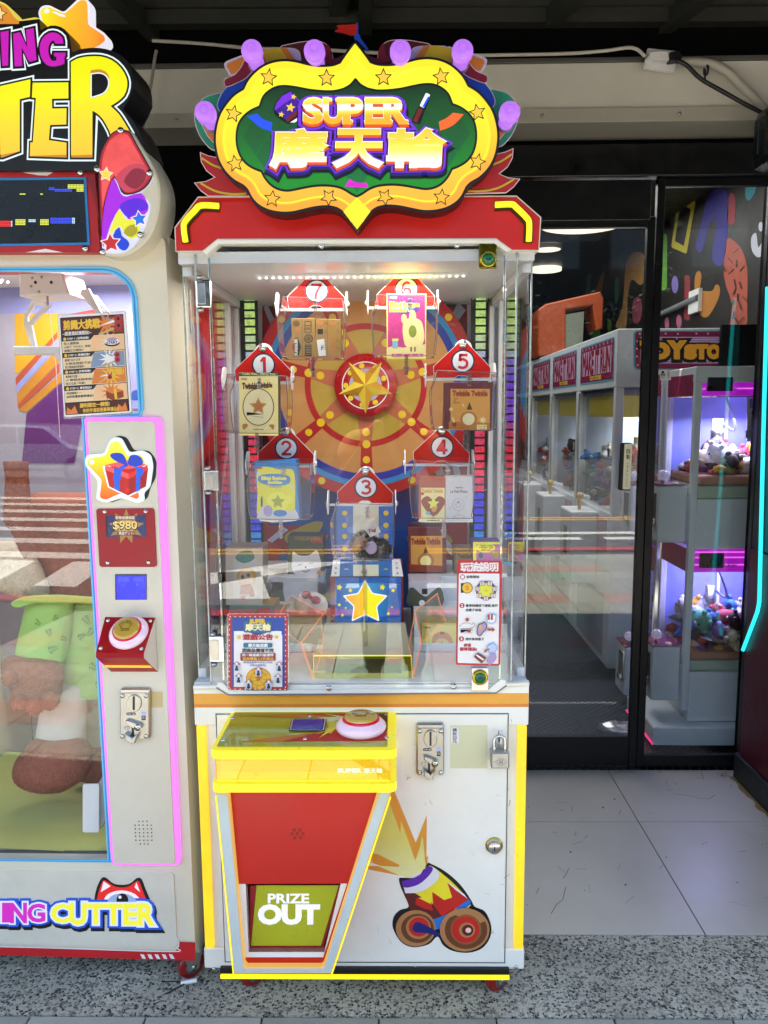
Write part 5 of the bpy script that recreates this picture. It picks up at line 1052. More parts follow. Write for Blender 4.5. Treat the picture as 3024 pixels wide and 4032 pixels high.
# basket 6
it=[(rect(228,385,660,1118),pnk_),([(215,1000),(300,980),(400,1000),(660,960),(660,1118),(215,1118)],crm),(smooth([(240,520),(330,470),(470,450),(560,470),(600,520),(540,600),(300,600)],3,True),K('violet','#6a3aa0')),
 (smooth([(270,520),(360,480),(520,490),(540,540),(420,560),(300,550)],3,True),K('sky','#8ac0e0')),('T','Bikini Bottom',(248,468,592,524),lem,.07),('T','Buddies',(248,540,445,585),lem,.07),(circ(480,563,24,16),wht),('T','2',(472,550,488,577),pnk_,.03),
 (rrect(250,405,335,430,5),wht),('T','GONG',(258,410,328,426),pnk_,.02),
 (smooth([(400,760),(430,680),(520,650),(610,690),(640,780),(650,900),(600,990),(450,990),(410,900)],4,True),crm),(circ(515,640,40,18,80),crm),(circ(415,665,32,16,56),crm),(circ(515,810,46,20,72),K('olive_spot','#8a9a30')),
 (rrect(490,990,505,1045,4),K('rust_leg','#8a3020')),(rrect(535,990,550,1045,4),K('rust_leg','#8a3020')),(rrect(280,900,345,1005,6),K('sky','#8ac0e0')),(rect(276,895,350,920),lem),(rect(270,1072,640,1105),pnk_),('T','· · · ·',(300,1082,600,1096),crm,.02)]
pbox('prize_carton','tall magenta and yellow carton printed with wavy yellow lettering in basket number 6','carton',fM,[(212,370),(676,372),(668,1130),(214,1128)],.165,.045,yel,lem,it,group=G)
# basket 1
it=[(rect(300,675,1053,742),grn),('T','· Lucky You ·  Merry You ·',(335,685,1030,720),crm,.03),(rrect(342,780,452,812,4),p_m),('T','POP MART',(350,786,444,806),crm,.02),('T','Twinkle',(365,880,660,985),dbr,.07),('T','Twinkle',(670,868,940,965),dbr,.07),(star(905,980,42,0,.45,up=-1),lem),
 (circ(675,1340,305,36,362),dbr),(circ(675,1340,288,36,345),K('pale_cream','#f6ecb8')),(star(675,1330,180,0,.5,up=-1),oc),(star(675,1330,130,0,.5,up=-1),tn),(roundpoly([(450,1440),(770,1480),(775,1540),(450,1500)],12),K('pale_cream','#f6ecb8')),('L',[(450,1440),(770,1480),(775,1540),(450,1500),(450,1440)],6,dbr),
 (smooth([(365,1690),(420,1660),(480,1690),(440,1740),(390,1780)],2,True),tn),(smooth([(990,1700),(930,1670),(880,1700),(930,1750),(960,1780)],2,True),tn),('L',smooth([(480,1710),(560,1760),(680,1780),(800,1760),(880,1715)],4),46,K('pale_cream','#f6ecb8')),('T','毛絨掛件盲盒',(575,1760,778,1788),dbr,.02)]
for i in range(22): it.append((circ(330+ (i*137)%700,830+(i*211)%980 if (i*137)%700<60 or (i*137)%700>640 else 820,6,8),oc))
pbox('prize_carton','pale yellow carton with brown lettering over an oval frame in basket number 1','carton',f8,[(298,672),(1052,675),(1062,1895),(312,1892)],.165,.045,crm,grn,it,group=G)
# basket 5
it=[(rect(955,1478,1412,1955),oc),('T','Twinkle',(980,1500,1175,1560),rdb,.07),('T','Twinkle',(1200,1502,1382,1560),rdb,.07),('T','Savor',(990,1585,1040,1600),dbr,.02),('T','the',(990,1608,1018,1620),dbr,.02),('T','Moment',(988,1628,1060,1644),dbr,.02),
 ([(935,1855),(1412,1872),(1408,1955),(935,1955)],K('floor_orange','#c87a2c')),([(1142,1720),(1175,1628),(1208,1720)],dbr),(circ(1165,1830,100,28,92),tn),(circ(1165,1830,70,24,70),K('pale_cream','#f6ecb8')),(star(1330,1840,50,.3,.4,7,up=-1),crm),(star(960,1715,30,.3,.4,7,up=-1),crm),(rrect(1262,1895,1375,1950,3),crm),
 (circ(998,1890,26,16,30),rdb),([(990,1870),(970,1810),(982,1806),(1008,1865)],crm),('L',[(1095,1655),(1115,1685)],12,crm),('T','Surprise 毛絨',(1270,1905,1365,1925),dbr,.01),('T','ABC 盲盒',(1290,1930,1360,1944),dbr,.01)]
pbox('prize_carton','large wine red carton with an orange picture and rust lettering in basket number 5','carton',fM,[(893,1402),(1450,1400),(1430,1968),(880,1950)],.16,.07,prp,K('wine_dark','#4a1a24'),it,group=G)
m=MB()
# basket 2
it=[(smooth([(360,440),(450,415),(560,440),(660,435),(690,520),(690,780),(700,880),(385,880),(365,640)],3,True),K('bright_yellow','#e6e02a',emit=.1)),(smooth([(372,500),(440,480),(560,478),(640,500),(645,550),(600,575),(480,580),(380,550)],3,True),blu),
 ('T','Bikini Bottom',(398,500,612,530),lem,.06),('T','Buddies',(455,538,575,564),lem,.06),('T','比奇堡的朋友們',(462,582,572,598),blu,.01),(rrect(348,418,402,434,4),p_r),(smooth([(385,780),(500,740),(620,800),(690,790),(700,885),(385,885)],3,True),wht),
 (circ(540,720,95,28,88),lem),(star(540,720,64,0,.5,up=-1),K('olive_spot2','#a8b030')),(circ(455,800,40,16,50),lil),(circ(560,820,60,16,30),blu),(circ(640,700,26,12,40),lem),(circ(375,470,14,10),wht),(circ(660,590,16,10),wht),(circ(400,720,10,10,50),tea)]
pbox('prize_carton','bright blue and yellow carton with bubbly blue lettering in basket number 2','carton',fN,[(330,372),(700,352),(732,880),(385,900)],.16,.055,blu,K('blue_dark','#1f6aa8'),it,group=G)
# basket 4
it=[(rect(530,690,768,1030),crm),('T','Twinkle Twinkle',(540,705,750,740),oc,.05),(smooth([(655,980),(540,860),(545,800),(600,775),(655,815),(710,775),(765,800),(765,860)],3,True),rdb),(star(655,850,62,0,.5,up=-1),lem),(smooth([(520,1000),(560,950),(640,1010),(740,960),(770,1000),(770,1035),(520,1035)],3,True),K('pale_cream','#f6ecb8')),('T','毛絨掛件',(590,1010,720,1026),dbr,.02),(circ(600,945,24,12,18),K('sky','#8ac0e0')),(circ(545,750,16,10),p_r),(circ(660,905,26,14,30),oc)]
pbox('prize_carton','orange red carton with a heart picture standing left in basket number 4','carton',fO,[(512,585),(778,582),(775,1040),(508,1038)],.165,.05,K('orange_red','#c4502a'),rdb,it,group=G)
it=[('T','HIRONO',(878,684,952,696),p_k,.02),('T','Le Petit Prince',(828,712,996,742),p_k,.01),('L',circ(905,860,58,24,62),3,p_g),('L',star(905,860,40,0,.5,up=-1)+[star(905,860,40,0,.5,up=-1)[0]],3,p_g),('L',smooth([(850,985),(880,965),(940,965),(965,985),(850,990)],3),3,p_g),('L',star(820,895,18,0,.5,up=-1),2,p_g),('L',star(985,785,16,0,.5,up=-1),2,p_g),('L',[(905,922),(905,965)],3,p_g),('T','· · · · · · · · · ·',(815,1016,995,1022),p_g,.01)]
pbox('prize_carton','white carton with thin grey line drawing standing right in basket number 4','carton',fO,[(778,582),(1048,575),(1052,1038),(776,1040)],.165,.05,wht,wht,it,group=G)
# basket 3: fluffy plush in a clear bag
o3=bask[3]; base3=Y(.175).un(fN,1320,1215)
t=thing('bagged_plush','small dark brown furry plush keyring in a clear bag in basket number 3','plush keyring',base3)
FUR=mat('fur_dark','#2a1c18',.9,var=.3,vs=60); SKN=mat('plush_face','#b98a6c',.7)
m=MB(); cpt=Y(.175).un(fN,1290,1090); c2=Y(.18).un(fN,1400,1130)
def furry(mb,c,r,m_,n,L,seed,sc3=(1,1,1)):
    rd=random.Random(seed)
    for i in range(n):
        v=Vector((rd.gauss(0,1),rd.gauss(0,1),rd.gauss(0,1))).normalized(); p=Vector(c)+Vector((v.x*sc3[0],v.y*sc3[1],v.z*sc3[2]))*r; t_=v.cross(Vector((rd.random(),rd.random(),rd.random()))).normalized()*L*.16
        d_=(v+Vector((rd.gauss(0,.35),rd.gauss(0,.35),-.25))).normalized()*L; mb.add([p-t_,p+t_,p+d_],[(0,1,2)],m_)
m.ball(cpt,.030,FUR,16,noise=.2,seed=2); furry(m,cpt,.029,FUR,900,.014,1); m.out('head',t)
m=MB(); m.ball(c2,.026,FUR,14,(1.3,1,.9),noise=.2,seed=3); furry(m,c2,.026,FUR,700,.012,5,(1.3,1,.9)); m.out('torso',t)
m=MB(); fc=Y(.150).un(fN,1268,1085); m.ball(fc,.020,SKN,14,(1,.5,1)); fo=m.out('face',t)
for x,y in ((1262,1115),(1292,1068)): MB().ball(Y(.142).un(fN,x,y),.0022,BLACK,8).out('eye',fo)
MB().ball(Y(.145).un(fN,1352,1120),.016,mat('lilac_tag','#c4b0cc',.5),14,(1,.25,1.1)).out('hand_mirror',t)
m=MB(); TG=Y(.150); m.px(TG,fN,[(1290,955),(1390,910),(1438,985),(1345,1030)],p_w,0,.001); m.pxtext(TG,fN,'Tag',1325,965,1395,1002,p_r,.0005,.04,tilt=-20); m.out('swing_tag',t)
BAG=glassmat('bag_film',tint='#fbfbfb',f0=.07,rough=.08,dens=.02,body='#ffffff')
m=MB(); rd=random.Random(4); bc=Y(.17).un(fN,1320,1060); V=[];n=9
for i in range(n):
    for j in range(n):
        u=(i/(n-1)-.5); w=(j/(n-1)-.5); V.append((bc.x+u*.115+rd.gauss(0,.003),.142+abs(u)*.02+rd.gauss(0,.006),bc.z+.008+w*.125+rd.gauss(0,.003)))
m.add(V,[(i*n+j,(i+1)*n+j,(i+1)*n+j+1,i*n+j+1) for i in range(n-1) for j in range(n-1)],BAG); m.out('clear_bag',t)
# ---------------- shelf prizes
def plinth(x0,x1,y0,y1,z1,nm='display_step'): return MB().bbox(x0,x1,y0,y1,zb+.006,z1,CW,.002).out(nm,mm)
def S(name,label,x0,y0,x1,y1,yf,dep,mf,ms,items=(),f=fD,**k):
    q=[(x0,y0),(x1,y0),(x1,y1),(x0,y1)] if not isinstance(x0,(list,tuple)) else x0
    return pbox(name,label,'boxed prize',f,q,yf,dep,mf,ms,items,**k)
w1=K('window_beige','#c4b8a8'); gy=K('grey_card','#7a7468')
# left, back to front
it=[(rect(250,400,355,580),K('pale_grey','#c9c4bc')),(circ(310,480,44,24,42),K('hair_gold','#c9a050')),(circ(306,488,34,20,32),K('skin','#d8b098')),(circ(292,482,8,12,9),tea),(circ(318,474,8,12,9),tea),([(285,520),(330,512),(345,555),(280,562)],p_r),(circ(295,575,12,12,10),p_r),(circ(335,562,12,12,10),p_r),(smooth([(260,400),(280,370),(330,365),(345,400),(300,420)],3,True),tea)]
S('doll_box','beige window box with a doll in a red dress, on the left stack',215,352,382,610,.30,.10,w1,gy,it)
it=[('T','SUNSET',(358,622,418,645),p_r,.05)]
S('sunset_box','flat teal and kraft box lettered SUNSET under the doll box',232,612,436,660,.29,.10,tea,kraft,it)
it=[(smooth([(515,400),(520,368),(545,385),(590,385),(625,362),(640,395),(645,440),(615,480),(545,480),(515,450)],4,True),wht),(rrect(556,480,610,505,6),wht),(circ(640,465,14,12),oc),('L',[(540,430),(560,425)],4,p_g),('L',[(590,422),(612,418)],4,p_g),(circ(576,438,4,8),p_k),('L',smooth([(560,455),(577,460),(595,452)],3),3,p_k),(rect(600,305,650,330),p_r),('T','MARUMARU',(530,302,640,318),K('gold_print','#8a7a3a'),.03)]
S('cat_box','dark green box with a white cat face at the back of the left side',495,300,655,512,.46,.09,K('olive_card','#4a5140'),K('olive_card_dark','#363b30'),it)
S('yellow_box','yellow topped grey box between the doll box and the cat box',392,470,478,505,.46,.09,K('yellow_card','#c9b84a'),gy)
S('printed_box','white box with a dark leafy print behind the pink bagged plush',385,505,475,612,.42,.08,K('white_card','#b8b8b4'),K('leaf_card','#4a5444'),[(smooth([(385,580),(400,555),(430,565),(450,540),(475,555),(475,612),(385,612)],3,True),K('leaf_card','#4a5444')),(rect(418,520,432,560),p_k)])
# clear bag with a bow plush
t=thing('bow_plush_bag','clear bag holding a white plush head with frilly red bow, left of the star unit','bagged plush',Y(.3).un(fD,560,660))
c=Y(.33).un(fD,600,610); m=MB(); m.ball(c,.045,mat('plush_white','#d8d2cc',.9,var=.1,bump=.5,bs=200),18,(1.1,.7,.9)); m.out('head',t)
c=Y(.29).un(fD,600,575); m=MB(); RB=mat('bow_red','#b03a44',.7,bump=.4)
for s_ in (-1,1): m.ball(c+Vector((s_*.014,0,-s_*.008)),.013,RB,12,(1.1,.6,.9),noise=.12)
m.ball(c,.006,RB,10); m.out('bow',t)
m=MB(); rd=random.Random(9); bc=Y(.27).un(fD,565,640); V=[];n=8
for i in range(n):
    for j in range(n): V.append((bc.x+(i/(n-1)-.5)*.19+rd.gauss(0,.003),.27+rd.gauss(0,.006),bc.z+.01+(j/(n-1)-.5)*.22+rd.gauss(0,.003)))
m.add(V,[(i*n+j,(i+1)*n+j,(i+1)*n+j+1,i*n+j+1) for i in range(n-1) for j in range(n-1)],BAG); m.out('clear_bag',t)
S('brown_box','tall beige box half hidden behind the notice, left of the ramp',480,665,650,905,.24,.12,K('beige_card','#a39a84'),gy,[(circ(560,820,45,20,50),K('tan_spot','#b9a070')),(rect(540,870,580,890),wht)])
S('low_box','grey card box behind the left notice',215,662,475,900,.24,.14,K('grey_card2','#8f8f88'),gy,[(rect(225,700,300,760),tea),(rect(230,800,330,860),K('lime_card','#b8c050'))])
# right side
it=[(rect(1050,298,1192,450),oc),('T','Twinkle',(1052,310,1115,335),rdb,.07),('T','Twinkle',(1122,308,1182,335),rdb,.07),(circ(1117,410,38,24,36),tn),(circ(1117,412,25,20,26),crm),([(1106,375),(1117,345),(1130,375)],dbr),([(1040,425),(1192,432),(1192,460),(1040,460)],rdb)]
S('twinkle_box','rust red box with an orange picture and Twinkle lettering behind the right deflector',1038,258,1210,462,.46,.09,prp,K('wine_dark','#4a1a24'),it)
it=[(rect(1255,372,1330,420),K('dull_olive','#8a805c')),('T','Twinkle',(1262,380,1318,398),dbr,.05)]
S('dim_box','dim olive box behind the instruction sticker',1245,355,1335,560,.46,.08,K('dull_olive2','#6e6650'),gy,it)
it=[(rect(1345,335,1450,410),K('pink_card','#c47ab0')),(circ(1385,350,44,24,20),lem),('T','I REALLY WISH',(1362,338,1420,345),p_k,.02),('T','I WEREN’T HERE',(1360,348,1422,355),p_k,.02),('T','RIGHT NOW!',(1368,358,1412,365),p_k,.02),(circ(1365,385,10,12,14),tea),(circ(1430,382,12,12,16),K('olive_spot2','#a8b030'))]
S('purple_top_box','yellow and pink box with a purple lid above the instruction sticker',1330,325,1455,412,.36,.08,lem,K('purple_lid','#5a3a8a'),it)
it=[(rect(1080,395-0,1081,396),wht)]
S('black_white_box','white box with a dark cloudy print, right of the blue star unit',1040,500,1190,612,.36,.10,K('white_card2','#c4c2cc'),K('white_card2','#c4c2cc'),[(smooth([(1040,545),(1060,530),(1095,560),(1120,570),(1150,545),(1185,530),(1190,612),(1040,612)],3,True),K('leaf_dark','#3c4438')),(rect(1100,535,1125,560),p_k),(circ(1100,600,14,12),wht)])
it=[(rect(1108,700,1255,878),K('lemon_pale','#e8d878')),('T','Cheer Up, Baby',(1128,840,1258,862),K('rosewood','#7a4a3c'),.05),('T','PLUSH PENDANT BLIND BOX',(1150,870,1244,876),K('rosewood','#7a4a3c'),.02),(smooth([(1145,800),(1150,750),(1190,728),(1230,750),(1240,800),(1222,825),(1165,828)],4,True),K('coral','#d07a58')),(circ(1190,790,34,20,32),K('pale_peach','#e8c890')),(circ(1190,735,10,12,7),p_r),(rrect(1112,706,1140,714,2),p_r),(star(1190,790,20,0,.5,up=-1),K('coral','#d07a58'))]
S('yellow_plush_box','large pale yellow box lettered Cheer Up, Baby, right of the ramp',1100,690,1262,885,.24,.13,K('lemon_pale2','#dccb6a'),K('lemon_side','#b9a860'),it)
S('lower_right_box','clear film wrapped grey box in the front right corner behind the lock',1285,690,1440,905,.24,.14,K('silver_card','#a5a8a6'),gy,[(rect(1300,760,1330,900),rdb),(rect(1340,800,1400,850),p_k)])
for L in ((-.38,-.14,.25,.5,1.02),):
    pass
plinth(-.40,-.155,.30,.68,.975); plinth(.13,.385,.30,.68,.975); plinth(-.40,-.155,.235,.299,.90); plinth(.13,.385,.235,.299,.90); plinth(-.40,-.155,.42,.68,1.05,); plinth(.13,.385,.42,.68,1.05)
# ================================================================== left machine (string cutter)
LA=R_(-4.1); LM=Pl((-.457,.022,0),LA)
lm=thing('string_cutter_machine','white game machine with magenta lit column and large yellow lettering, at the left edge','game machine',(-.85,.45,0))
LW=mat('machine_cream','#d6cfba',.4,var=.04,vs=4); LW2=mat('machine_cream_panel','#d2cbb8',.42,var=.03)
ltop=LM.px(fB,1240,1850)[1]
win_px=[(-700,108),(640,106),(740,112),(820,150),(880,215),(905,300),(950,1040),(935,1078),(568,1090)]
wp=LM.pts(fF,win_px); wp=wp[:2]+smooth(wp[1:6],3)[1:]+wp[6:]
colL=[LM.px(fF,575,1130),LM.px(fG,556,1385)]
win=wp+colL[0:0]+[LM.px(fG,556,1390),LM.px(fG,-700,1370)]
win=[(max(q[0],-.80),q[1]) for q in win]
m=MB(); bodyP=roundpoly([(-.88,.098),(0,.098),(0,ltop),(-.88,ltop)],.03)
m.poly(LM,bodyP,LW,0,.03,[win]); lb_=m.out('front_panel',lm)
def lq(a,b,l=0.0): return LM.pt(a,b,l)
def slabx(name,a,l0,l1,b0,b1,mt,par=lm,t=.006):      # sheet facing sideways at plane coordinate a
    m=MB(); V=[lq(a,b0,l0),lq(a,b1,l0),lq(a,b1,l1),lq(a,b0,l1)]; V+=[lq(a-t,b,l) for b,l in ((b0,l0),(b1,l0),(b1,l1),(b0,l1))]
    m.add(V,[(0,1,2,3),(7,6,5,4),(0,4,5,1),(1,5,6,2),(2,6,7,3),(3,7,4,0)],mt); return m.out(name,par)
slabx('front_side_wall',-.0005,-.029,-.16,.10,ltop-.002,LW); slabx('side_frame',-.004,-.161,-.20,.11,ltop-.03,mat('side_seam','#b9b4a4',.5))
slabx('side_art_panel',-.002,-.201,-.78,.11,ltop-.02,mat('art_crimson2','#a01c2c',.45))
m=MB(); 
PS=Pl(lq(.0,0,-.2),LA+math.pi/2); PS.n=LM.u.copy(); PS.u=LM.n*-1
for L,mt in (([(.05,1.30),(.3,1.6),(.3,1.85),(.05,1.85)],mrd2),([(.05,1.0),(.14,1.25),(.55,1.85),(.42,1.85)],mlb),([(.1,.9),(.55,1.3),(.55,1.5),(.1,1.05)],mor),([(.03,.95),(.09,1.08),(.15,.95),(.09,.80)],mat('art_violet','#5a3a9a',.45)),([(.05,.15),(.5,.15),(.5,.5),(.05,.3)],mblu)): m.poly(PS,L,mt,.0005)
m.out('side_art_print',lm)
slabx('far_side_wall',-.874,-.03,-.78,.10,ltop-.002,LW); 
m=MB(); m.poly(LM.off(-.78),rect(-.87,.11,-.006,ltop-.01),CW,0,.01); m.out('back_wall',lm)
m=MB(); V=[lq(a,ltop-.012,l) for a,l in ((-.87,-.03),(-.004,-.03),(-.004,-.78),(-.87,-.78))]; m.add(V,[(0,1,2,3)],CW); m.out('top_panel',lm)
hg=MB(); hz=LM.px(fF,1150,170)[1]; h2=LM.px(fF,1150,490)[1]; hg.tube([lq(.0015,h2,-.155),lq(.0015,hz,-.155)],.004,STEEL,8); hg.out('piano_hinge',lm)
# interior
LB=LM.off(-.62); m=MB(); m.poly(LB,rect(-.87,.55,-.006,ltop-.02),mat('lm_art_base','#9c98a8',.45),0,.01)
bka=m.out('inner_back_art',lm)
lav=mat('art_lavender','#8a8ec4',.45); m=MB()
for i,it in enumerate([([(0,100),(900,100),(900,400),(0,400)],lav),([(100,400),(400,400),(400,560),(120,800),(100,800)],mat('art_gold','#c9941c',.45)),([(105,830),(385,520),(385,560),(110,880)],mat('art_rust','#a8482c',.45)),([(110,880),(385,580),(385,620),(110,935)],lav),([(115,935),(400,620),(400,720),(120,1010)],mat('art_amber','#b87a24',.45)),([(120,1010),(400,730),(400,790),(130,1040)],mat('art_rust','#a8482c',.45)),([(125,1045),(410,800),(410,860),(180,1060)],mat('art_amber','#b87a24',.45)),([(180,1070),(420,860),(560,1100),(500,1400),(150,1400)],mat('art_purple','#5a1f6a',.45)),([(860,520),(950,520),(950,1040),(880,1040)],lav),([(480,400),(640,370),(640,520),(480,520)],mat('art_red2','#a8281c',.45)),(smooth([(880,940),(900,915),(940,915),(950,960),(920,980),(885,975)],3,True),mblu)]):
    m.px(LB,fF,it[0],it[1],.0005+.0003*i)
m.out('inner_art_print',bka)
# floor platform, yellow-green lit
PF=mat('platform_lime','#cdd37a',.35,var=.05,vs=3); m=MB()
pf0=[LM.off(-.035).un(fG,-700,1345),LM.off(-.035).un(fG,556,1350)]; zz=pf0[1].z
m.add([lq(-.87,zz,-.032),lq(-.01,zz,-.032),lq(-.01,zz+.0,-.61),lq(-.87,zz,-.61)],[(0,1,2,3)],PF); m.out('inner_platform',lm)
m=MB(); m.px(LM.off(-.031),fG,[(-700,1340),(556,1345),(556,1372),(-700,1368)],mat('grey_sill','#4a4d4a',.5),.0,.004); m.out('inner_sill',lm)
area_light('left_machine_light',lq(-.4,ltop-.03,-.32),.6,.4,2.3,(.86,.9,1.0))
ll=MB(); 
for i in range(6):
    for j in range(4): ll.ball(lq(-.62-.022*i,ltop-.035,-.3-.03*j),.004,LEDM,6)
o=ll.out('ceiling_leds',lm); o['kind']='stuff'
# gantry inside
G1=LM.off(-.20); m=MB(); V=G1.pts(fF,[(128,128),(415,128),(465,270),(128,282)]); m.poly(G1,V,WHITE2,0,.12,bev=.003); gan=m.out('motor_housing',lm)
for x,y,r in ((238,190,12),(344,190,12),): q=G1.px(fF,x,y); MB().poly(G1,circ(*q,.0045,14),BLACK,.0005).out('hole',gan)
for x,y in ((216,162),(279,156),(208,216),(261,254)): q=G1.px(fF,x,y); MB().lathe(G1.pt(*q,.0),G1.n,[(.004,0),(.003,.0025),(.0001,.003)],STEEL,10).out('housing_screw',gan)
m=MB(); m.px(G1,fF,[(130,285),(265,318),(190,390),(130,460),(160,610),(130,615),(75,460),(80,400)],WHITE2,-.06,.01,holes=[[(150,320),(215,330),(160,380),(105,440),(100,410)]]); m.out('cutter_arm',lm)
m=MB(); m.px(G1,fF,[(485,250),(500,222),(545,215),(640,395),(610,395)],WHITE2,-.04,.01); m.px(G1,fF,[(530,240),(560,250),(665,390),(640,395)],WHITE2,-.07,.01); m.out('linkage_arm',lm)
m=MB(); m.px(G1,fF,rect(45,610,388,668),WHITE2,-.03,.03,bev=.003); m.px(G1,fF,rrect(340,655,385,705,8),WHITE2,-.02,.03); m.out('guide_rail',lm)
m=MB(); a=G1.off(-.1).un(fF,318,280); c=G1.off(-.1).un(fF,402,1230); m.tube([G1.un(fF,318,282),G1.un(fF,320,345)],.003,STEEL,6); m.tube([a,G1.off(-.1).un(fF,372,700),c],.0009,mat('string_white','#e6e4de',.7),5); m.out('hanging_string',lm)
# window glass and blue trim
m=MB(); m.poly(LM.off(-.012),win,CLEAR,0,.004); m.out('window_glass',lm)
TB=mat('trim_light_blue','#5fb6e0',.35,emit=.12)
m=MB(); m.line(LM,win,.0125,TB,.005,.006,closed=True); tr=m.out('window_trim',lm); m=MB(); m.line(LM,win,.0035,mat('trim_blue_line','#2f86c8',.35),.0056,closed=True); m.out('trim_line',tr)
m=MB(); m.px(LM.off(-.05),fG,rrect(415,1007,498,1250,10),WHITE2,0,.004,bev=.001); m.px(LM.off(-.05),fG,[(486,1010),(530,945),(542,960),(542,1165),(498,1240)],GREYP,-.006,.02); m.out('sensor_bracket',lm)
# poster
PP=LM.off(.008); m=MB(); m.px(PP,fF,roundpoly([(383,404),(845,380),(888,1075),(428,1108)],18),glassmat('laminate',tint='#f2f2f2',f0=.1,dens=.25,body='#d8d6d2'),0,.001)
m.px(PP,fF,roundpoly([(388,412),(838,390),(882,1060),(432,1092)],14),p_w,.0003); pp=m.out('rules_poster',lm)
def sk(x,y):  # slanted poster coordinates 0..100 x 0..150
    a=Vector((402,428));b=Vector((826,402));c=Vector((868,1052));d=Vector((440,1080)); u=x/100;w=y/150; q=a*(1-u)*(1-w)+b*u*(1-w)+c*u*w+d*(1-u)*w; return (q.x,q.y)
m=MB(); lay=[.0006]
def pp_(L,mt): m.px(PP,fF,[sk(*q) for q in L],mt,lay[0]); lay[0]+=.00003
def pt_(s_,x0,y0,x1,y1,mt,ex=.02): m.text(PP,s_,[PP.px(fF,*sk(*q)) for q in ((x0,y1),(x1,y1),(x1,y0),(x0,y0))],mt,lay[0],ex); lay[0]+=.00003
pp_(rect(0,0,100,150),p_k); pdb=mat('poster_burnt','#8a3a1c',.4); pcr=mat('poster_cream','#e2c8a0',.4); pfl=mat('poster_flame','#d87a34',.4)
pp_(rect(1,1,99,29),mat('poster_ember','#4a1c14',.4)); pp_([(55,4),(99,2),(99,28),(60,26),(70,15)],pdb); pp_(star(72,14,20,.3,.35,9,up=-1),pfl)
pt_('剪繩大挑戰',5,5,62,19,p_y,.05); pt_('~超激運試煉開始!~',3,22,48,28,p_w,.02)
def scissors(x,y,s):
    pp_([(x-18*s,y-12*s),(x+4*s,y-3*s),(x+2*s,y+1*s)],p_g); pp_([(x-20*s,y+4*s),(x+2*s,y-4*s),(x+4*s,y)],p_w)
    for dx,dy in ((9,-5),(9,5)): pp_(circ(x+dx*s,y+dy*s,6*s,16),p_r); pp_(circ(x+dx*s,y+dy*s,2.6*s,10),p_k)
    pp_([(x-22*s,y+15*s),(x+1*s,y+7*s),(x+3*s,y+10*s),(x-20*s,y+18*s)],mat('rope_tan','#c9a468',.5))
scissors(82,12,1.05)
for i,(t,tl) in enumerate((('STEP 1 | 投幣啟動!',['投入硬幣後','➪按下「START」按鈕!','遊戲正式開始!!']),('STEP 2 | 索橋前進!!',['畫面顯示 READY GO! 時','☆按住按鈕不放!','剪刀將高速向前衝刺!!']),('STEP 3 | 抓準時機!!',['看準繩子位置──','⚡瞬間放開按鈕!','剪刀立即「咔嚓!!']),('STEP 4 | 拿取獎品!!',['成功剪斷繩子──','✿恭喜獲得豪華禮品!!']))):
    y=30+i*25.5; pp_(rect(1,y,99,y+24.4),pcr); pp_([(50,y+1),(98,y+1),(98,y+23.5),(44,y+23.5)],[mat('poster_peach','#e8b88a',.4),mat('poster_steel','#7a8ea8',.4),pfl,mat('poster_peach','#e8b88a',.4)][i]); pp_(star(74,y+12,17,.1*i,.4,11,up=-1),[pcr,p_w,p_y,pfl][i])
    pp_([(1,y),(52,y),(46,y+6.5),(1,y+6.5)],p_k); pp_(circ(6,y+3.2,2.6,10),p_y); pt_(t,10,y+1.2,44,y+5.5,p_w,.02)
    for j,s_ in enumerate(tl): pt_(s_,4,y+8.5+j*5.4,(24,42,30)[j]+4,y+12.3+j*5.4,p_k,.02)
pp_(circ(80,44,12,20,5),p_k); pp_(circ(80,41.5,12,20,5),p_w); pp_(circ(80,38.5,8,16,3.2),p_p); pt_('START',71,41.5,89,45,p_k,.04)
scissors(80,66,.75); scissors(68,93,.6); pt_('咔嚓!',72,83,96,93,p_y,.05)
pp_([(66,117),(82,113),(93,118),(93,128),(76,132),(66,127)],pdb); pp_([(66,117),(82,113),(93,118),(76,122)],pfl); pp_([(78,115),(82,113),(83,130),(79,131)],p_y)
pp_(rect(1,132.5,99,149),mat('poster_ember','#4a1c14',.4)); pp_([(2,149),(4,138),(10,143),(16,136),(20,149)],pfl); pp_([(80,149),(84,138),(90,143),(95,136),(98,149)],pfl); pt_('勝利就在一瞬間!',24,133.5,70,140,p_y,.04); pt_('你的手速就是豪華禮品!!',28,142,84,148,p_y,.03)
m.out('poster_print',pp)
# column panel
CP=LM.off(.010); MAG=mat('lit_magenta_border','#e878ff',.35,emit=1.25,var=.05,vs=8); 
colo=[(565,1100),(590,1092),(1040,1092),(1075,1110),(1085,1150)]
m=MB(); Pcol=CP.pts(fF,[(562,1105),(580,1092),(1040,1092),(1068,1100),(1082,1130)])+CP.pts(fG,[(908,1385),(900,1410),(880,1418),(580,1416),(562,1400),(556,1370)])
m.poly(CP,Pcol,MAG,0,.009,bev=.002); cp_=m.out('lit_column_border',lm)
m=MB(); Pin=CP.pts(fF,[(588,1124),(600,1120),(1020,1120),(1040,1135)])+CP.pts(fG,[(884,1392),(878,1404),(582,1400),(574,1390)]); m.poly(CP,roundpoly(Pin,.006),LW2,.004,.004,bev=.001); col=m.out('column_panel',lm)
C1=CP.off(.004)
prints(col,'gift_star_backing',C1,fF,[(roundpoly([(750,1250),(790,1215),(850,1225),(900,1320),(1000,1315),(1050,1380),(1045,1500),(1010,1560),(990,1640),(930,1668),(840,1630),(740,1668),(690,1640),(680,1520),(640,1440)],30),BLACK)])
KW=mat('glow_white','#e0f4ff',.4,emit=1.0,var=0)
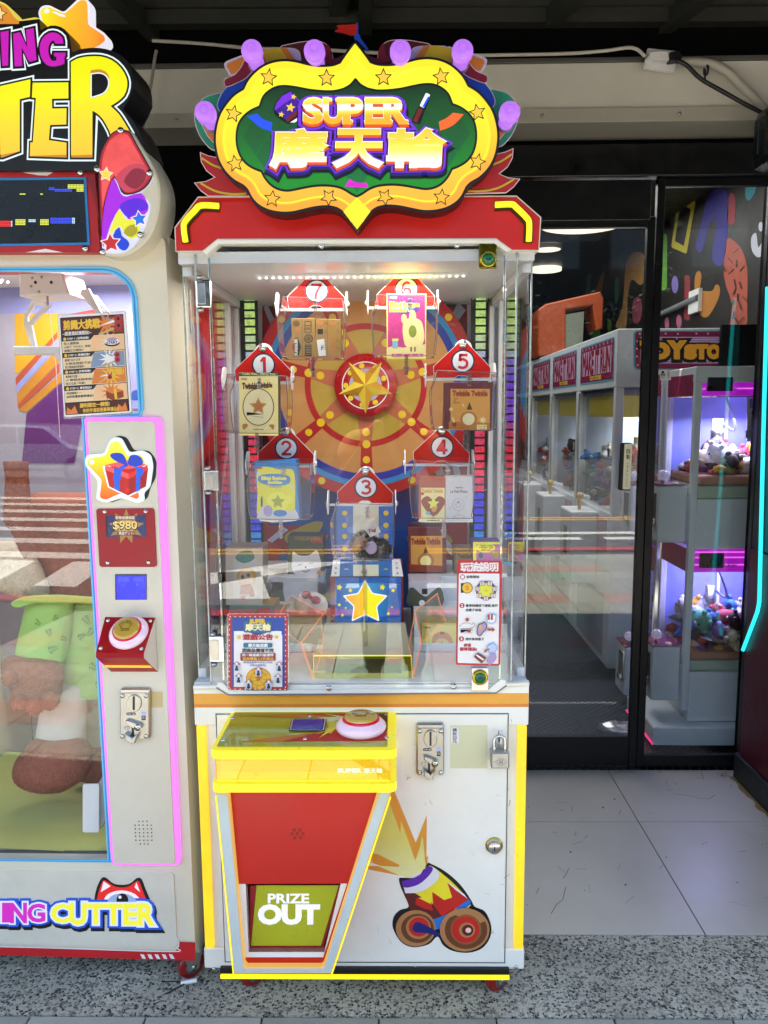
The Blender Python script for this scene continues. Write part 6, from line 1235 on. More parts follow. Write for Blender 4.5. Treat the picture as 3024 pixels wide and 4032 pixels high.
m=MB(); m.px(C1,fF,roundpoly([(712,1335),(745,1250),(780,1225),(820,1235),(870,1330),(960,1315),(1015,1345),(1030,1420),(1010,1560),(965,1600),(975,1650),(930,1668),(830,1630),(720,1665),(655,1640),(670,1520),(580,1410),(590,1345)],24),KW,.010,.009); em=m.out('gift_star_emblem',col)
lit=lambda n,c,**k: mat('lit_'+n,c,.35,emit=.9,var=0,**k)
zA,zB=C1.px(fF,700,1640)[1],C1.px(fF,700,1250)[1]
prints(em,'emblem_print',C1,fF,[(roundpoly([(720,1350),(755,1265),(790,1250),(820,1265),(868,1355),(960,1340),(985,1400),(960,1500),(930,1560),(945,1620),(930,1640),(820,1600),(720,1645),(680,1630),(695,1510),(600,1410),(605,1370)],20),mat('lit_star_fade','#fff',.35,emit=.9,var=0,grad=('Z',zA,zB,[(0,'#ff5a1a'),(.35,'#ffb020'),(.7,'#fff030'),(1,'#fff860')]))),
 (rrect(615,1378,645,1408,12),KW),
 ([(700,1420),(860,1390),(1010,1420),(1005,1560),(870,1625),(735,1560)],KW),([(715,1430),(860,1400),(1005,1430),(990,1555),(870,1615),(745,1555)],lit('red','#c01010')),([(715,1412),(870,1378),(1003,1412),(870,1440)],lit('rose','#ff5a60')),([(718,1412),(874,1470),(874,1505),(720,1445)],lit('rose','#ff5a60')),([(874,1470),(1002,1412),(998,1448),(874,1505)],lit('red3','#e02a2a')),([(874,1505),(998,1448),(990,1555),(870,1615)],lit('dred','#a00808')),
 ([(775,1430),(815,1440),(815,1590),(780,1570)],lit('blu2','#1a60e8')),([(925,1440),(955,1430),(950,1580),(922,1592)],lit('blu2','#1a60e8')),(star(865,1580,22,0,.5,up=-1),lit('red3','#e02a2a')),
 (smooth([(850,1410),(780,1380),(752,1350),(770,1332),(830,1335),(860,1380)],3,True),lit('blu3','#1240c8')),(smooth([(870,1400),(885,1350),(930,1345),(965,1370),(965,1410),(900,1420)],3,True),lit('blu3','#1240c8')),(smooth([(850,1410),(810,1430),(770,1500),(820,1510),(830,1450),(870,1415)],3,True),lit('blu2','#1a60e8')),(smooth([(870,1415),(920,1430),(940,1500),(980,1450),(930,1420)],3,True),lit('blu2','#1a60e8')),(circ(858,1408,14,14),lit('blu3','#1240c8'))],l0=.0106,dl=.0001)
m=MB(); m.px(C1,fF,roundpoly([(647,1705),(1035,1702),(1053,2095),(670,2095)],22),mat('plate_dark_red','#9c0c1c',.42),.003,.003); rp=m.out('red_plate',col)
m=MB(); m.px(C1,fF,[(712,1752),(975,1748),(984,1890),(716,1895)],BLACK,.0034); m.out('screen_recess',rp)
prints(rp,'price_screen',C1,fF,[([(722,1748),(978,1746),(986,1892),(724,1894)],mat('screen_navy','#1a2a5a',.3,emit=.3)),(star(850,1825,120,0,.55,9,up=-1),mat('screen_gold','#d8a050',.3,emit=.35)),(circ(850,1825,62,24,48),mat('screen_cream','#e8c890',.3,emit=.4)),(rrect(768,1750,918,1782,6),mat('screen_maroon','#6a2018',.3,emit=.3)),('T','取物金額保証',(778,1754,908,1776),mat('screen_white','#f4ecd8',.3,emit=.6),.03),
 ('T','$980',(760,1794,924,1854),BLACK,.05),('T','$980',(762,1790,922,1850),mat('screen_yellow','#ffe08a',.3,emit=.8),.02),(rrect(790,1856,910,1884,6),mat('screen_maroon','#6a2018',.3,emit=.3)),('T','現金ゲット!',(800,1858,902,1880),mat('screen_white','#f4ecd8',.3,emit=.6),.03)],l0=.0037,dl=.00005)
for x,y in ((705,1727),(979,1725),(725,2068),(998,2065)): q=C1.px(fF,x,y); MB().lathe(C1.pt(*q,.003),C1.n,[(.0055,0),(.005,.002),(.0025,.0035),(.0001,.0036)],CHROME,12).out('plate_screw',rp)
m=MB(); m.px(C1,fG,[(580,-50),(738,-50),(738,78),(582,78)],BLACK,.0015,.0015); m.px(C1,fG,[(586,-46),(737,-44),(737,77),(588,75)],mat('lcd_blue','#1a28ff',.25,emit=.75,var=.05),.0019)
m.pxtext(C1,fG,'遊戲  保証',595,-36,725,-14,mat('lcd_text','#5a70ff',.3,emit=.8),.0023,.01); m.pxtext(C1,fG,'6      8',618,-5,700,8,mat('lcd_text','#5a70ff',.3,emit=.8),.0023,.01); m.out('lcd_display',col)
# button housing: wedge
hp=C1.pts(fG,[(530,165),(782,168),(795,440),(560,438)]); top=[C1.pt(*hp[0],.001),C1.pt(*hp[1],.001)]
fr_=CP.off(.085); f1,f2=fr_.un(fG,482,345),fr_.un(fG,724,347); g1,g2=fr_.off(-.012).un(fG,482,368),fr_.off(-.012).un(fG,724,372); b1,b2=C1.pt(*C1.px(fG,560,440),.001),C1.pt(*C1.px(fG,795,440),.001)
m=MB(); RDP=mat('wedge_red','#a80c14',.35); V=[top[0],top[1],f2,f1,g1,g2,b1,b2]
m.add(V,[(0,1,2,3)][::1],RDP); m.add(V,[(3,2,5,4)],RDP); m.add(V,[(4,5,7,6)],RDP); m.add(V,[(1,7,5,2)],LW2); m.add(V,[(0,3,4,6)],LW2); wd=m.out('button_housing',lm)
m=MB(); V=[g1.lerp(b1,.45),g2.lerp(b2,.45),g2.lerp(b2,.62),g1.lerp(b1,.62)]; nrm=Vector((0,-.5,-.8)).normalized()*.003; V=[v+nrm for v in V]; m.add(V,[(0,1,2,3)],mat('lit_amber','#ffc830',.3,emit=.95)); m.out('housing_light',wd)
nrm=(top[1]-top[0]).cross(f1-top[0]).normalized(); nrm=nrm if nrm.z>0 else -nrm
bc=(top[0]+top[1]+f1+f2)/4; 
for (i_,j_) in ((.08,.1),(.92,.1),(.08,.88),(.92,.88)):
    v=(top[0].lerp(top[1],i_)).lerp(f1.lerp(f2,i_),j_); MB().lathe(v,nrm,[(.005,0),(.0045,.002),(.0001,.003)],CHROME,12).out('housing_screw',wd)
big_button(wd,bc+nrm*.001+Vector((.012,0,0)),nrm,.80)
fT2=lambda x,y:(fG(0,0)[0]+.78269*(610+(x-428)*.530),2300+.78269*(520+(y-172)*.466))
coin_mech(col,C1,fT2)
m=MB(); m.px(C1,fG,rrect(760,541,818,620,3),mat('old_tape','#c9b07c',.5),.0005); m.out('tape_patch',col)
hm=MB()
for r,(y,xs) in enumerate(((1193,(699,719,739)),(1212,(680,700,720,741,760)),(1231,(681,701,722,742,762)),(1250,(682,702,723,743,763)),(1268,(682,703,723,744,764)),(1288,(684,704,724,744,764)),(1307,(706,726,745)))):
    for x in xs: hm.px(C1,fG,circ(x,y,3.6,8),BLACK,.0005)
o=hm.out('speaker_grille',col); o['kind']='stuff'
# lower panel with lettering, base stripe
m=MB(); m.px(LM,fG,roundpoly([(-800,1425),(875,1450),(892,1778),(905,1790),(886,1822),(-800,1795)],16),mat('panel_cream2','#d4cebd',.42),.003,.003,bev=.0008); lp_=m.out('lower_panel',lm)
m=MB(); m.px(LM,fG,[(-900,1790),(880,1845),(903,1820),(905,1795),(985,1798),(985,1890),(-900,1792+45)],mat('stripe_red','#c01820',.4),.0036)
m.pxline(LM,fG,smooth([(-400,1808),(300,1826),(860,1843),(895,1826),(902,1795)],4),5,p_w,.0042); o=m.out('base_stripe',lm)
for i in range(5): MB().px(LM,fG,[(708+i*36,1856),(727+i*36,1858),(738+i*36,1881),(719+i*36,1879)],p_w,.0042).out('stripe_mark',o)
m=MB(); m.px(LM,fG,[(905,1795),(985,1798),(985,1888),(955,1888)],mat('stripe_red','#c01820',.4),.0038); m.out('corner_plate',lm)
def toon(parent,pl,f,glyphs,mats_,exps,l0=.004,dl=.0008,sh=(0,0)):
    mb=MB()
    for i,(mt,ex) in enumerate(zip(mats_,exps)):
        dx,dy=(sh if i==0 else (0,0))
        for g in glyphs:
            t,x0,y0,x1,y1=g[:5]; mb.pxtext(pl,f,t,x0+dx,y0+dy,x1+dx,y1+dy,(g[5] if i==len(mats_)-1 and len(g)>5 else mt),l0+dl*i,ex)
    return mb
li=lambda n,c: mat('lit_'+n,c,.35,emit=.85,var=0)
yl,mg,bd,wo=li('cut_yellow','#f2f23a'),li('cut_magenta','#d024c8'),li('cut_blue','#0f50d8'),li('cut_white','#d8e6ff')
gl=[('Z',-60,1600,0,1686,mg),('I',26,1600,52,1690,mg),('N',62,1600,138,1694,mg),('G',148,1604,230,1690,mg),('C',268,1606,352,1692,yl),('U',360,1600,436,1702,yl),('T',446,1606,528,1700,yl),('T',536,1606,618,1700,yl),('E',630,1606,692,1702,yl),('R',704,1602,776,1706,yl)]
m=toon(None,LM,fG,gl,[BLACK,bd,wo,yl],[.19,.18,.10,.035],sh=(8,16)); 
m.out('cutter_lettering',lp_)
cr=li('cat_red','#e02020'); cw=li('cat_white','#f0e8ff')
prints(lp_,'cat_eye_emblem',LM,fG,[(smooth([(478,1600),(485,1540),(510,1480),(535,1472),(580,1505),(650,1505),(690,1475),(715,1480),(735,1530),(762,1600),(755,1640),(490,1640)],3,True),BLACK),(smooth([(488,1600),(500,1540),(520,1490),(540,1490),(585,1518),(645,1518),(690,1490),(705,1495),(722,1540),(745,1600),(740,1620),(495,1620)],3,True),cr),
 ([(510,1545),(525,1490),(560,1515),(535,1530)],cw),([(690,1495),(708,1545),(680,1520)],cw),(smooth([(525,1600),(545,1555),(615,1535),(685,1555),(712,1600),(690,1640),(545,1640)],3,True),cw),(smooth([(545,1590),(580,1555),(650,1555),(695,1595),(660,1630),(580,1630)],3,True),li('eye_blue','#8aa8e0')),(circ(620,1585,30,18,36),BLACK),(circ(608,1568,8,10),cw)],l0=.0036,dl=.0003)
# side yellow glow line and casters
for a,l in ((-.04,-.08),(-.80,-.08),(-.04,-.7)):
    v=lq(a,0,l); caster(lm,v.x,v.y,1 if a>-.5 else -1)
# marquee -------------------------------------------------------------
M1=LM.off(.03)
m=MB(); redp=mat('marquee_red','#b01418',.4); m.px(M1,fB,[(-900,1350),(750,1350),(790,1998),(-900,2003)],redp,0,.30); mqb=m.out('display_housing',lm)
m=MB()
for L in ([(100,1352),(450,1352),(375,1392),(300,1388)],[(200,2000),(360,1970),(500,2000)]): m.px(M1,fB,L,p_w,.0006)
m.px(M1,fB,[(690,1350),(750,1352),(785,1750),(740,1560),(690,1420)],DRED,.0006)
m.px(M1,fB,[(-600,1418),(684,1408),(716,1940),(-600,1962)],mat('frame_blue','#1a78b8',.35,emit=.1),.003,.003); dsp=m.out('display_frame',mqb)
m=MB(); m.px(M1,fB,[(-600,1436),(668,1426),(696,1922),(-600,1944)],mat('led_matrix_black','#0a0b0c',.3),.0036); scn=m.out('led_screen',mqb)
m=MB(); LD={k:mat('pixel_'+k,c,.3,emit=e,var=0) for k,c,e in (('y','#e8f25a',1.2),('b','#3a50ff',1.3),('r','#ff3030',1.2),('w','#c8e8ff',1.2),('off','#2c2f30',.02))}
st_p=11.5
for j in range(41):
    for i in range(-4,57):
        x=20+i*st_p; y=1445+j*12
        if x>664+ (y-1430)*.055: continue
        k='off'
        if (545<x<670 and 1462<y<1500) or (610<x<675 and 1500<=y<1518): k='y'
        elif (390<x<445 and 1490<y<1515) or (440<x<580 and 1503<y<1518): k='b'
        elif 160<x<215 and 1530<y<1545 or 325<x<350 and 1530<y<1545: k='y'
        elif x<112 and 1745<y<1795: k='r' if x<95 else 'w'
        elif 132<x<210 and 1742<y<1790: k='y'
        elif 235<x<290 and 1735<y<1758: k='w'
        elif 322<x<395 and 1735<y<1785: k='y'
        elif 408<x<598 and 1728<y<1772: k='b' if x<580 else 'w'
        if k=='off' and (i+j)%2: continue
        s_=4.3 if k!='off' else 1.7; m.px(M1,fB,[(x-s_,y-s_),(x+s_,y-s_),(x+s_,y+s_),(x-s_,y+s_)],LD[k],.0042)
o=m.out('led_pixels',scn); o['kind']='stuff'
for x,y in ((641,1368),(782,1345),(680,1970)): q=M1.px(fB,x,y); MB().lathe(M1.pt(*q,.002),M1.n,[(.0075,0),(.007,.003),(.004,.005),(.0001,.0052)],CHROME,14).out('cap_screw',mqb)
# wing
W1=LM.off(.06); m=MB(); wing=smooth([(960,1020),(1040,1040),(1100,1130),(1180,1260),(1235,1370),(1262,1480),(1262,1620),(1235,1760),(1180,1880),(1080,1980),(960,2030),(815,2020)],3)+[(790,1345)]+smooth([(785,1300),(800,1200),(850,1090),(905,1035),(960,1020)],3)
m.px(W1,fB,wing,LW,0,.10,bev=.004); wg=m.out('wing_housing',lm)
LR=mat('lit_coral','#ff5a5c',.4,emit=.72,var=.22,vs=30); 
wi=[(smooth([(960,1030),(1030,1050),(1090,1150),(1195,1345),(1210,1400),(1190,1460),(1120,1525),(1185,1600),(1190,1680),(1150,1800),(1100,1900),(1040,1970),(960,2005),(812,2008)],2)+[(782,1350)]+smooth([(782,1300),(800,1200),(860,1090),(910,1040),(960,1030)],2),lit('lilac_white','#d8dcff')),
 (smooth([(960,1028),(1030,1045),(1085,1140),(1200,1345),(1208,1400),(1180,1460),(1110,1520),(1010,1545),(960,1520),(910,1410),(860,1530),(830,1640),(805,1900),(785,1560),(778,1330),(800,1200),(860,1085),(910,1038)],2,True),lit('wing_black','#100408')),
 (smooth([(960,1040),(1025,1055),(1075,1145),(1190,1350),(1198,1395),(1170,1450),(1105,1508),(1015,1532),(970,1505),(908,1400),(855,1520),(820,1640),(806,1820),(795,1560),(788,1340),(808,1205),(865,1095),(915,1048)],2,True),lit('wing_red_edge','#b0101a')),
 (smooth([(955,1060),(1015,1072),(1060,1150),(1160,1330),(1170,1390),(1150,1440),(1100,1490),(1015,1515),(975,1490),(905,1385),(850,1500),(825,1600),(812,1640),(805,1350),(825,1215),(875,1110)],2,True),LR),
 (smooth([(920,1405),(1000,1325),(1090,1298),(1165,1325),(1175,1400),(1140,1460),(1095,1500),(1015,1525),(965,1495)],3,True),lit('wing_rose','#c8405a')),(smooth([(985,1440),(1050,1345),(1120,1340),(1160,1380),(1140,1450),(1070,1500)],3,True),lit('wing_wine','#8a1a30')),
 (smooth([(908,1415),(960,1535),(1010,1558),(1120,1530),(1165,1600),(1180,1645),(1150,1700),(1020,1740),(960,1650),(880,1780),(820,1960),(812,1800),(830,1640),(865,1500)],2,True),lit('wing_violet','#a81ae8')),
 (smooth([(950,1640),(1010,1590),(1100,1570),(1165,1610),(1165,1660),(1080,1690),(1020,1730)],3,True),lit('wing_indigo','#5a14e0')),
 (smooth([(950,1655),(990,1735),(1060,1745),(1110,1800),(1095,1870),(1040,1895),(990,1850),(950,1790),(880,1860),(865,1860),(900,1760)],2,True),lit('wing_yellow','#e8e83a')),(smooth([(985,1850),(1010,1800),(1070,1780),(1095,1830),(1050,1880)],2,True),lit('wing_olive','#a8a01a')),
 (smooth([(950,1800),(970,1870),(1010,1900),(1030,1940),(1000,1985),(950,1970),(900,1870)],2,True),lit('wing_blue','#1040d8')),
 (star(845,1385,62,.1,.52,up=-1),lit('wing_white','#ffe8e8')),(star(845,1385,50,.1,.5,up=-1),lit('wing_gold','#ffd83a')),(star(1110,1738,74,-.15,.52,up=-1),lit('wing_white','#ffe8e8')),(star(1110,1738,60,-.15,.5,up=-1),lit('wing_blue2','#1a70e8')),
 (star(885,1930,88,-.1,.52,up=-1),lit('wing_white','#ffe8e8')),(star(885,1930,74,-.1,.5,up=-1),lit('wing_red2','#c02020'))]
m=MB()
for i,(P_,mt) in enumerate(wi): m.px(W1,fB,P_,mt,.0006+.0003*i)
m.out('wing_print',wg)
for x,y in ((962,1038),(778,1345),(1190,1375),(1117,1862),(822,1998)): q=W1.px(fB,x,y); MB().lathe(W1.pt(*q,.004),W1.n,[(.0075,0),(.007,.003),(.004,.005),(.0001,.0052)],CHROME,14).out('cap_screw',wg)
# big lettering
M2=LM.off(.045)
m=MB(); m.px(LM.off(-.01),fB,roundpoly([(505,98),(630,-20),(690,-15),(712,30),(714,188),(838,268),(856,330),(800,378),(700,420),(560,430),(340,230),(300,100),(325,48),(385,38)],26),mat('lit_star_rim','#e8eaff',.4,emit=.95,var=0),0,.03)
x0s,x1s=LM.px(fB,330,200)[0],LM.px(fB,850,200)[0]
m.px(LM.off(-.01),fB,roundpoly([(512,112),(638,0),(680,2),(694,40),(698,198),(825,282),(836,322),(790,360),(700,400),(560,420),(365,240),(318,105),(335,65),(385,56)],24),mat('lit_big_star','#ffb030',.4,emit=.93,var=0,grad=('X',LM.pt(x0s,0).x-LOC[lm.name].x,LM.pt(x1s,0).x-LOC[lm.name].x,[(0,'#fff02a'),(.3,'#ffc830'),(.7,'#ffae38'),(1,'#ff7a2a')])),.0006)
m.px(LM.off(-.01),fB,roundpoly([(410,95),(440,95),(520,125),(520,138),(480,130)],6),KW,.001); m.px(LM.off(-.01),fB,circ(372,88,20,16),KW,.001); m.out('big_star_light',lm)
m=MB(); m.px(LM.off(-.015),fB,smooth([(-400,-60),(-200,-40),(0,10),(80,60),(160,150),(180,155),(320,145),(360,300)],3)+[(360,500),(-400,500)],mat('lit_arch_edge','#f0e060',.4,emit=.8,var=0),0,.03); m.px(LM.off(-.015),fB,smooth([(-400,-40),(-200,-20),(0,28),(70,75),(150,165),(330,165),(360,300)],3)+[(360,500),(-400,500)],mat('lit_arch','#f09a3a',.4,emit=.8,var=0),.0006); m.px(LM.off(-.015),fB,star(-5,110,66,.2,.5,up=-1),BLACK,.001); m.px(LM.off(-.015),fB,star(-5,110,54,.2,.5,up=-1),lit('pale_star','#ffe0a0'),.0014); m.out('arch_light',lm)
m=MB(); blk=[(-900,190),(150,190),(150,168),(312,150),(322,240),(400,203),(480,213),(540,265),(562,360),(570,415),(640,388),(760,378),(880,400),(980,455),(1045,560),(1058,700),(1020,790),(975,866),(1050,950),(1110,1050),(1150,1180),(1150,1350),(-900,1352)]
m.px(M2,fB,smooth(blk[3:20],2) and blk[:4]+smooth(blk[4:10],2)+smooth(blk[10:16],3)+blk[16:],BLACK,0,.11); bg_=m.out('lettering_backing',lm)
zT0,zT1=M2.px(fB,500,1250)[1],M2.px(fB,500,450)[1]
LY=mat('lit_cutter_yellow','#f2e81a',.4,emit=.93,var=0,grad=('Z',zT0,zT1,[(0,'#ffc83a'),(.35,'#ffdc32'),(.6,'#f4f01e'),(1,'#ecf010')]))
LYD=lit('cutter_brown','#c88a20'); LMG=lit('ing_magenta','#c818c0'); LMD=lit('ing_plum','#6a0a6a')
Rp=smooth([(565,495),(620,465),(700,450),(800,450),(890,480),(960,540),(1005,620),(1010,690),(985,760),(930,810),(878,842)],2)+smooth([(878,842),(940,900),(990,975),(1040,1060)],2)+[(1060,1180),(900,1130)]+smooth([(870,1040),(820,950),(770,900),(735,880)],2)+[(735,1250),(568,1250)]
Rh=[(722,585)]+smooth([(722,585),(790,577),(840,595),(868,640),(862,700),(820,750),(722,782)],3)
Ep=[(262,658),(545,655),(545,782),(415,785),(416,862),(530,860),(528,988),(400,992),(390,1112),(530,1132),(530,1250),(240,1240),(244,1130),(264,1130),(288,778),(256,775)]
Tp=[(-190,720),(-20,690),(245,630),(240,770),(160,788),(160,1200),(25,1250),(8,1250),(-5,810),(-180,850)]
Tp2=[(-560,820),(-215,730),(-225,870),(-310,900),(-300,1290),(-430,1300),(-430,920),(-550,940)]
Ip=[(5,255),(75,243),(70,525),(20,528)]; Np=[(105,268),(163,255),(217,372),(208,237),(272,222),(296,480),(235,497),(177,388),(182,528),(118,532)]
Zp=[(-190,300),(-20,270),(-30,330),(-110,480),(-20,470),(-18,535),(-190,560),(-180,500),(-95,340),(-185,360)]
Gp=smooth([(507,352),(500,300),(450,262),(390,262),(335,310),(315,385),(330,465),(375,520),(440,532),(515,510)],2)+[(517,450),(525,445),(525,418),(428,418),(428,450),(448,455),(448,480)]+smooth([(448,480),(415,480),(395,440),(388,395),(400,350),(425,325),(440,352)],2)
un_=abs(M2.px(fB,100,500)[0]-M2.px(fB,0,500)[0])/100
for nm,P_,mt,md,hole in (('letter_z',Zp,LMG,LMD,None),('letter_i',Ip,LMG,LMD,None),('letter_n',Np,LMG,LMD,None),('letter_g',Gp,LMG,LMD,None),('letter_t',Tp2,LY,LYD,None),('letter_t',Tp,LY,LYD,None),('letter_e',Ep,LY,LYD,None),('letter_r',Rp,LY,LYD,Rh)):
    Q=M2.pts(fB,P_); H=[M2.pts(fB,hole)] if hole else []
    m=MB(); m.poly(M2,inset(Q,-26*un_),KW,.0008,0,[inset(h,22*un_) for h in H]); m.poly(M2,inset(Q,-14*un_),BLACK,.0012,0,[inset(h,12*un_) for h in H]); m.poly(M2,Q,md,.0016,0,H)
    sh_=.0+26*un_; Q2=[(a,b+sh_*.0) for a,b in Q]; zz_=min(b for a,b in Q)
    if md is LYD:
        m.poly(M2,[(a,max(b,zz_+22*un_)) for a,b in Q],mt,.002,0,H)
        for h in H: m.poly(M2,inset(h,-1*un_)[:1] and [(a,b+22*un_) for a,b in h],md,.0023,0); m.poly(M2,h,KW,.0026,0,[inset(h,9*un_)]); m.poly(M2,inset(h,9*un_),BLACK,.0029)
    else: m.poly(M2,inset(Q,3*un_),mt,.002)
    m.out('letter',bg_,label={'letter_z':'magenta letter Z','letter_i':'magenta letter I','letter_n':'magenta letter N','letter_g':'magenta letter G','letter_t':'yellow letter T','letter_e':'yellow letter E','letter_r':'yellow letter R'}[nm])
# cable and plug on the pebbles below
cb=MB(); P_=[gz(fG,*q,.008) for q in ((985,1985),(930,2010),(840,2060))]; cb.tube([gz(fG,1010,1975,.03),gz(fG,985,2000,.006)]+P_,.0022,BLACK,6); cb.tube([gz(fG,995,1990,.006),gz(fG,900,1998,.005),gz(fG,815,2000,.005)],.0015,BLACK,5); o=cb.out('ground_cable',loc=P_[0],label='thin black cable on the pebble ground between the two machines',cat='cable')
w_=MB(); a,b_=gz(fG,910,2008,.008),gz(fG,992,1992,.010); w_.tube([a,b_],.006,WHITE2,8); w_.out('cable_tag',loc=a,label='white tape wrapped tag on the cable under the left machine',cat='cable tag')
# ---------------- hanging plush
pl1=LM.off(-.33); t=thing('hanging_plush','large brown furry plush animal in a green leaf print outfit behind the left window','plush toy',pl1.un(fG,250,700))
FB=mat('fur_brown','#a05a40',.95,var=.2,vs=60,bump=.8,bs=320); FC=mat('fur_cream','#d8c6a8',.95,var=.15,vs=60,bump=.8,bs=320); GRS=mat('outfit_green','#a0cc66',.8,var=.05); LEAF=mat('leaf_print','#4a8434',.8); WTR=mat('trouser_white','#d2cec2',.85,var=.06)
fZ=FR(0,1890,1.239); rdf=random.Random(77)
def loft(name,rows,d,mt,par,k=.55,fur=0,fold=0.0,n=22,L=.006):
    """organic tube from px rows (y,xl,xr); k = depth over half width; returns the part and a surface depth function"""
    q=pl1.off(d); R_s=smooth([tuple(map(float,r)) for r in rows],5); V=[]; un1=abs(q.px(fZ,100,500)[0]-q.px(fZ,0,500)[0])/100; m_=len(R_s)
    for j,(y,a,b) in enumerate(R_s):
        t=j/(m_-1); cap=min(1,math.sqrt(max(0,1-(2*t-1)**4))*1.0+.12)
        cx_,r=(a+b)/2,max(.5,(b-a)/2)
        for i in range(n):
            an=2*math.pi*i/n; fo=1+fold*math.sin(an*9+y*.03)*t
            e=q.px(fZ,cx_+r*math.cos(an)*fo,y); V.append(q.pt(e[0],e[1],r*un1*k*math.sin(an)*cap*fo))
    mb=MB(); mb.add(V,[(j*n+i,j*n+(i+1)%n,(j+1)*n+(i+1)%n,(j+1)*n+i) for j in range(m_-1) for i in range(n)],mt,True)
    mb.add(V[:n],[tuple(range(n))],mt); mb.add(V[-n:],[tuple(range(n))[::-1]],mt)
    for _ in range(fur):
        j=rdf.randrange(m_-1); i=rdf.randrange(n//2+2)-1; a,b_,c=V[j*n+i%n],V[j*n+(i+1)%n],V[(j+1)*n+i%n]; u,w=rdf.random(),rdf.random(); pnt=a+(b_-a)*u+(c-a)*w
        nn=(b_-a).cross(c-a).normalized(); nn=nn if nn.dot(q.n)>-.3 else -nn; t_=nn.cross(Vector((rdf.random(),rdf.random(),rdf.random()))).normalized()*.0011
        mb.add([pnt-t_,pnt+t_,pnt+(nn*.55+Vector((rdf.gauss(0,.3),rdf.gauss(0,.2),-.8))).normalized()*L],[(0,1,2)],mt)
    o=mb.out(name,par)
    def depth(x,y):
        r0=min(R_s,key=lambda r:abs(r[0]-y)); c=(r0[1]+r0[2])/2; r=(r0[2]-r0[1])/2; s_=max(-1,min(1,(x-c)/r)); return d+r*un1*k*math.sqrt(1-s_*s_)
    return o,depth
loft('head',[(40,110,300),(70,85,330),(140,70,350),(220,70,360),(300,95,360),(350,120,355),(380,150,340)],.02,FB,t,.5,7000)
loft('muzzle',[(196,-70,40),(225,-75,90),(270,-75,128),(320,-60,148),(350,10,156),(368,60,150)],.10,FC,t,.4,4000)
loft('ear',[(-60,10,90),(0,18,92),(60,14,96),(120,12,84),(165,38,82),(215,60,108),(245,78,128)],.16,FB,t,.35,2500)
tor,dt=loft('green_top',[(372,110,345),(430,120,350),(520,150,352),(600,175,356),(660,180,360),(690,176,362)],.03,GRS,t,.55,0,.03,32)
slv,ds=loft('sleeve',[(380,88,235),(430,76,230),(500,60,222),(550,50,212),(582,52,204)],.10,GRS,t,.5,0,.03,32)
loft('paw',[(556,30,140),(572,12,176),(600,9,196),(630,22,200),(655,34,196),(685,36,190),(708,44,172),(726,74,146)],.12,FB,t,.55,4500)
for k_,(x_,y_,r_) in enumerate(((34,628,26),(66,706,26),(112,716,28),(160,700,28))): loft('paw_toe',[(y_-r_,x_-6,x_+6),(y_-r_*.6,x_-r_*.8,x_+r_*.8),(y_,x_-r_,x_+r_),(y_+r_*.6,x_-r_*.8,x_+r_*.8),(y_+r_,x_-5,x_+5)],.165,FB,t,.8,500)
loft('trouser_leg',[(640,150,276),(700,136,276),(780,120,274),(840,114,273),(864,120,268)],.06,WTR,t,.55,0,.03,28); loft('trouser_leg',[(650,255,350),(740,262,348),(830,268,345),(850,272,340)],-.06,WTR,t,.55,0,.03,28)
loft('foot',[(822,112,250),(845,86,280),(880,58,290),(915,46,286),(945,52,268),(970,84,232),(989,130,190)],.09,FB,t,.6,6000); loft('foot',[(850,240,335),(900,235,350),(940,245,345),(960,280,330)],-.04,FB,t,.6,900)
m=MB(); q=pl1.off(.165); m.px(q,fZ,smooth([(32,394),(50,380),(90,370),(180,366),(300,374),(345,378),(345,398),(250,392),(150,394),(110,392),(60,406),(42,404)],2,True),GRS,0,.008,bev=.003); m.out('collar',t)
m=MB()
for (f_,dd_,leaves) in ((slv,ds,((100,440,.6,34),(85,505,2.2,30),(150,470,1.2,30),(150,545,-.4,36),(190,500,.3,26),(110,570,1.5,22),(185,430,2.4,24))),(tor,dt,((262,430,.9,36),(300,470,2.3,34),(245,505,-.5,30),(330,520,1.3,30),(280,585,.5,36),(335,600,2.0,30),(225,635,1.1,26),(300,655,-.3,32),(245,400,2.7,24),(320,415,.2,28)))):
    for x,y,a,l in leaves:
        for s_ in (-1,1):
            for j in range(6):
                t0=.12+j*.15; bx_,by_=x+l*t0*math.cos(a),y+l*t0*math.sin(a); la=a+s_*(1.05-.08*j); ll_=l*(.48-.05*j)
                P_=[(bx_,by_),(bx_+ll_*.55*math.cos(la-.22),by_+ll_*.55*math.sin(la-.22)),(bx_+ll_*math.cos(la),by_+ll_*math.sin(la)),(bx_+ll_*.55*math.cos(la+.22),by_+ll_*.55*math.sin(la+.22))]
                V=[pl1.off(dd_(px_,py_)+.003).un(fZ,px_,py_) for px_,py_ in P_]; m.add(V,[(0,1,2,3)],LEAF)
o=m.out('leaf_print',tor); o['kind']='stuff'
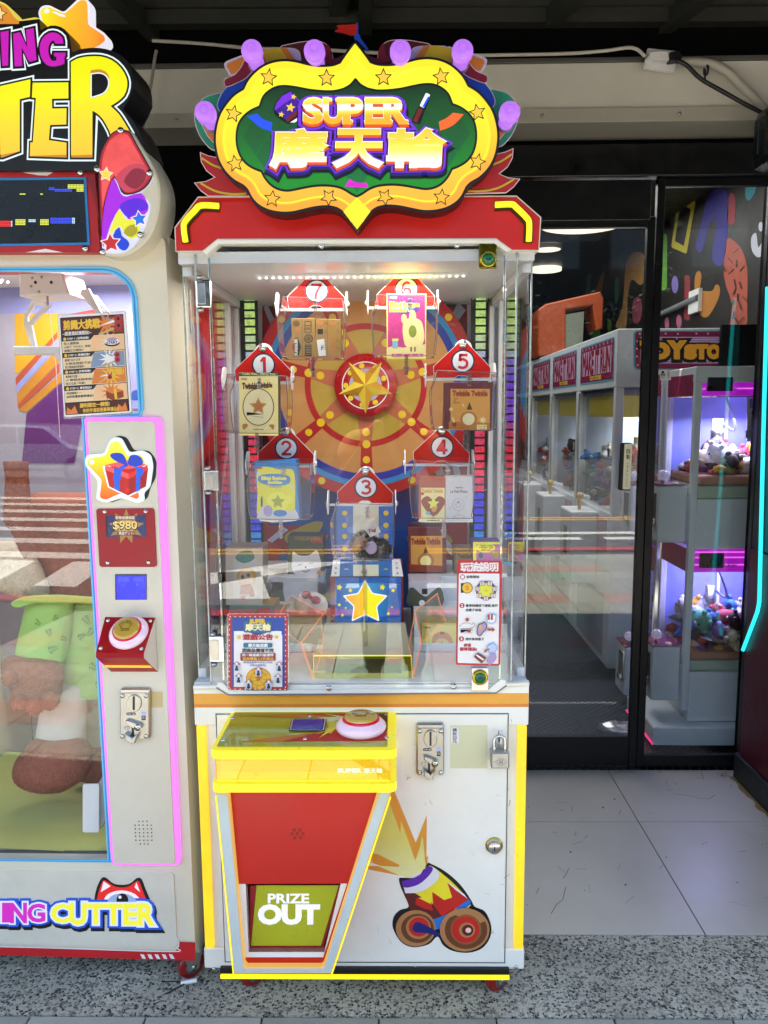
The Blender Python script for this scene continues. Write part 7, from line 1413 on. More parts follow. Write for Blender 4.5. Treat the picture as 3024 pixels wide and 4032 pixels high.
# ================================================================== shop front and interior
DF=mat('door_frame_black','#0b0b0d',.35,var=.1,spec=.4)
pd=Y(1.34); dn_=thing('sliding_door','black framed glass sliding door with a vertical touch switch reading 自動','door',(.85,1.34,0))
xp0,xp1=1.087,1.135
za=pd.un(fJ,300,1130).z
d=MB(); d.bbox(xp0-.005,xp1-.022,1.335,1.365,.006,ZDT+.02,DF,.002); d.out('stile',dn_)
d=MB(); d.bbox(.30,xp0-.006,1.337,1.363,.012,za-.002,DF,.002); d.out('bottom_rail',dn_)
d=MB(); d.bbox(.30,xp0-.006,1.337,1.363,ZDT-.02,ZDT+.01,DF,.002); d.out('top_rail',dn_)
DG=glassmat('door_glass',tint='#f8faf9',f0=.05)
d=MB(); d.box(.30,xp0-.005,1.349,1.353,za-.001,ZDT-.019,DG); d.out('glass_pane',dn_)
PSW=Y(1.325); m=MB(); m.px(PSW,fI,roundpoly([(722,880),(792,882),(778,1186),(706,1182)],10),DF,.008,.018,bev=.002); sw=m.out('touch_switch',dn_)
m=MB(); m.px(PSW,fI,roundpoly([(740,888),(790,886),(776,1176),(728,1176)],7),mat('switch_cream','#ddd6b6',.35,emit=.15),.009,.002); 
for i,(t_,y0,y1) in enumerate((('自',918,948),('動',954,984))): m.pxtext(PSW,fI,t_,752-i*1,y0,775-i*1,y1,BLACK,.0095,.015)
m.px(PSW,fI,circ(760,1013,3,8),BLACK,.0095)
for i,t_ in enumerate('軽く押してください'): m.pxtext(PSW,fI,t_,753-i*.9,1024+i*15.5,764-i*.9,1036+i*15.5,BLACK,.0095,.0)
m.out('switch_print',sw)
fp_=thing('fixed_window','tall fixed shop window with black frame right of the sliding door','window',(1.35,1.34,0))
zw0=pd.un(fJ,1100,1252).z
for a in ((xp1-.018,xp1+.012,1.335,1.365,.006,2.44),(1.556,1.59,1.335,1.365,.006,2.44)): MB().bbox(*a,DF,.002).out('jamb',fp_)
MB().bbox(xp1+.013,1.555,1.337,1.363,.006,zw0,DF,.002).out('bottom_rail',fp_); MB().bbox(xp1+.013,1.555,1.337,1.363,2.41,2.44,DF,.002).out('top_rail',fp_)
MB().box(xp1+.013,1.555,1.349,1.353,zw0+.001,2.409,DG).out('glass_pane',fp_)
m=MB(); ps=Y(1.3485); m.px(ps,fI,rrect(971,415,1005,481,4),p_w,.0,.0006); m.px(ps,fI,circ(988,430,9,12),p_k,.0006); m.px(ps,fI,rect(975,440,1001,452),p_k,.0006); m.pxtext(ps,fI,'QR',980,442,996,450,p_w,.0009,.01); m.px(ps,fI,rect(975,458,1001,461),p_g,.0006); m.px(ps,fI,rect(975,466,1001,469),p_g,.0006); m.out('window_sticker',fp_)
m=MB(); m.px(ps,fI,rrect(1008,415,1041,481,4),p_w,.0,.0006)
for i,t_ in enumerate('監視器中'): m.pxtext(ps,fI,t_,1019,418+i*13,1030,429+i*13,p_k,.0006,.0)
m.out('window_sticker',fp_)
# wall doodles (flat paint on the right wall)
PR=PlX(2.2); 
def D(nm,f,L,mt,l=.001): 
    mb=MB(); 
    if isinstance(L[0],list):
        for i,x in enumerate(L): mb.px(PR,f,x,mt[i] if isinstance(mt,list) else mt,l+.0006*i)
    else: mb.px(PR,f,L,mt,l)
    return mb.out(nm,rw)
pc=lambda n,c: mat('paint_'+n,c,.6,var=.12,vs=5)
D('doodle_frame',fH,[roundpoly([(1062,1228),(1168,1250),(1112,1580),(1016,1538)],14),[(1075,1268),(1140,1302),(1096,1530),(1040,1500)]],[pc('yellow','#b9aa34'),WALLB])
D('doodle_zigzag',fH,smooth([(1240,1240),(1300,1175),(1365,1200),(1368,1400),(1340,1640),(1270,1610),(1300,1400),(1260,1380),(1210,1560),(1168,1540),(1200,1400)],3,True),pc('indigo','#342c88'))
D('doodle_blob',fH,smooth([(1375,1220),(1400,1205),(1416,1240),(1412,1370),(1390,1398),(1366,1370)],3,True),pc('rose','#a03a48'))
D('doodle_drop',fH,smooth([(1488,1125),(1550,1125),(1535,1200),(1500,1248),(1478,1215)],3,True),pc('teal','#2f8a98'))
D('doodle_pill',fH,smooth([(985,1230),(1025,1215),(1030,1300),(1005,1362),(978,1330)],3,True),pc('teal2','#2a6a72'))
D('doodle_face',fH,smooth([(1515,1480),(1545,1450),(1560,1540),(1600,1470),(1605,1560),(1560,1602),(1520,1560)],3,True),pc('white','#c9c9d8')); D('doodle_dot',fH,circ(1574,1410,14,16,30),pc('white','#c9c9d8'))
dd_=[smooth([(1360,1500),(1400,1492),(1460,1560),(1490,1680),(1490,1850),(1480,2050),(1380,2075),(1395,1900),(1345,1720)],3,True)]; md=[pc('salmon','#b0503c')]
for x,y,a in ((1420,1560,.8),(1385,1620,-.7),(1425,1640,0),(1390,1690,.8),(1460,1670,.7),(1415,1760,-.2),(1450,1775,-.3),(1415,1810,.4),(1435,1850,0),(1400,1890,.5),(1480,1860,-.8),(1450,1900,-.3),(1410,1960,.2),(1430,1995,-.5),(1460,1990,.6),(1405,2045,.6),(1352,1670,-.5)):
    dx,dy=24*math.sin(a),24*math.cos(a); dd_.append([(x-dx-3,y+dy),(x+dx-3,y-dy),(x+dx+4,y-dy),(x-dx+4,y+dy)]); md.append(WALLB)
D('doodle_sprinkle_arch',fH,dd_,md)
D('doodle_bar',fH,[roundpoly([(968,1460),(985,1450),(992,1480),(990,1790),(975,1808),(942,1805),(945,1500)],12)],[pc('green','#5a9a3c')]); 
D('doodle_oval',fH,circ(1040,1770,21,20,55),pc('lilac','#7a6ab0')); D('doodle_bar',fH,roundpoly([(1100,1710),(1135,1715),(1132,1995),(1098,1990)],16),pc('crimson','#8a2a34'))
D('doodle_hand',fH,smooth([(1165,1720),(1190,1685),(1205,1720),(1200,1800),(1270,1810),(1295,1770),(1320,1790),(1310,1860),(1250,1965),(1200,1960),(1165,1850)],3,True),pc('amber','#b07028'))
D('doodle_oval',fH,circ(1065,2000,17,16,42),pc('pink','#a85a78')); D('doodle_oval',fH,circ(990,2010,14,16,42),pc('pink','#a85a78'))
for L,c in (([(735,1640),(790,1570),(850,1590),(856,1720),(825,1775),(770,1740),(745,1860),(735,2040),(670,2030),(715,1900)],'#b0804a'),([(780,1870),(815,1848),(835,1900),(825,1990),(790,2015),(775,1960)],'#8a3a50'),([(810,1420),(860,1390),(885,1440),(870,1490),(835,1495)],'#6a2a3a'),([(625,1600),(655,1550),(678,1620),(660,1730),(630,1700)],'#5a1a24'),([(665,1750),(690,1730),(688,1850),(668,1880)],'#2a6a5a'),([(290,1780),(330,1765),(355,1810),(325,1865),(290,1840)],'#2a4a1c'),([(520,1700),(500,1670),(485,1830),(500,1840)],'#8a9a84'),([(590,1690),(535,1840),(575,1835),(598,1720)],'#a0682c'),([(620,2000),(640,1990),(645,2040),(625,2060)],'#5a8a3a'),([(540,1640),(560,1600),(585,1610),(560,1680)],'#1f5a5a'),([(510,2060),(560,2030),(575,2090),(530,2120)],'#4a9a3a'),([(700,1540),(760,1470),(720,1620)],'#5a1a2c')):
    D('doodle_patch',fH,smooth(L,3,True),pc('p'+c[1:],c))
# lights in the ceiling
LC=mat('lamp_white','#fff6e0',.4,emit=1.6,var=0)
lamp_n=0
for f,x,y,r,yy,lab in ((fH,470,1372,.33,0,'large round flush ceiling lamp nearest the shop door, cut off by the header'),(fH,245,1533,.085,0,'round white ceiling lamp beside the red header corner of the machine'),(fH,669,1829,.12,1,'small round ceiling lamp low over the orange arch'),(fH,965,1517,.10,0,'round ceiling lamp right of the door post'),(fI,95,0,.0,0,'')):
    if not r: continue
    c=gz(f,x,y,2.99); 
    if c.y>9: c=gz(f,x,y,2.6)
    c=Vector((c.x,c.y,2.995)); t=thing('ceiling_lamp',lab,'ceiling lamp',c,'round ceiling lamps in the shop'); dd0=(c-CAM).length
    R1=r if r>.2 else .016*dd0
    MB().lathe(c,(0,0,-1),[(R1*1.06,0),(R1*1.06,.03),(R1,.035)],WHITE2,28).out('rim',t); MB().lathe(c,(0,0,-1),[(.0001,.034),(R1,.034)],LC,28).out('diffuser',t)
c=gz(fH,235,1670,2.99); c=Vector((c.x,min(c.y,8.5),2.995)); t=thing('ring_lamp','ring shaped ceiling lamp low behind the machine header','ceiling lamp',c); R1=.019*(c-CAM).length
MB().lathe(c,(0,0,-1),[(R1,.0),(R1,.03),(R1*.55,.03),(R1*.55,0)],LC,32).out('lit_ring',t)
area_light('shop_light',(.9,3.4,2.95),1.8,3.0,12,(.9,.93,1.0))
# orange arch
OB=mat('orange_paint','#9a3c0e',.5); c=Y(4.6)
t=thing('orange_frame','tall glossy orange arch frame standing at the back of the shop','frame',Vector((1.25,4.6,0)))
m=MB(); m.px(c,fI,[(195,30),(240,-5),(590,-85),(612,-40),(605,150),(565,160),(540,0),(370,30),(368,300),(190,330)],OB,0,.3,bev=.01); m.out('frame',t)
m=MB(); m.px(c,fI,[(370,60),(490,40),(480,250),(368,280)],mat('panel_pale','#6f7466',.6),-.02,.02); m.out('panel',t)
# claw machines --------------------------------------------------------
CM=mat('claw_white','#e6e9ee',.4,var=.03); CMG=mat('claw_trim','#8a93a8',.35,.4); PURL=mat('lit_purple_panel','#b01ad0',.35,emit=.8,var=.25,vs=8)
CG=glassmat('claw_glass',f0=.045)
TOYC=[('#3a78c0','blue'),('#c9c4d0','pale grey'),('#c0502c','orange'),('#d8c8a8','cream'),('#5aa890','mint'),('#8a5aa8','purple'),('#4a3430','dark brown'),('#d8a83a','yellow'),('#c8485a','red'),('#e8e4e8','white')]
protoc={}
def toyproto(ci):
    if ci in protoc: return protoc[ci]
    c,nm=TOYC[ci]; mt=mat('toy_'+nm.replace(' ','_'),c,.7,var=.12,vs=40); m=MB(); m.ball((0,0,0),.040,mt,10,(1.1,.9,.9),noise=.08,seed=ci); t0=(0,0,.05)
    m2=MB(); m2.ball((0,-.004,.045),.030,mt,10,noise=.06,seed=ci+3)
    m3=MB()
    for s_ in (-1,1): m3.ball((s_*.02,0,.072),.011,mt,6)
    protoc[ci]=(m,m2,m3,mt); return protoc[ci]
tmeshes={}
def toys(n,x0,x1,y0,y1,z0,z1,group,desc,seed):
    rd=random.Random(seed); made={}
    for i in range(n):
        ci=rd.randrange(len(TOYC)); c,nm=TOYC[ci]
        x,y,z_=rd.uniform(x0,x1),rd.uniform(y0,y1),rd.uniform(z0,z1)
        if ci not in tmeshes:
            m=MB(); m.ball((0,0,0),.040,mat('toy_'+nm.replace(' ','_'),c,.7,var=.12,vs=40),10,(1.1,.9,.9),noise=.1,seed=ci); m.ball((0,-.006,.044),.029,mat('toy_'+nm.replace(' ','_'),c,.7),10,noise=.06,seed=ci+3)
            for s_ in (-1,1): m.ball((s_*.02,0,.070),.012,mat('toy_'+nm.replace(' ','_'),c,.7),6); m.ball((s_*.01,-.034,.048),.004,BLACK,6); m.ball((s_*.038,-.01,.0),.016,mat('toy_'+nm.replace(' ','_'),c,.7),6)
            m.ball((0,-.034,.038),.010,mat('toy_muzzle','#d8d0c4',.7),6)
            o=m.out('plush_toy',loc=(0,0,0)); tmeshes[ci]=o.data; bpy.data.objects.remove(o)
        o=bpy.data.objects.new('plush_toy',tmeshes[ci]); COL.objects.link(o); o.location=(x,y,z_); o.rotation_euler=(rd.uniform(-1.2,1.2),rd.uniform(-1.2,1.2),rd.uniform(-2.5,1.0)); s_=rd.uniform(.85,1.25); o.scale=(s_,s_,s_)
        LOC[o.name]=Vector((x,y,z_)); o['category']='plush toy'; o['group']=group; made.setdefault(nm,[]).append((proj((x,y,z_))[0],o))
    ORD=['leftmost','second from left','third from left','fourth from left','fifth from left','sixth from left','seventh from left','eighth from left','ninth from left','tenth from left','eleventh from left','twelfth from left','thirteenth from left','fourteenth from left','fifteenth from left','sixteenth from left']
    for nm,L in made.items():
        L.sort(key=lambda q:q[0])
        for k,(_,o) in enumerate(L): o['label']=('only %s plush toy %s'%(nm,desc)) if len(L)==1 else '%s plush toy %s, %s of that colour'%(nm,desc,ORD[k] if k<len(L)-1 else 'rightmost')
def claw(parent,x,y,ztop,zg):
    m=MB(); m.lathe((x,y,zg),(0,0,1),[(.0001,0),(.03,0),(.03,.05),(.022,.055),(.022,.10),(.0001,.10)],STEEL,14); o=m.out('claw',parent)
    for k in range(3):
        a=R_(120*k+40); MB().tube([(x+.02*math.cos(a),y+.02*math.sin(a),zg+.01),(x+.06*math.cos(a),y+.06*math.sin(a),zg-.02),(x+.065*math.cos(a),y+.065*math.sin(a),zg-.06),(x+.03*math.cos(a),y+.03*math.sin(a),zg-.10)],.004,CHROME,6).out('claw_finger',o)
    P_=[(x+.02,y,zg+.10)]+[(x+.07*math.sin(t*3.1),y+.05*math.cos(t*2)-.05,zg+.10-.10*math.sin(t*3.1)+(ztop-zg-.1)*t) for t in [i/10 for i in range(1,11)]]
    MB().tube(P_,.006,mat('coil_cable','#7a80a0',.4),6).out('cable',parent)
# row A: four tall machines facing the aisle (-X)
XA=1.27; W=.87; ZA=1.97
def rowA(y0,label,first):
    t=thing('claw_machine',label,'claw machine',(XA+.45,y0+W/2,0),'tall claw machines along the shop wall'); x1=XA+.58; y1=y0+W-.01
    b=MB(); b.bbox(XA,x1,y0,y1,.09,.97,CM,.006); b.out('lower_cabinet',t)
    b=MB(); b.bbox(XA,x1,y0,y1,1.66,ZA,CM,.006); b.out('top_box',t)
    for (xx,yy) in ((XA,y0),(XA,y1-.045),(x1-.045,y0),(x1-.045,y1-.045)): MB().bbox(xx,xx+.045,yy,yy+.045,.97,1.66,CM,.003).out('corner_post',t)
    MB().box(XA+.004,XA+.008,y0+.045,y1-.045,.99,1.655,CG).out('front_glass',t)
    if first: MB().box(XA+.045,x1-.045,y0+.004,y0+.008,.99,1.655,CG).out('end_glass',t)
    MB().box(XA+.02,x1-.02,y1-.02,y1-.016,.99,1.655,mat('claw_inner_wall','#a4acb8',.4)).out('partition',t)
    MB().box(x1-.05,x1-.046,y0+.05,y1-.05,.99,1.655,mat('claw_inner_wall','#a4acb8',.4)).out('inner_back',t)
    MB().tube([(XA-.004,y1-.05,1.0),(XA-.004,y1-.05,1.645)],.005,STEEL,6).out('hinge_rod',t); MB().bbox(XA-.012,XA-.001,y0+.06,y0+.09,1.28,1.33,CHROME,.002).out('glass_lock',t)
    MB().bbox(XA+.02,x1-.02,y0+.02,y1-.03,1.625,1.655,mat('claw_gantry','#8a8ab0',.4),.002).out('gantry',t)
    MB().bbox(XA+.04,XA+.30,y0+.08,y1-.12,1.50,1.62,mat('claw_yellow','#c9b43a',.4,emit=.15),.004).out('winch_box',t)
    claw(t,XA+.25,y0+.4,1.5,1.28)
    P_=PlX(XA-.001); zz0,zz1=1.70,1.935
    m=MB(); R=lambda ya,yb,za,zb_: [(-ya,za),(-yb,za),(-yb,zb_),(-ya,zb_)]
    m.poly(P_,roundpoly(R(y0+.05,y1-.05,zz0,zz1),.02),mat('sign_teal','#5aa0b8',.4,emit=.12),.001); m.poly(P_,roundpoly(R(y0+.06,y1-.06,zz0+.01,zz1-.01),.018),mat('sign_plum','#8a1a4a',.4,emit=.08),.0016)
    m.poly(P_,R(y0+.10,y1-.10,zz0+.05,zz1-.04),mat('sign_pinkwhite','#c9a8c8',.4,emit=.12),.0022); m.text(P_,'MAKE IT RUN',[(-(y1-.12),zz0+.06),(-(y0+.12),zz0+.06),(-(y0+.12),zz1-.05),(-(y1-.12),zz1-.05)],mat('sign_red','#90142a',.4,emit=.1),.0028,.05); m.text(P_,'TOY STORE',[(-(y1-.3),zz0+.018),(-(y0+.3),zz0+.018),(-(y0+.3),zz0+.042),(-(y1-.3),zz0+.042)],mat('sign_gold','#d8b83a',.4,emit=.3),.0028,.03)
    for i in range(9): m.poly(P_,star(-(y0+.1+i*.082),zz1-.022,.011,0,.5),p_w,.0022)
    m.out('lit_sign',t)
    m=MB(); m.bbox(XA-.16,XA-.002,y0+.28,y1-.28,.52,.95,CM,.01); cbx=m.out('coin_box',t); MB().bbox(XA-.163,XA-.159,y0+.38,y0+.46,.68,.85,STEEL,.001).out('coin_plate',cbx); MB().tube([(XA-.09,y0+.38,.95),(XA-.09,y0+.38,1.01)],.010,mat('stick_yellow','#c9a02a',.3),8).ball((XA-.09,y0+.38,1.03),.024,mat('stick_yellow','#c9a02a',.3),12).out('joystick',cbx)
    MB().bbox(XA-.004,XA-.001,y0+.1,y1-.1,.75,.93,mat('claw_pinkart','#b890a8',.4),.001).out('art_strip',t)
    MB().bbox(XA-.003,XA-.0005,y0+.12,y1-.12,.13,.50,mat('claw_door','#a9adba',.4),.001).out('lower_door',t)
    MB().bbox(XA-.008,XA-.003,y0+.30,y0+.37,.35,.365,STEEL,.001).out('door_handle',t)
    return t
labs=['tall white claw machine with a lit end sign reading TOY STO, nearest of its row','second tall white claw machine from the door in the far row','third tall white claw machine in the far row','farthest tall white claw machine of the row, partly behind the prize machine']
for i in range(4):
    t=rowA(2.37+i*W,labs[i],i==0)
    if i<3: toys((64,40,22)[i],XA+.07,XA+.46,2.37+i*W+.08,2.37+(i+1)*W-.1,.99,1.30,'plush toys in the far claw machine %s'%'ABC'[i],'in the %s tall claw machine'%('nearest','second','third')[i],30+i)
st(MB().box(Y(2.33).un(fI,1350,300).x,2.195,2.32,2.34,.0,Y(2.33).un(fI,1450,128).z,mat('partition_black','#08080a',.6,spec=.2)),'dark_partition')
PE=Y(2.368); m=MB(); 
m.px(PE,fI,roundpoly([(800,165),(1500,165),(1500,415),(800,415)],30),mat('sign_teal','#5aa0b8',.4,emit=.12),.001); m.px(PE,fI,roundpoly([(810,172),(1500,172),(1500,408),(810,408)],26),mat('sign_plum','#8a1a4a',.4,emit=.08),.002); m.px(PE,fI,rect(845,205,1500,375),mat('sign_pinkwhite','#c9a8c8',.4,emit=.12),.003)
for i in range(11): m.px(PE,fI,rect(850,212+i*15,1500,217+i*15),mat('sign_stripe','#8a5a9a',.4,emit=.3),.0036)
for x,y in ((840,185),(880,185),(960,183),(1005,184),(1082,186),(1200,184),(1275,184),(1352,184),(826,232),(822,280),(826,385),(820,330)): m.px(PE,fI,star(x,y,8,0,.5,up=-1),p_w,.004)
sgn=m.out('lit_end_sign',[o for o in COL.objects if o.name=='claw_machine'][0])
m=MB(); sgo=mat('sign_orange_gold','#c88a24',.4,emit=.5,var=0)
for t_,x0,y0,x1,y1 in (('T',848,240,905,325),('O',915,250,1020,338),('Y',1035,240,1115,335),('S',1135,262,1190,340),('T',1200,262,1265,338),('O',1275,262,1345,338),('R',1358,262,1410,338),('Y',1420,262,1480,338)):
    m.pxtext(PE,fI,t_,x0,y0+4,x1,y1+6,BLACK,.0045,.22); m.pxtext(PE,fI,t_,x0,y0,x1,y1,sgo,.006,.10)
m.out('sign_lettering',sgn)
# row B: two low double deck machines
XB=1.385
def rowB(y0,y1,label,first):
    t=thing('claw_machine',label,'claw machine',(XB+.3,(y0+y1)/2,0),'double deck claw machines by the shop window'); x1=2.05
    def B(n,*a,m=CM,bv=.004,par=None): return MB().bbox(*a,m,bv).out(n,par or t)
    B('top_box',XB,x1,y0,y1,1.655,1.725)
    for xx in (XB,x1-.03):
        for yy in (y0,y1-.03): B('corner_post',xx,xx+.03,yy,yy+.03,.17,1.655)
    e=lambda y: Y(y0).un(fI,1300,y).z; e2=lambda y: Y(y0).un(fJ,1300,y).z
    z1a,z1b=e(440),e(582); z2=e(1090); z3=e(1238); z4=e(1562); z5=e(1708); z6=e2(600); z7=e2(722); z8=e2(1040)
    B('middle_panel',XB+.031,x1-.031,y0+.002,y1-.002,z4+.002,z3-.002); B('lower_panel',XB+.031,x1-.031,y0+.002,y1-.002,z8,z7-.002)
    B('panel_ledge',XB+.031,x1-.031,y0-.003,y0+.001,z8+.02,z8+.03,bv=.001)
    for nm,za_,zb_ in (('upper',z1b,z1a),('lower',z5,z4)):
        p_=B('lit_header',XB+.031,x1-.031,y0+.006,y0+.05,za_,zb_,m=PURL,bv=.002)
        for k in (.3,.62,.85): MB().box(XB+.032,x1-.032,y0+.003,y0+.0055,za_+(zb_-za_)*k,za_+(zb_-za_)*k+.006,mat('lit_violet_line','#ff70ff',.3,emit=1.1)).out('light_line',p_)
        m=MB(); PH=Y(y0+.002); m.pxtext(PH,fI,'MINI CLAW',1265,530 if nm=='upper' else 1655,1460,545 if nm=='upper' else 1670,p_k,.0005,.03); m.out('header_lettering',p_)
        B('display_box',XB+.05,XB+.16,y0-.004,y0+.005,za_+.02,zb_-.015,m=mat('smoke_black','#1a0a1c',.3),par=p_)
        B('side_header',XB-.001,XB+.004,y0+.031,y1-.031,za_,zb_,m=mat('side_plum','#7a1440',.4,emit=.15),bv=.001)
    BKW=mat('claw_backlight','#8088e0',.4,emit=.22,var=.3,vs=4)
    for za_,zb_ in ((z2,z1b),(z6,z5)):
        MB().box(XB+.01,x1-.01,y1-.012,y1-.008,za_,zb_,BKW).out('inner_back',t); MB().box(x1-.03,x1-.026,y0+.01,y1-.012,za_,zb_,BKW).out('inner_side',t)
        MB().box(XB+.031,x1-.031,y0+.002,y0+.005,za_,zb_,CG).out('end_glass',t); MB().box(XB+.002,XB+.005,y0+.031,y1-.031,za_,zb_,CG).out('side_glass',t)
        B('inner_post',XB+.28,XB+.295,y1-.03,y1-.013,za_,zb_); claw(t,XB+.18,(y0+y1)/2,zb_,zb_-.20)
    FOAM=mat('foam','#b9c8b4',.8,var=.06,bump=.5)
    for za_,zb_ in ((z3,z2),(z7,z6)):
        MB().bbox(XB+.032,x1-.032,y0+.008,y1-.015,za_,za_+(zb_-za_)*.55,FOAM,.01).out('foam_bed',t)
        MB().bbox(XB+.034,x1-.034,y0+.010,y1-.016,za_+(zb_-za_)*.56,zb_,mat('cloth_peach','#c08a70',.8,var=.15,vs=12,bump=.6,bs=40),.012).out('cloth_bed',t)
    m=MB(); zb_=e2(1130); P_=[(XB-.135,y0-.02),(XB-.02,y0-.14 if first else y0-.0),(x1,y0-.14 if first else y0),(x1,y1),(XB-.135,y1)]
    pz=PlZ(z8-.004); m.poly(pz,[(XB-.14,y0-.05),(XB+.0,y0-.055),(x1,y0-.055),(x1,y1-.02),(XB-.14,y1-.02)],CM,0,.085,bev=.006); bs_=m.out('flared_base',t)
    MB().tube([(XB-.142,y0-.05,z8-.085),(XB-.142,y1-.02,z8-.085)],.005,mat('lit_pink_line','#ff2a8a',.3,emit=1.0),6).out('pink_light',bs_)
    for k,zt_ in enumerate((e(1155),e2(600)+.02)):
        c=MB().bbox(XB-.13,XB-.002,y0+.03,y0+.20,zt_-.26,zt_,CM,.012).out('coin_box',t)
        MB().bbox(XB-.132,XB-.004,y0+.032,y0+.198,zt_+.0005,zt_+.004,mat('box_top_plum','#6a2438',.3),.001).out('top_plate',c)
        MB().tube([(XB-.095,y0+.09,zt_+.004),(XB-.095,y0+.09,zt_+.02)],.006,STEEL,8).ball((XB-.095,y0+.09,zt_+.042),.025,mat('crystal_ball','#c8c0f0',.1,emit=.35,var=.5,vs=120),12).out('joystick',c)
        MB().lathe((XB-.05,y0+.06,zt_+.004),(0,0,1),[(.0001,.006),(.014,.006),(.016,0)],mat('cream_button','#d8b8a0',.3),14).out('round_button',c)
        a=MB().bbox(XB-.134,XB-.130,y0+.06,y0+.13,zt_-.18,zt_-.04,mat('coin_metal','#6a6e70',.35,.9),.001).out('coin_plate',c); MB().bbox(XB-.15,XB-.134,y0+.06,y0+.10,zt_-.18,zt_-.155,CHROME,.002).out('coin_return',a)
        MB().tube([(XB-.003,y0+.22,zt_-.27),(XB-.003,y0+.22,zt_-.06)],.003,STEEL,6).out('hinge_rod',c)
    for xx in (XB+.05,x1-.1): MB().lathe((xx,y0+.03,.025),(1,0,0),[(.0001,0),(.025,0),(.025,.018),(.0001,.018)],GREYP,14).bbox(xx-.01,xx+.03,y0,y0+.06,.05,.08,STEEL,.001).out('caster',t)
    return z2,z6
z2,z6=rowB(1.56,1.93,'white double deck claw machine with purple lit panels behind the shop window',True); rowB(1.97,2.33,'second double deck claw machine, mostly hidden behind the door post',False)
toys(26,XB+.06,XB+.42,1.60,1.86,z2+.03,z2+.10,'plush toys in the upper deck','in the upper window deck',5)
toys(34,XB+.06,XB+.42,1.60,1.86,z6+.03,z6+.15,'plush toys in the lower deck','in the lower window deck',6)
toys(14,XB+.06,XB+.42,2.0,2.26,z2+.03,z2+.11,'plush toys in the second upper deck','in the hidden second machine',7)
area_light('upper_deck_light',(XB+.25,1.72,1.50),.3,.2,1.5,(.5,.52,1.0)); area_light('lower_deck_light',(XB+.25,1.72,z6+.42),.3,.2,1.4,(.42,.42,1.0))
for y_ in (2.8,3.67,4.54): area_light('far_row_light',(XA+.3,y_,1.61),.4,.6,5.5,(.78,.84,1.0))
def filler(parent,n,x0,x1,y0,y1,z0,z1,seed):
    rd=random.Random(seed); mb=MB()
    for i in range(n):
        c,nm=TOYC[rd.randrange(len(TOYC))]; mb.ball((rd.uniform(x0,x1),rd.uniform(y0,y1),rd.uniform(z0,z1)),rd.uniform(.022,.04),mat('toy_'+nm.replace(' ','_'),c,.7),7,(1,rd.uniform(.6,1.2),rd.uniform(.6,1)),noise=.25,seed=i)
        if i%3==0:
            x,y,z_=rd.uniform(x0,x1),rd.uniform(y0,y1),rd.uniform(z0,z1)+.02; u=Vector((rd.gauss(0,1),rd.gauss(0,1),rd.gauss(0,.6))).normalized()*.035; w=u.cross(Vector((.3,.5,.8))).normalized()*.028; v=Vector((x,y,z_)); mb.add([v-u-w,v+u-w,v+u+w,v-u+w],[(0,1,2,3)],mat('tag_mint','#8fc8b8',.4) if i%2 else p_w)
    o=mb.out('prize_heap',parent); o['kind']='stuff'
cms=[o for o in COL.objects if o.name.startswith('claw_machine') and o.type=='EMPTY']
for i in range(4): filler(cms[i],150,XA+.06,XA+.50,2.37+i*W+.06,2.37+(i+1)*W-.08,.98,1.22,60+i)
for i,(ya,yb) in enumerate(((1.59,1.90),(2.0,2.30))):
    filler(cms[4+i],70,XB+.05,XB+.55,ya,yb,z2-.01,z2+.05,70+i); filler(cms[4+i],90,XB+.05,XB+.55,ya,yb,z6-.01,z6+.08,80+i)
# side poster card in the upper deck
t=thing('prize_card','white card with pale blue bars and black lettering ZOO inside the upper deck','card',(XB+.44,1.58,z2+.1)); PC_=Y(1.567+.02)
m=MB(); m.px(PC_,fI,rect(1525,590,1640,870),p_w,0,.002); m.out('card',t)
prints(t,'card_print',PC_,fI,[(rrect(1540,600,1560,660,4),mat('print_sky','#6aa8e0',.4)),(circ(1567,690,14,14,18),p_k),(circ(1567,694,9,12),p_w),('T','ZOO',(1552,738,1625,762),p_k,.04),('T','二ツ物ヅ',(1545,772,1600,782),p_k,.01),(rect(1515,800,1590,850),mat('print_pale_blue','#b8c4dc',.4))])
# rubbish bag on the floor
c=gz(fJ,700,1080,.03); t=MB(); rd=random.Random(12)
t.ball(c,.07,glassmat('plastic_film',tint='#e0e0e4',f0=.3,rough=.12,dens=.3,body='#d0d0d8'),16,(1.5,.8,.42),noise=.35,seed=4); t.out('plastic_bag',loc=c,label='crumpled clear plastic bag on the dark tread floor inside the door',cat='plastic bag')
# neon cabinet at the right edge
nc=thing('dark_red_cabinet','dark red cabinet with a bright cyan light strip at the right edge','cabinet',(1.75,.8,0))
WINE=mat('wine_cabinet','#4a0716',.35,var=.06); m=MB(); m.bbox(1.515,2.3,-.05,1.25,.11,.98,WINE,.004); m.out('lower_cabinet',nc)
m=MB(); m.bbox(1.518,2.3,-.05,1.247,.985,2.15,mat('cabinet_blueblack','#0a1420',.35),.004); m.out('upper_cabinet',nc)
m=MB(); m.bbox(1.50,2.3,-.06,1.262,0,.108,mat('plinth_dark','#17181a',.5),.003); m.out('plinth',nc)
CY_=mat('lit_cyan','#1ae8f8',.35,emit=1.5,var=0); A=[PlX(1.50).un(fW,x,y) for x,y in ((3030,1000),(2990,2370),(2930,2555))]
PXN=Y(1.18); A=[PlX(1.506).un(fW,x,y) for x,y in ((3022,1130),(3006,1700),(2990,2370),(2982,2410),(2925,2560))]
MB().tube(A,.0075,CY_,10).out('cyan_light_strip',nc)
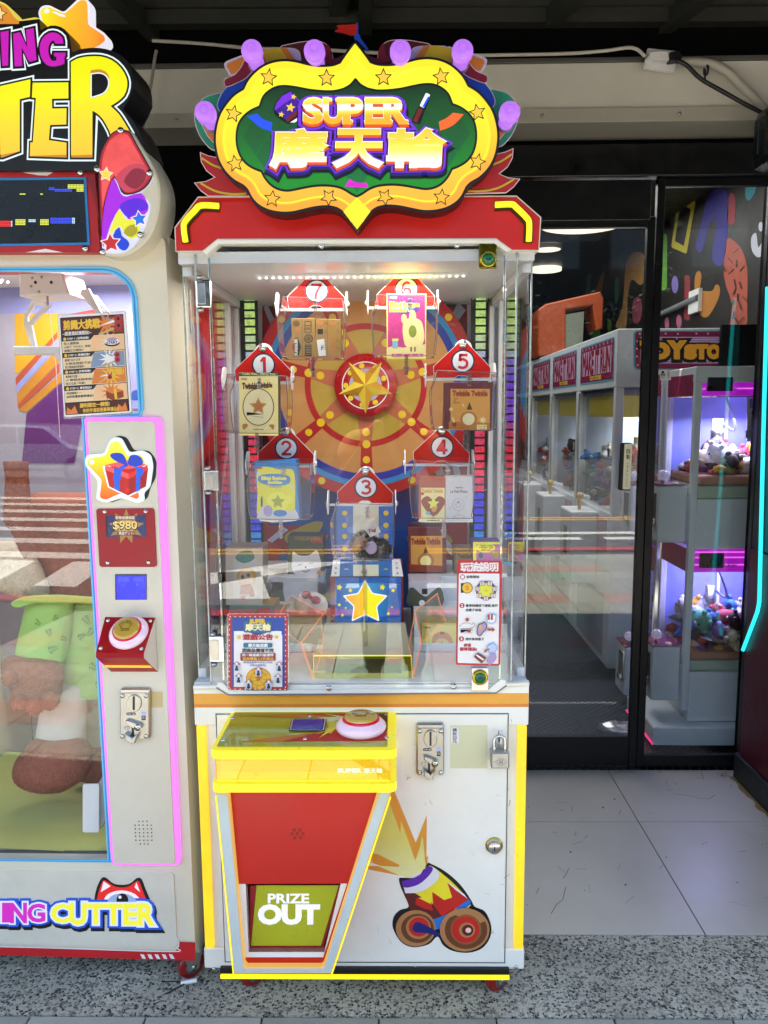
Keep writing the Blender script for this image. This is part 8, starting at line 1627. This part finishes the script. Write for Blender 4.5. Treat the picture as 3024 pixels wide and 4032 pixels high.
q=Y(.95).un(fW,3010,545); t=thing('wall_speaker','black rounded device mounted high at the right edge','speaker',q); MB().bbox(q.x-.02,q.x+.14,.87,1.02,q.z-.10,q.z+.10,mat('device_black','#0c1116',.3),.035).out('housing',t); MB().tube([(q.x-.021,.95,q.z-.05),(q.x-.021,.95,q.z+.06)],.002,mat('device_line','#2a4a50',.3),6).out('seam_line',t)
# socket plate, cables, conduit under the canopy
SP=Y(1.13); t=thing('socket_box','white socket plate with two plugs fixed over the white fascia','socket',SP.un(fH,955,380))
m=MB(); m.px(SP,fH,[(872,298),(1065,318),(1032,452),(845,425)],WHITE2,0,.012,bev=.002); m.out('plate',t)
m=MB(); m.px(SP,fH,roundpoly([(862,345),(890,340),(950,338),(980,350),(985,400),(890,395),(860,372)],8),WHITE2,.035,.034,bev=.004); m.out('white_plug',t)
m=MB(); m.px(SP,fH,roundpoly([(985,352),(1035,345),(1062,372),(1058,395),(985,405)],8),BLACK,.04,.038,bev=.004); m.out('black_plug',t)
def cable(name,lab,f,L,yy,r,mt,z=None,n=4):
    P_=[Y(yy if not isinstance(yy,list) else yy[i]).un(f,x,y) for i,(x,y) in enumerate(L)]; P_=smooth([tuple(p) for p in P_],n); mb=MB(); mb.tube(P_,r,mt,8); return mb.out(name,loc=P_[0],label=lab,cat='cable')
cable('white_cable','thin white cable running from the socket along the dark ceiling beams',fW,[(2540,222),(2490,188),(2380,200),(2250,210),(2050,215),(1700,218),(1300,198),(1000,190),(800,172),(600,160)],1.10,.006,mat('cable_white','#c9c5b8',.5))
cable('black_cable','black mains cable hanging from the socket to the right edge',fH,[(1050,378),(1110,405),(1200,490),(1320,560),(1480,650),(1620,722),(1700,760)],1.08,.0075,BLACK)
cable('hanging_cable','pale cable hanging down past the white fascia beside the left sign',fB,[(1240,400),(1225,470),(1200,640),(1165,820),(1135,1000),(1125,1080)],1.12,.006,mat('cable_grey','#9a9888',.5))
P_=[Y(1.12).un(fH,x,y) for x,y in ((1055,388),(1130,385),(1220,390),(1300,410),(1380,460),(1450,530),(1530,610),(1600,690),(1640,740))]; P_=smooth([tuple(p) for p in P_],22); rr=[.0155+(.0022 if i%2 else -.0018) for i in range(len(P_))]
m=MB(); m.tube(P_,rr,mat('conduit_white','#c4c0b2',.5,var=.05),10); m.out('conduit',loc=P_[0],label='ribbed white flexible conduit curving down to the right edge',cat='conduit')
m=MB(); q=Y(1.10).un(fH,1240,410); m.lathe((q.x,1.10+.02,q.z-.006),(1,0,.1),[(.018,0),(.018,.008)],BLACK,14); m.bbox(q.x-.012,q.x-.006,1.09,1.095,q.z-.05,q.z-.015,BLACK,.001); m.out('cable_tie',loc=q,label='black cable tie around the white ribbed conduit',cat='cable tie')
# wall rail with outlet and blue sign light inside
t=thing('wall_conduit','grey conduit with a white outlet on the doodle wall','conduit',PR.un(fH,1100,1900)); a,b_=PR.un(fH,905,1985),PR.un(fH,1210,1850); MB().tube([a+Vector((-.03,0,0)),b_+Vector((-.03,0,0))],.022,mat('rail_grey','#6f7478',.5),8).out('rail',t)
q=PR.un(fH,1178,1885); MB().bbox(q.x-.03,q.x,q.y-.09,q.y+.09,q.z-.07,q.z+.09,WHITE2,.004).out('outlet',t)
# ================================================================== street behind the camera (seen only in the glass)
# photographer
SK=mat('skin','#b98a6c',.55,var=.04); SH=mat('tshirt_peach','#c98a66',.85,var=.05,bump=.3,bs=60); TR=mat('trousers_grey','#3f4446',.85,var=.06,bump=.3,bs=60); HR=mat('hair_black','#15110f',.6)
def skinmesh(name,pts,edges,mt,parent,sub=2,root=0):
    me=bpy.data.meshes.new(name); base=LOC.get(parent.name,Vector((0,0,0)))
    me.from_pydata([tuple(Vector(p[:3])-base) for p in pts],edges,[]); o=bpy.data.objects.new(name,me); COL.objects.link(o)
    md=o.modifiers.new('s','SKIN'); me.skin_vertices.new() if not me.skin_vertices else None
    sv=me.skin_vertices[0].data
    for i,p in enumerate(pts): sv[i].radius=(p[3],p[4] if len(p)>4 else p[3])
    sv[root].use_root=True; ms=o.modifiers.new('u','SUBSURF'); ms.levels=sub; ms.render_levels=sub
    dg=bpy.context.evaluated_depsgraph_get(); m2=bpy.data.meshes.new_from_object(o.evaluated_get(dg)); bpy.data.objects.remove(o); bpy.data.meshes.remove(me)
    m2.name=name; m2.materials.clear(); m2.materials.append(mt)
    for p in m2.polygons: p.use_smooth=True
    o=bpy.data.objects.new(name,m2); COL.objects.link(o); o.parent=parent; LOC[o.name]=base; return o
px,py=.06,-2.22
pr_=thing('person','person in a peach T-shirt and dark trousers holding up a phone, reflected in the glass','person',(px,py,0))
V=[(px,py,.95,.13,.10),(px,py,1.10,.125,.095),(px,py,1.28,.15,.10),(px,py,1.40,.13,.085),(px,py+.01,1.47,.055),(px,py+.02,1.56,.055),
 (px-.09,py,.90,.085),(px-.10,py+.01,.52,.058),(px-.10,py-.01,.10,.038),(px-.11,py+.13,.035,.036),
 (px+.09,py,.90,.085),(px+.11,py+.01,.52,.058),(px+.12,py-.01,.10,.038),(px+.13,py+.13,.035,.036),
 (px-.19,py+.01,1.40,.055),(px-.24,py+.11,1.20,.042),(px-.10,py+.27,1.42,.030),(px-.055,py+.325,1.50,.027),
 (px+.19,py+.01,1.40,.055),(px+.24,py+.11,1.20,.042),(px+.13,py+.27,1.42,.030),(px+.085,py+.325,1.50,.027)]
E_=[(0,1),(1,2),(2,3),(3,4),(4,5),(0,6),(6,7),(7,8),(8,9),(0,10),(10,11),(11,12),(12,13),(3,14),(14,15),(15,16),(16,17),(3,18),(18,19),(19,20),(20,21)]
skinmesh('body',V,E_,SK,pr_)
V=[(px,py,.98,.145,.115),(px,py,1.10,.14,.11),(px,py,1.28,.165,.115),(px,py,1.39,.145,.10),(px,py+.005,1.45,.068),(px-.20,py+.012,1.395,.074),(px-.235,py+.075,1.27,.066),(px+.20,py+.012,1.395,.074),(px+.235,py+.075,1.27,.066)]
skinmesh('tshirt',V,[(0,1),(1,2),(2,3),(3,4),(3,5),(5,6),(3,7),(7,8)],SH,pr_)
V=[(px,py,.95,.15,.12),(px-.09,py,.86,.105),(px-.10,py+.01,.52,.082),(px-.10,py,.12,.062),(px+.09,py,.86,.105),(px+.11,py+.01,.52,.082),(px+.12,py,.12,.062)]
skinmesh('trousers',V,[(0,1),(1,2),(2,3),(0,4),(4,5),(5,6)],TR,pr_)
hd=MB(); hd.ball((px,py+.03,1.62),.085,SK,20,(.88,1.05,1.28)); hd.ball((px,py+.125,1.605),.014,SK,10,(.8,1,1.3)); 
for s_ in (-1,1): hd.ball((px+s_*.078,py+.03,1.61),.018,SK,8,(.4,.8,1.3))
hd=hd.out('head',pr_)
for s_ in (-1,1): MB().ball((px+s_*.030,py+.108,1.63),.011,mat('eye_white','#d8d4d0',.3),10).ball((px+s_*.030,py+.117,1.63),.0055,BLACK,8).out('eye',hd)
MB().ball((px,py+.108,1.565),.016,mat('lips','#8a4a44',.5),10,(1.3,.5,.4)).out('mouth',hd)
hr=MB(); hr.ball((px,py+.012,1.655),.092,HR,18,(.95,1.02,1.12)); hr.out('hair',hd)
for s_,xx in ((-1,px-.055),(1,px+.085)):
    cx_,cy_,cz_=xx,py+.335,1.515
    V=[(cx_,cy_,cz_-.01,.026,.014),(cx_-s_*.006,cy_+.004,cz_+.03,.028,.013)]; E2=[(0,1)]
    hobj=skinmesh('hand',V,E2,SK,pr_,1)
    for k in range(4):
        x=cx_+s_*(.018-.012*k) ; z_=cz_+.045-(.006*abs(k-1.5)); a=(x,cy_+.004,z_-.02,.0085); b_=(x-s_*.012,cy_+.014,z_+.006,.008); c_=(x-s_*.026,cy_+.010,z_+.012+.004*k-.01,.0072); d_=(x-s_*.036,cy_+.002,z_+.002,.0065)
        skinmesh('finger',[a,b_,c_,d_],[(0,1),(1,2),(2,3)],SK,hobj if False else pr_,1)
    skinmesh('thumb',[(cx_-s_*.018,cy_-.004,cz_,.0105),(cx_-s_*.036,cy_-.008,cz_+.014,.0095),(cx_-s_*.050,cy_-.006,cz_+.022,.008)],[(0,1),(1,2)],SK,pr_,1)
for x,s_ in ((px-.105,0),(px+.125,0)): MB().bbox(x-.045,x+.045,py-.06,py+.20,.0,.07,mat('shoe_dark','#22242a',.6),.02).out('shoe',pr_)
t=thing('phone','black phone held upright in both hands by the person in the reflection','phone',(CAM.x,CAM.y-.03,CAM.z-.02)); MB().bbox(CAM.x-.055,CAM.x+.02,CAM.y-.034,CAM.y-.026,CAM.z-.125,CAM.z+.025,mat('phone_black','#16181c',.25),.006).out('phone_body',t)
m=MB(); m.lathe((CAM.x-.012,CAM.y-.026,CAM.z+.002),(0,1,0),[(.0001,.001),(.008,.001),(.0085,0)],BLACK,12); m.out('lens',t)
# parked silver car across the road
cr_=thing('parked_car','silver estate car parked beyond the yellow line, mirrored in the left machine window','car',(-11.3,-16.2,-.12)); SIL=mat('car_silver','#c9ccd0',.25,.6,coat=.8); TY=mat('tyre','#101012',.8); GLS=mat('car_glass','#11161a',.08,spec=.9)
bx_,by_=-11.3,-16.2
prof=[(-2.1,.28),(-2.15,.62),(-2.0,.80),(-1.2,.93),(-.65,1.38),(.9,1.44),(1.75,1.30),(2.1,.88),(2.15,.45),(2.05,.28)]
ps_=Pl((bx_,by_+.85,-.12),math.pi); m=MB(); m.poly(ps_,roundpoly(prof,.12),SIL,0,1.7,bev=.08); m.out('body',cr_)
m=MB(); m.poly(ps_,roundpoly([(-1.05,.95),(-.58,1.32),(.1,1.36),(.1,.95)],.05),GLS,.004,.002); m.out('side_window',cr_); m=MB(); m.poly(ps_,roundpoly([(.16,.95),(.16,1.36),(.9,1.36),(1.6,1.22),(1.75,.98)],.05),GLS,.004,.002); m.out('side_window',cr_)
for x in (-1.35,1.35): c=ps_.pt(x,.32,0); w_=MB().lathe(c+Vector((0,.02,0)),(0,-1,0),[(.0001,0),(.2,0),(.31,.01),(.32,.05),(.32,.2),(.0001,.2)],TY,24).out('wheel',cr_); MB().lathe(c+Vector((0,.03,0)),(0,-1,0),[(.0001,0),(.19,0),(.20,.02)],STEEL,20).out('rim',w_)
for zz_ in (.62,): MB().bbox(bx_+2.05,bx_+2.17,by_+.4,by_+.75,.42,.56,mat('headlight','#e0e4e8',.1),.03).out('headlight',cr_)
MB().box(bx_+2.13,bx_+2.16,by_-.3,by_+.3,.2,.36,BLACK).out('grille',cr_)
# building opposite with windows, and three street trees
bd_=thing('street_building','grey five storey building across the street, seen only as a dim reflection','building',(0,-25,0)); CONC=mat('concrete_wall','#2e2c29',.8,var=.1,vs=.6)
MB().box(-30,30,-32,-24,-.2,10.4,CONC).out('wall',bd_); wm=None
WG=mat('window_dark','#12161a',.1,spec=.8)
for r in range(3):
    for c in range(-7,8):
        x=c*2.9; z_=.3+r*3.1
        if wm is None: wm=MB().bbox(-.95,.95,-.06,.02,0,2.0,mat('window_frame','#3c3a38',.5),.02).out('window',bd_); pn=MB().box(-.86,.86,.021,.03,.09,1.91,WG).out('pane',wm); wm.location=Vector((x,-24,z_))-LOC['street_building']; wm.data.transform(Matrix.Translation(Vector((0,-25,0)))); pn.data.transform(Matrix.Translation(Vector((0,-25,0)))); 
        else: c2=dup(wm,parent=bd_); c2.location=Vector((x,-24,z_))-Vector((0,-25,0))
LF=mat('leaf_green','#1c2c12',.7,var=.3,vs=1.5); BKk=mat('bark','#4a3a2c',.9,var=.2,bump=.5,bs=30)
for i,(x,y,h) in enumerate(((-6.5,-22.6,7.0),(-1.2,-22.7,7.6),(4.6,-22.6,6.8),(9.5,-22.8,7.2))):
    t=thing('street_tree',('leafy street tree above the parked car','tallest leafy street tree opposite the prize machine','leafy street tree opposite the shop door','leafy street tree at the far right of the opposite pavement')[i],'tree',(x,y,-.12))
    tk=MB(); tk.tube([(x,y,-.12),(x+.1,y,1.5),(x,y,h*.55)],[.16,.13,.08],BKk,8)
    for a in range(5): an=a*1.3+i; tk.tube([(x+.05,y,h*.35+a*.15),(x+1.1*math.cos(an),y+1.1*math.sin(an),h*.62+a*.1)],[.06,.02],BKk,5)
    tk.out('trunk',t); rd=random.Random(i); L=MB(); cl_=[(rd.gauss(0,.9),rd.gauss(0,.9),h*.68+rd.gauss(0,.8)) for _ in range(22)]
    for cx_,cy_,cz_ in cl_:
        for k in range(90):
            p=Vector((x+cx_+rd.gauss(0,.42),y+cy_+rd.gauss(0,.42),cz_+rd.gauss(0,.35))); u=Vector((rd.gauss(0,1),rd.gauss(0,1),rd.gauss(0,1))).normalized()*.11; w=u.cross(Vector((rd.random(),rd.random(),rd.random()))).normalized()*.06; L.add([p-u,p-w,p+u,p+w],[(0,1,2,3)],LF)
    o=L.out('crown',t)
gd=st(MB().box(-40,40,-24,-22,-.14,.02,mat('far_pavement','#77746c',.8,var=.1,vs=2)),'far_pavement')
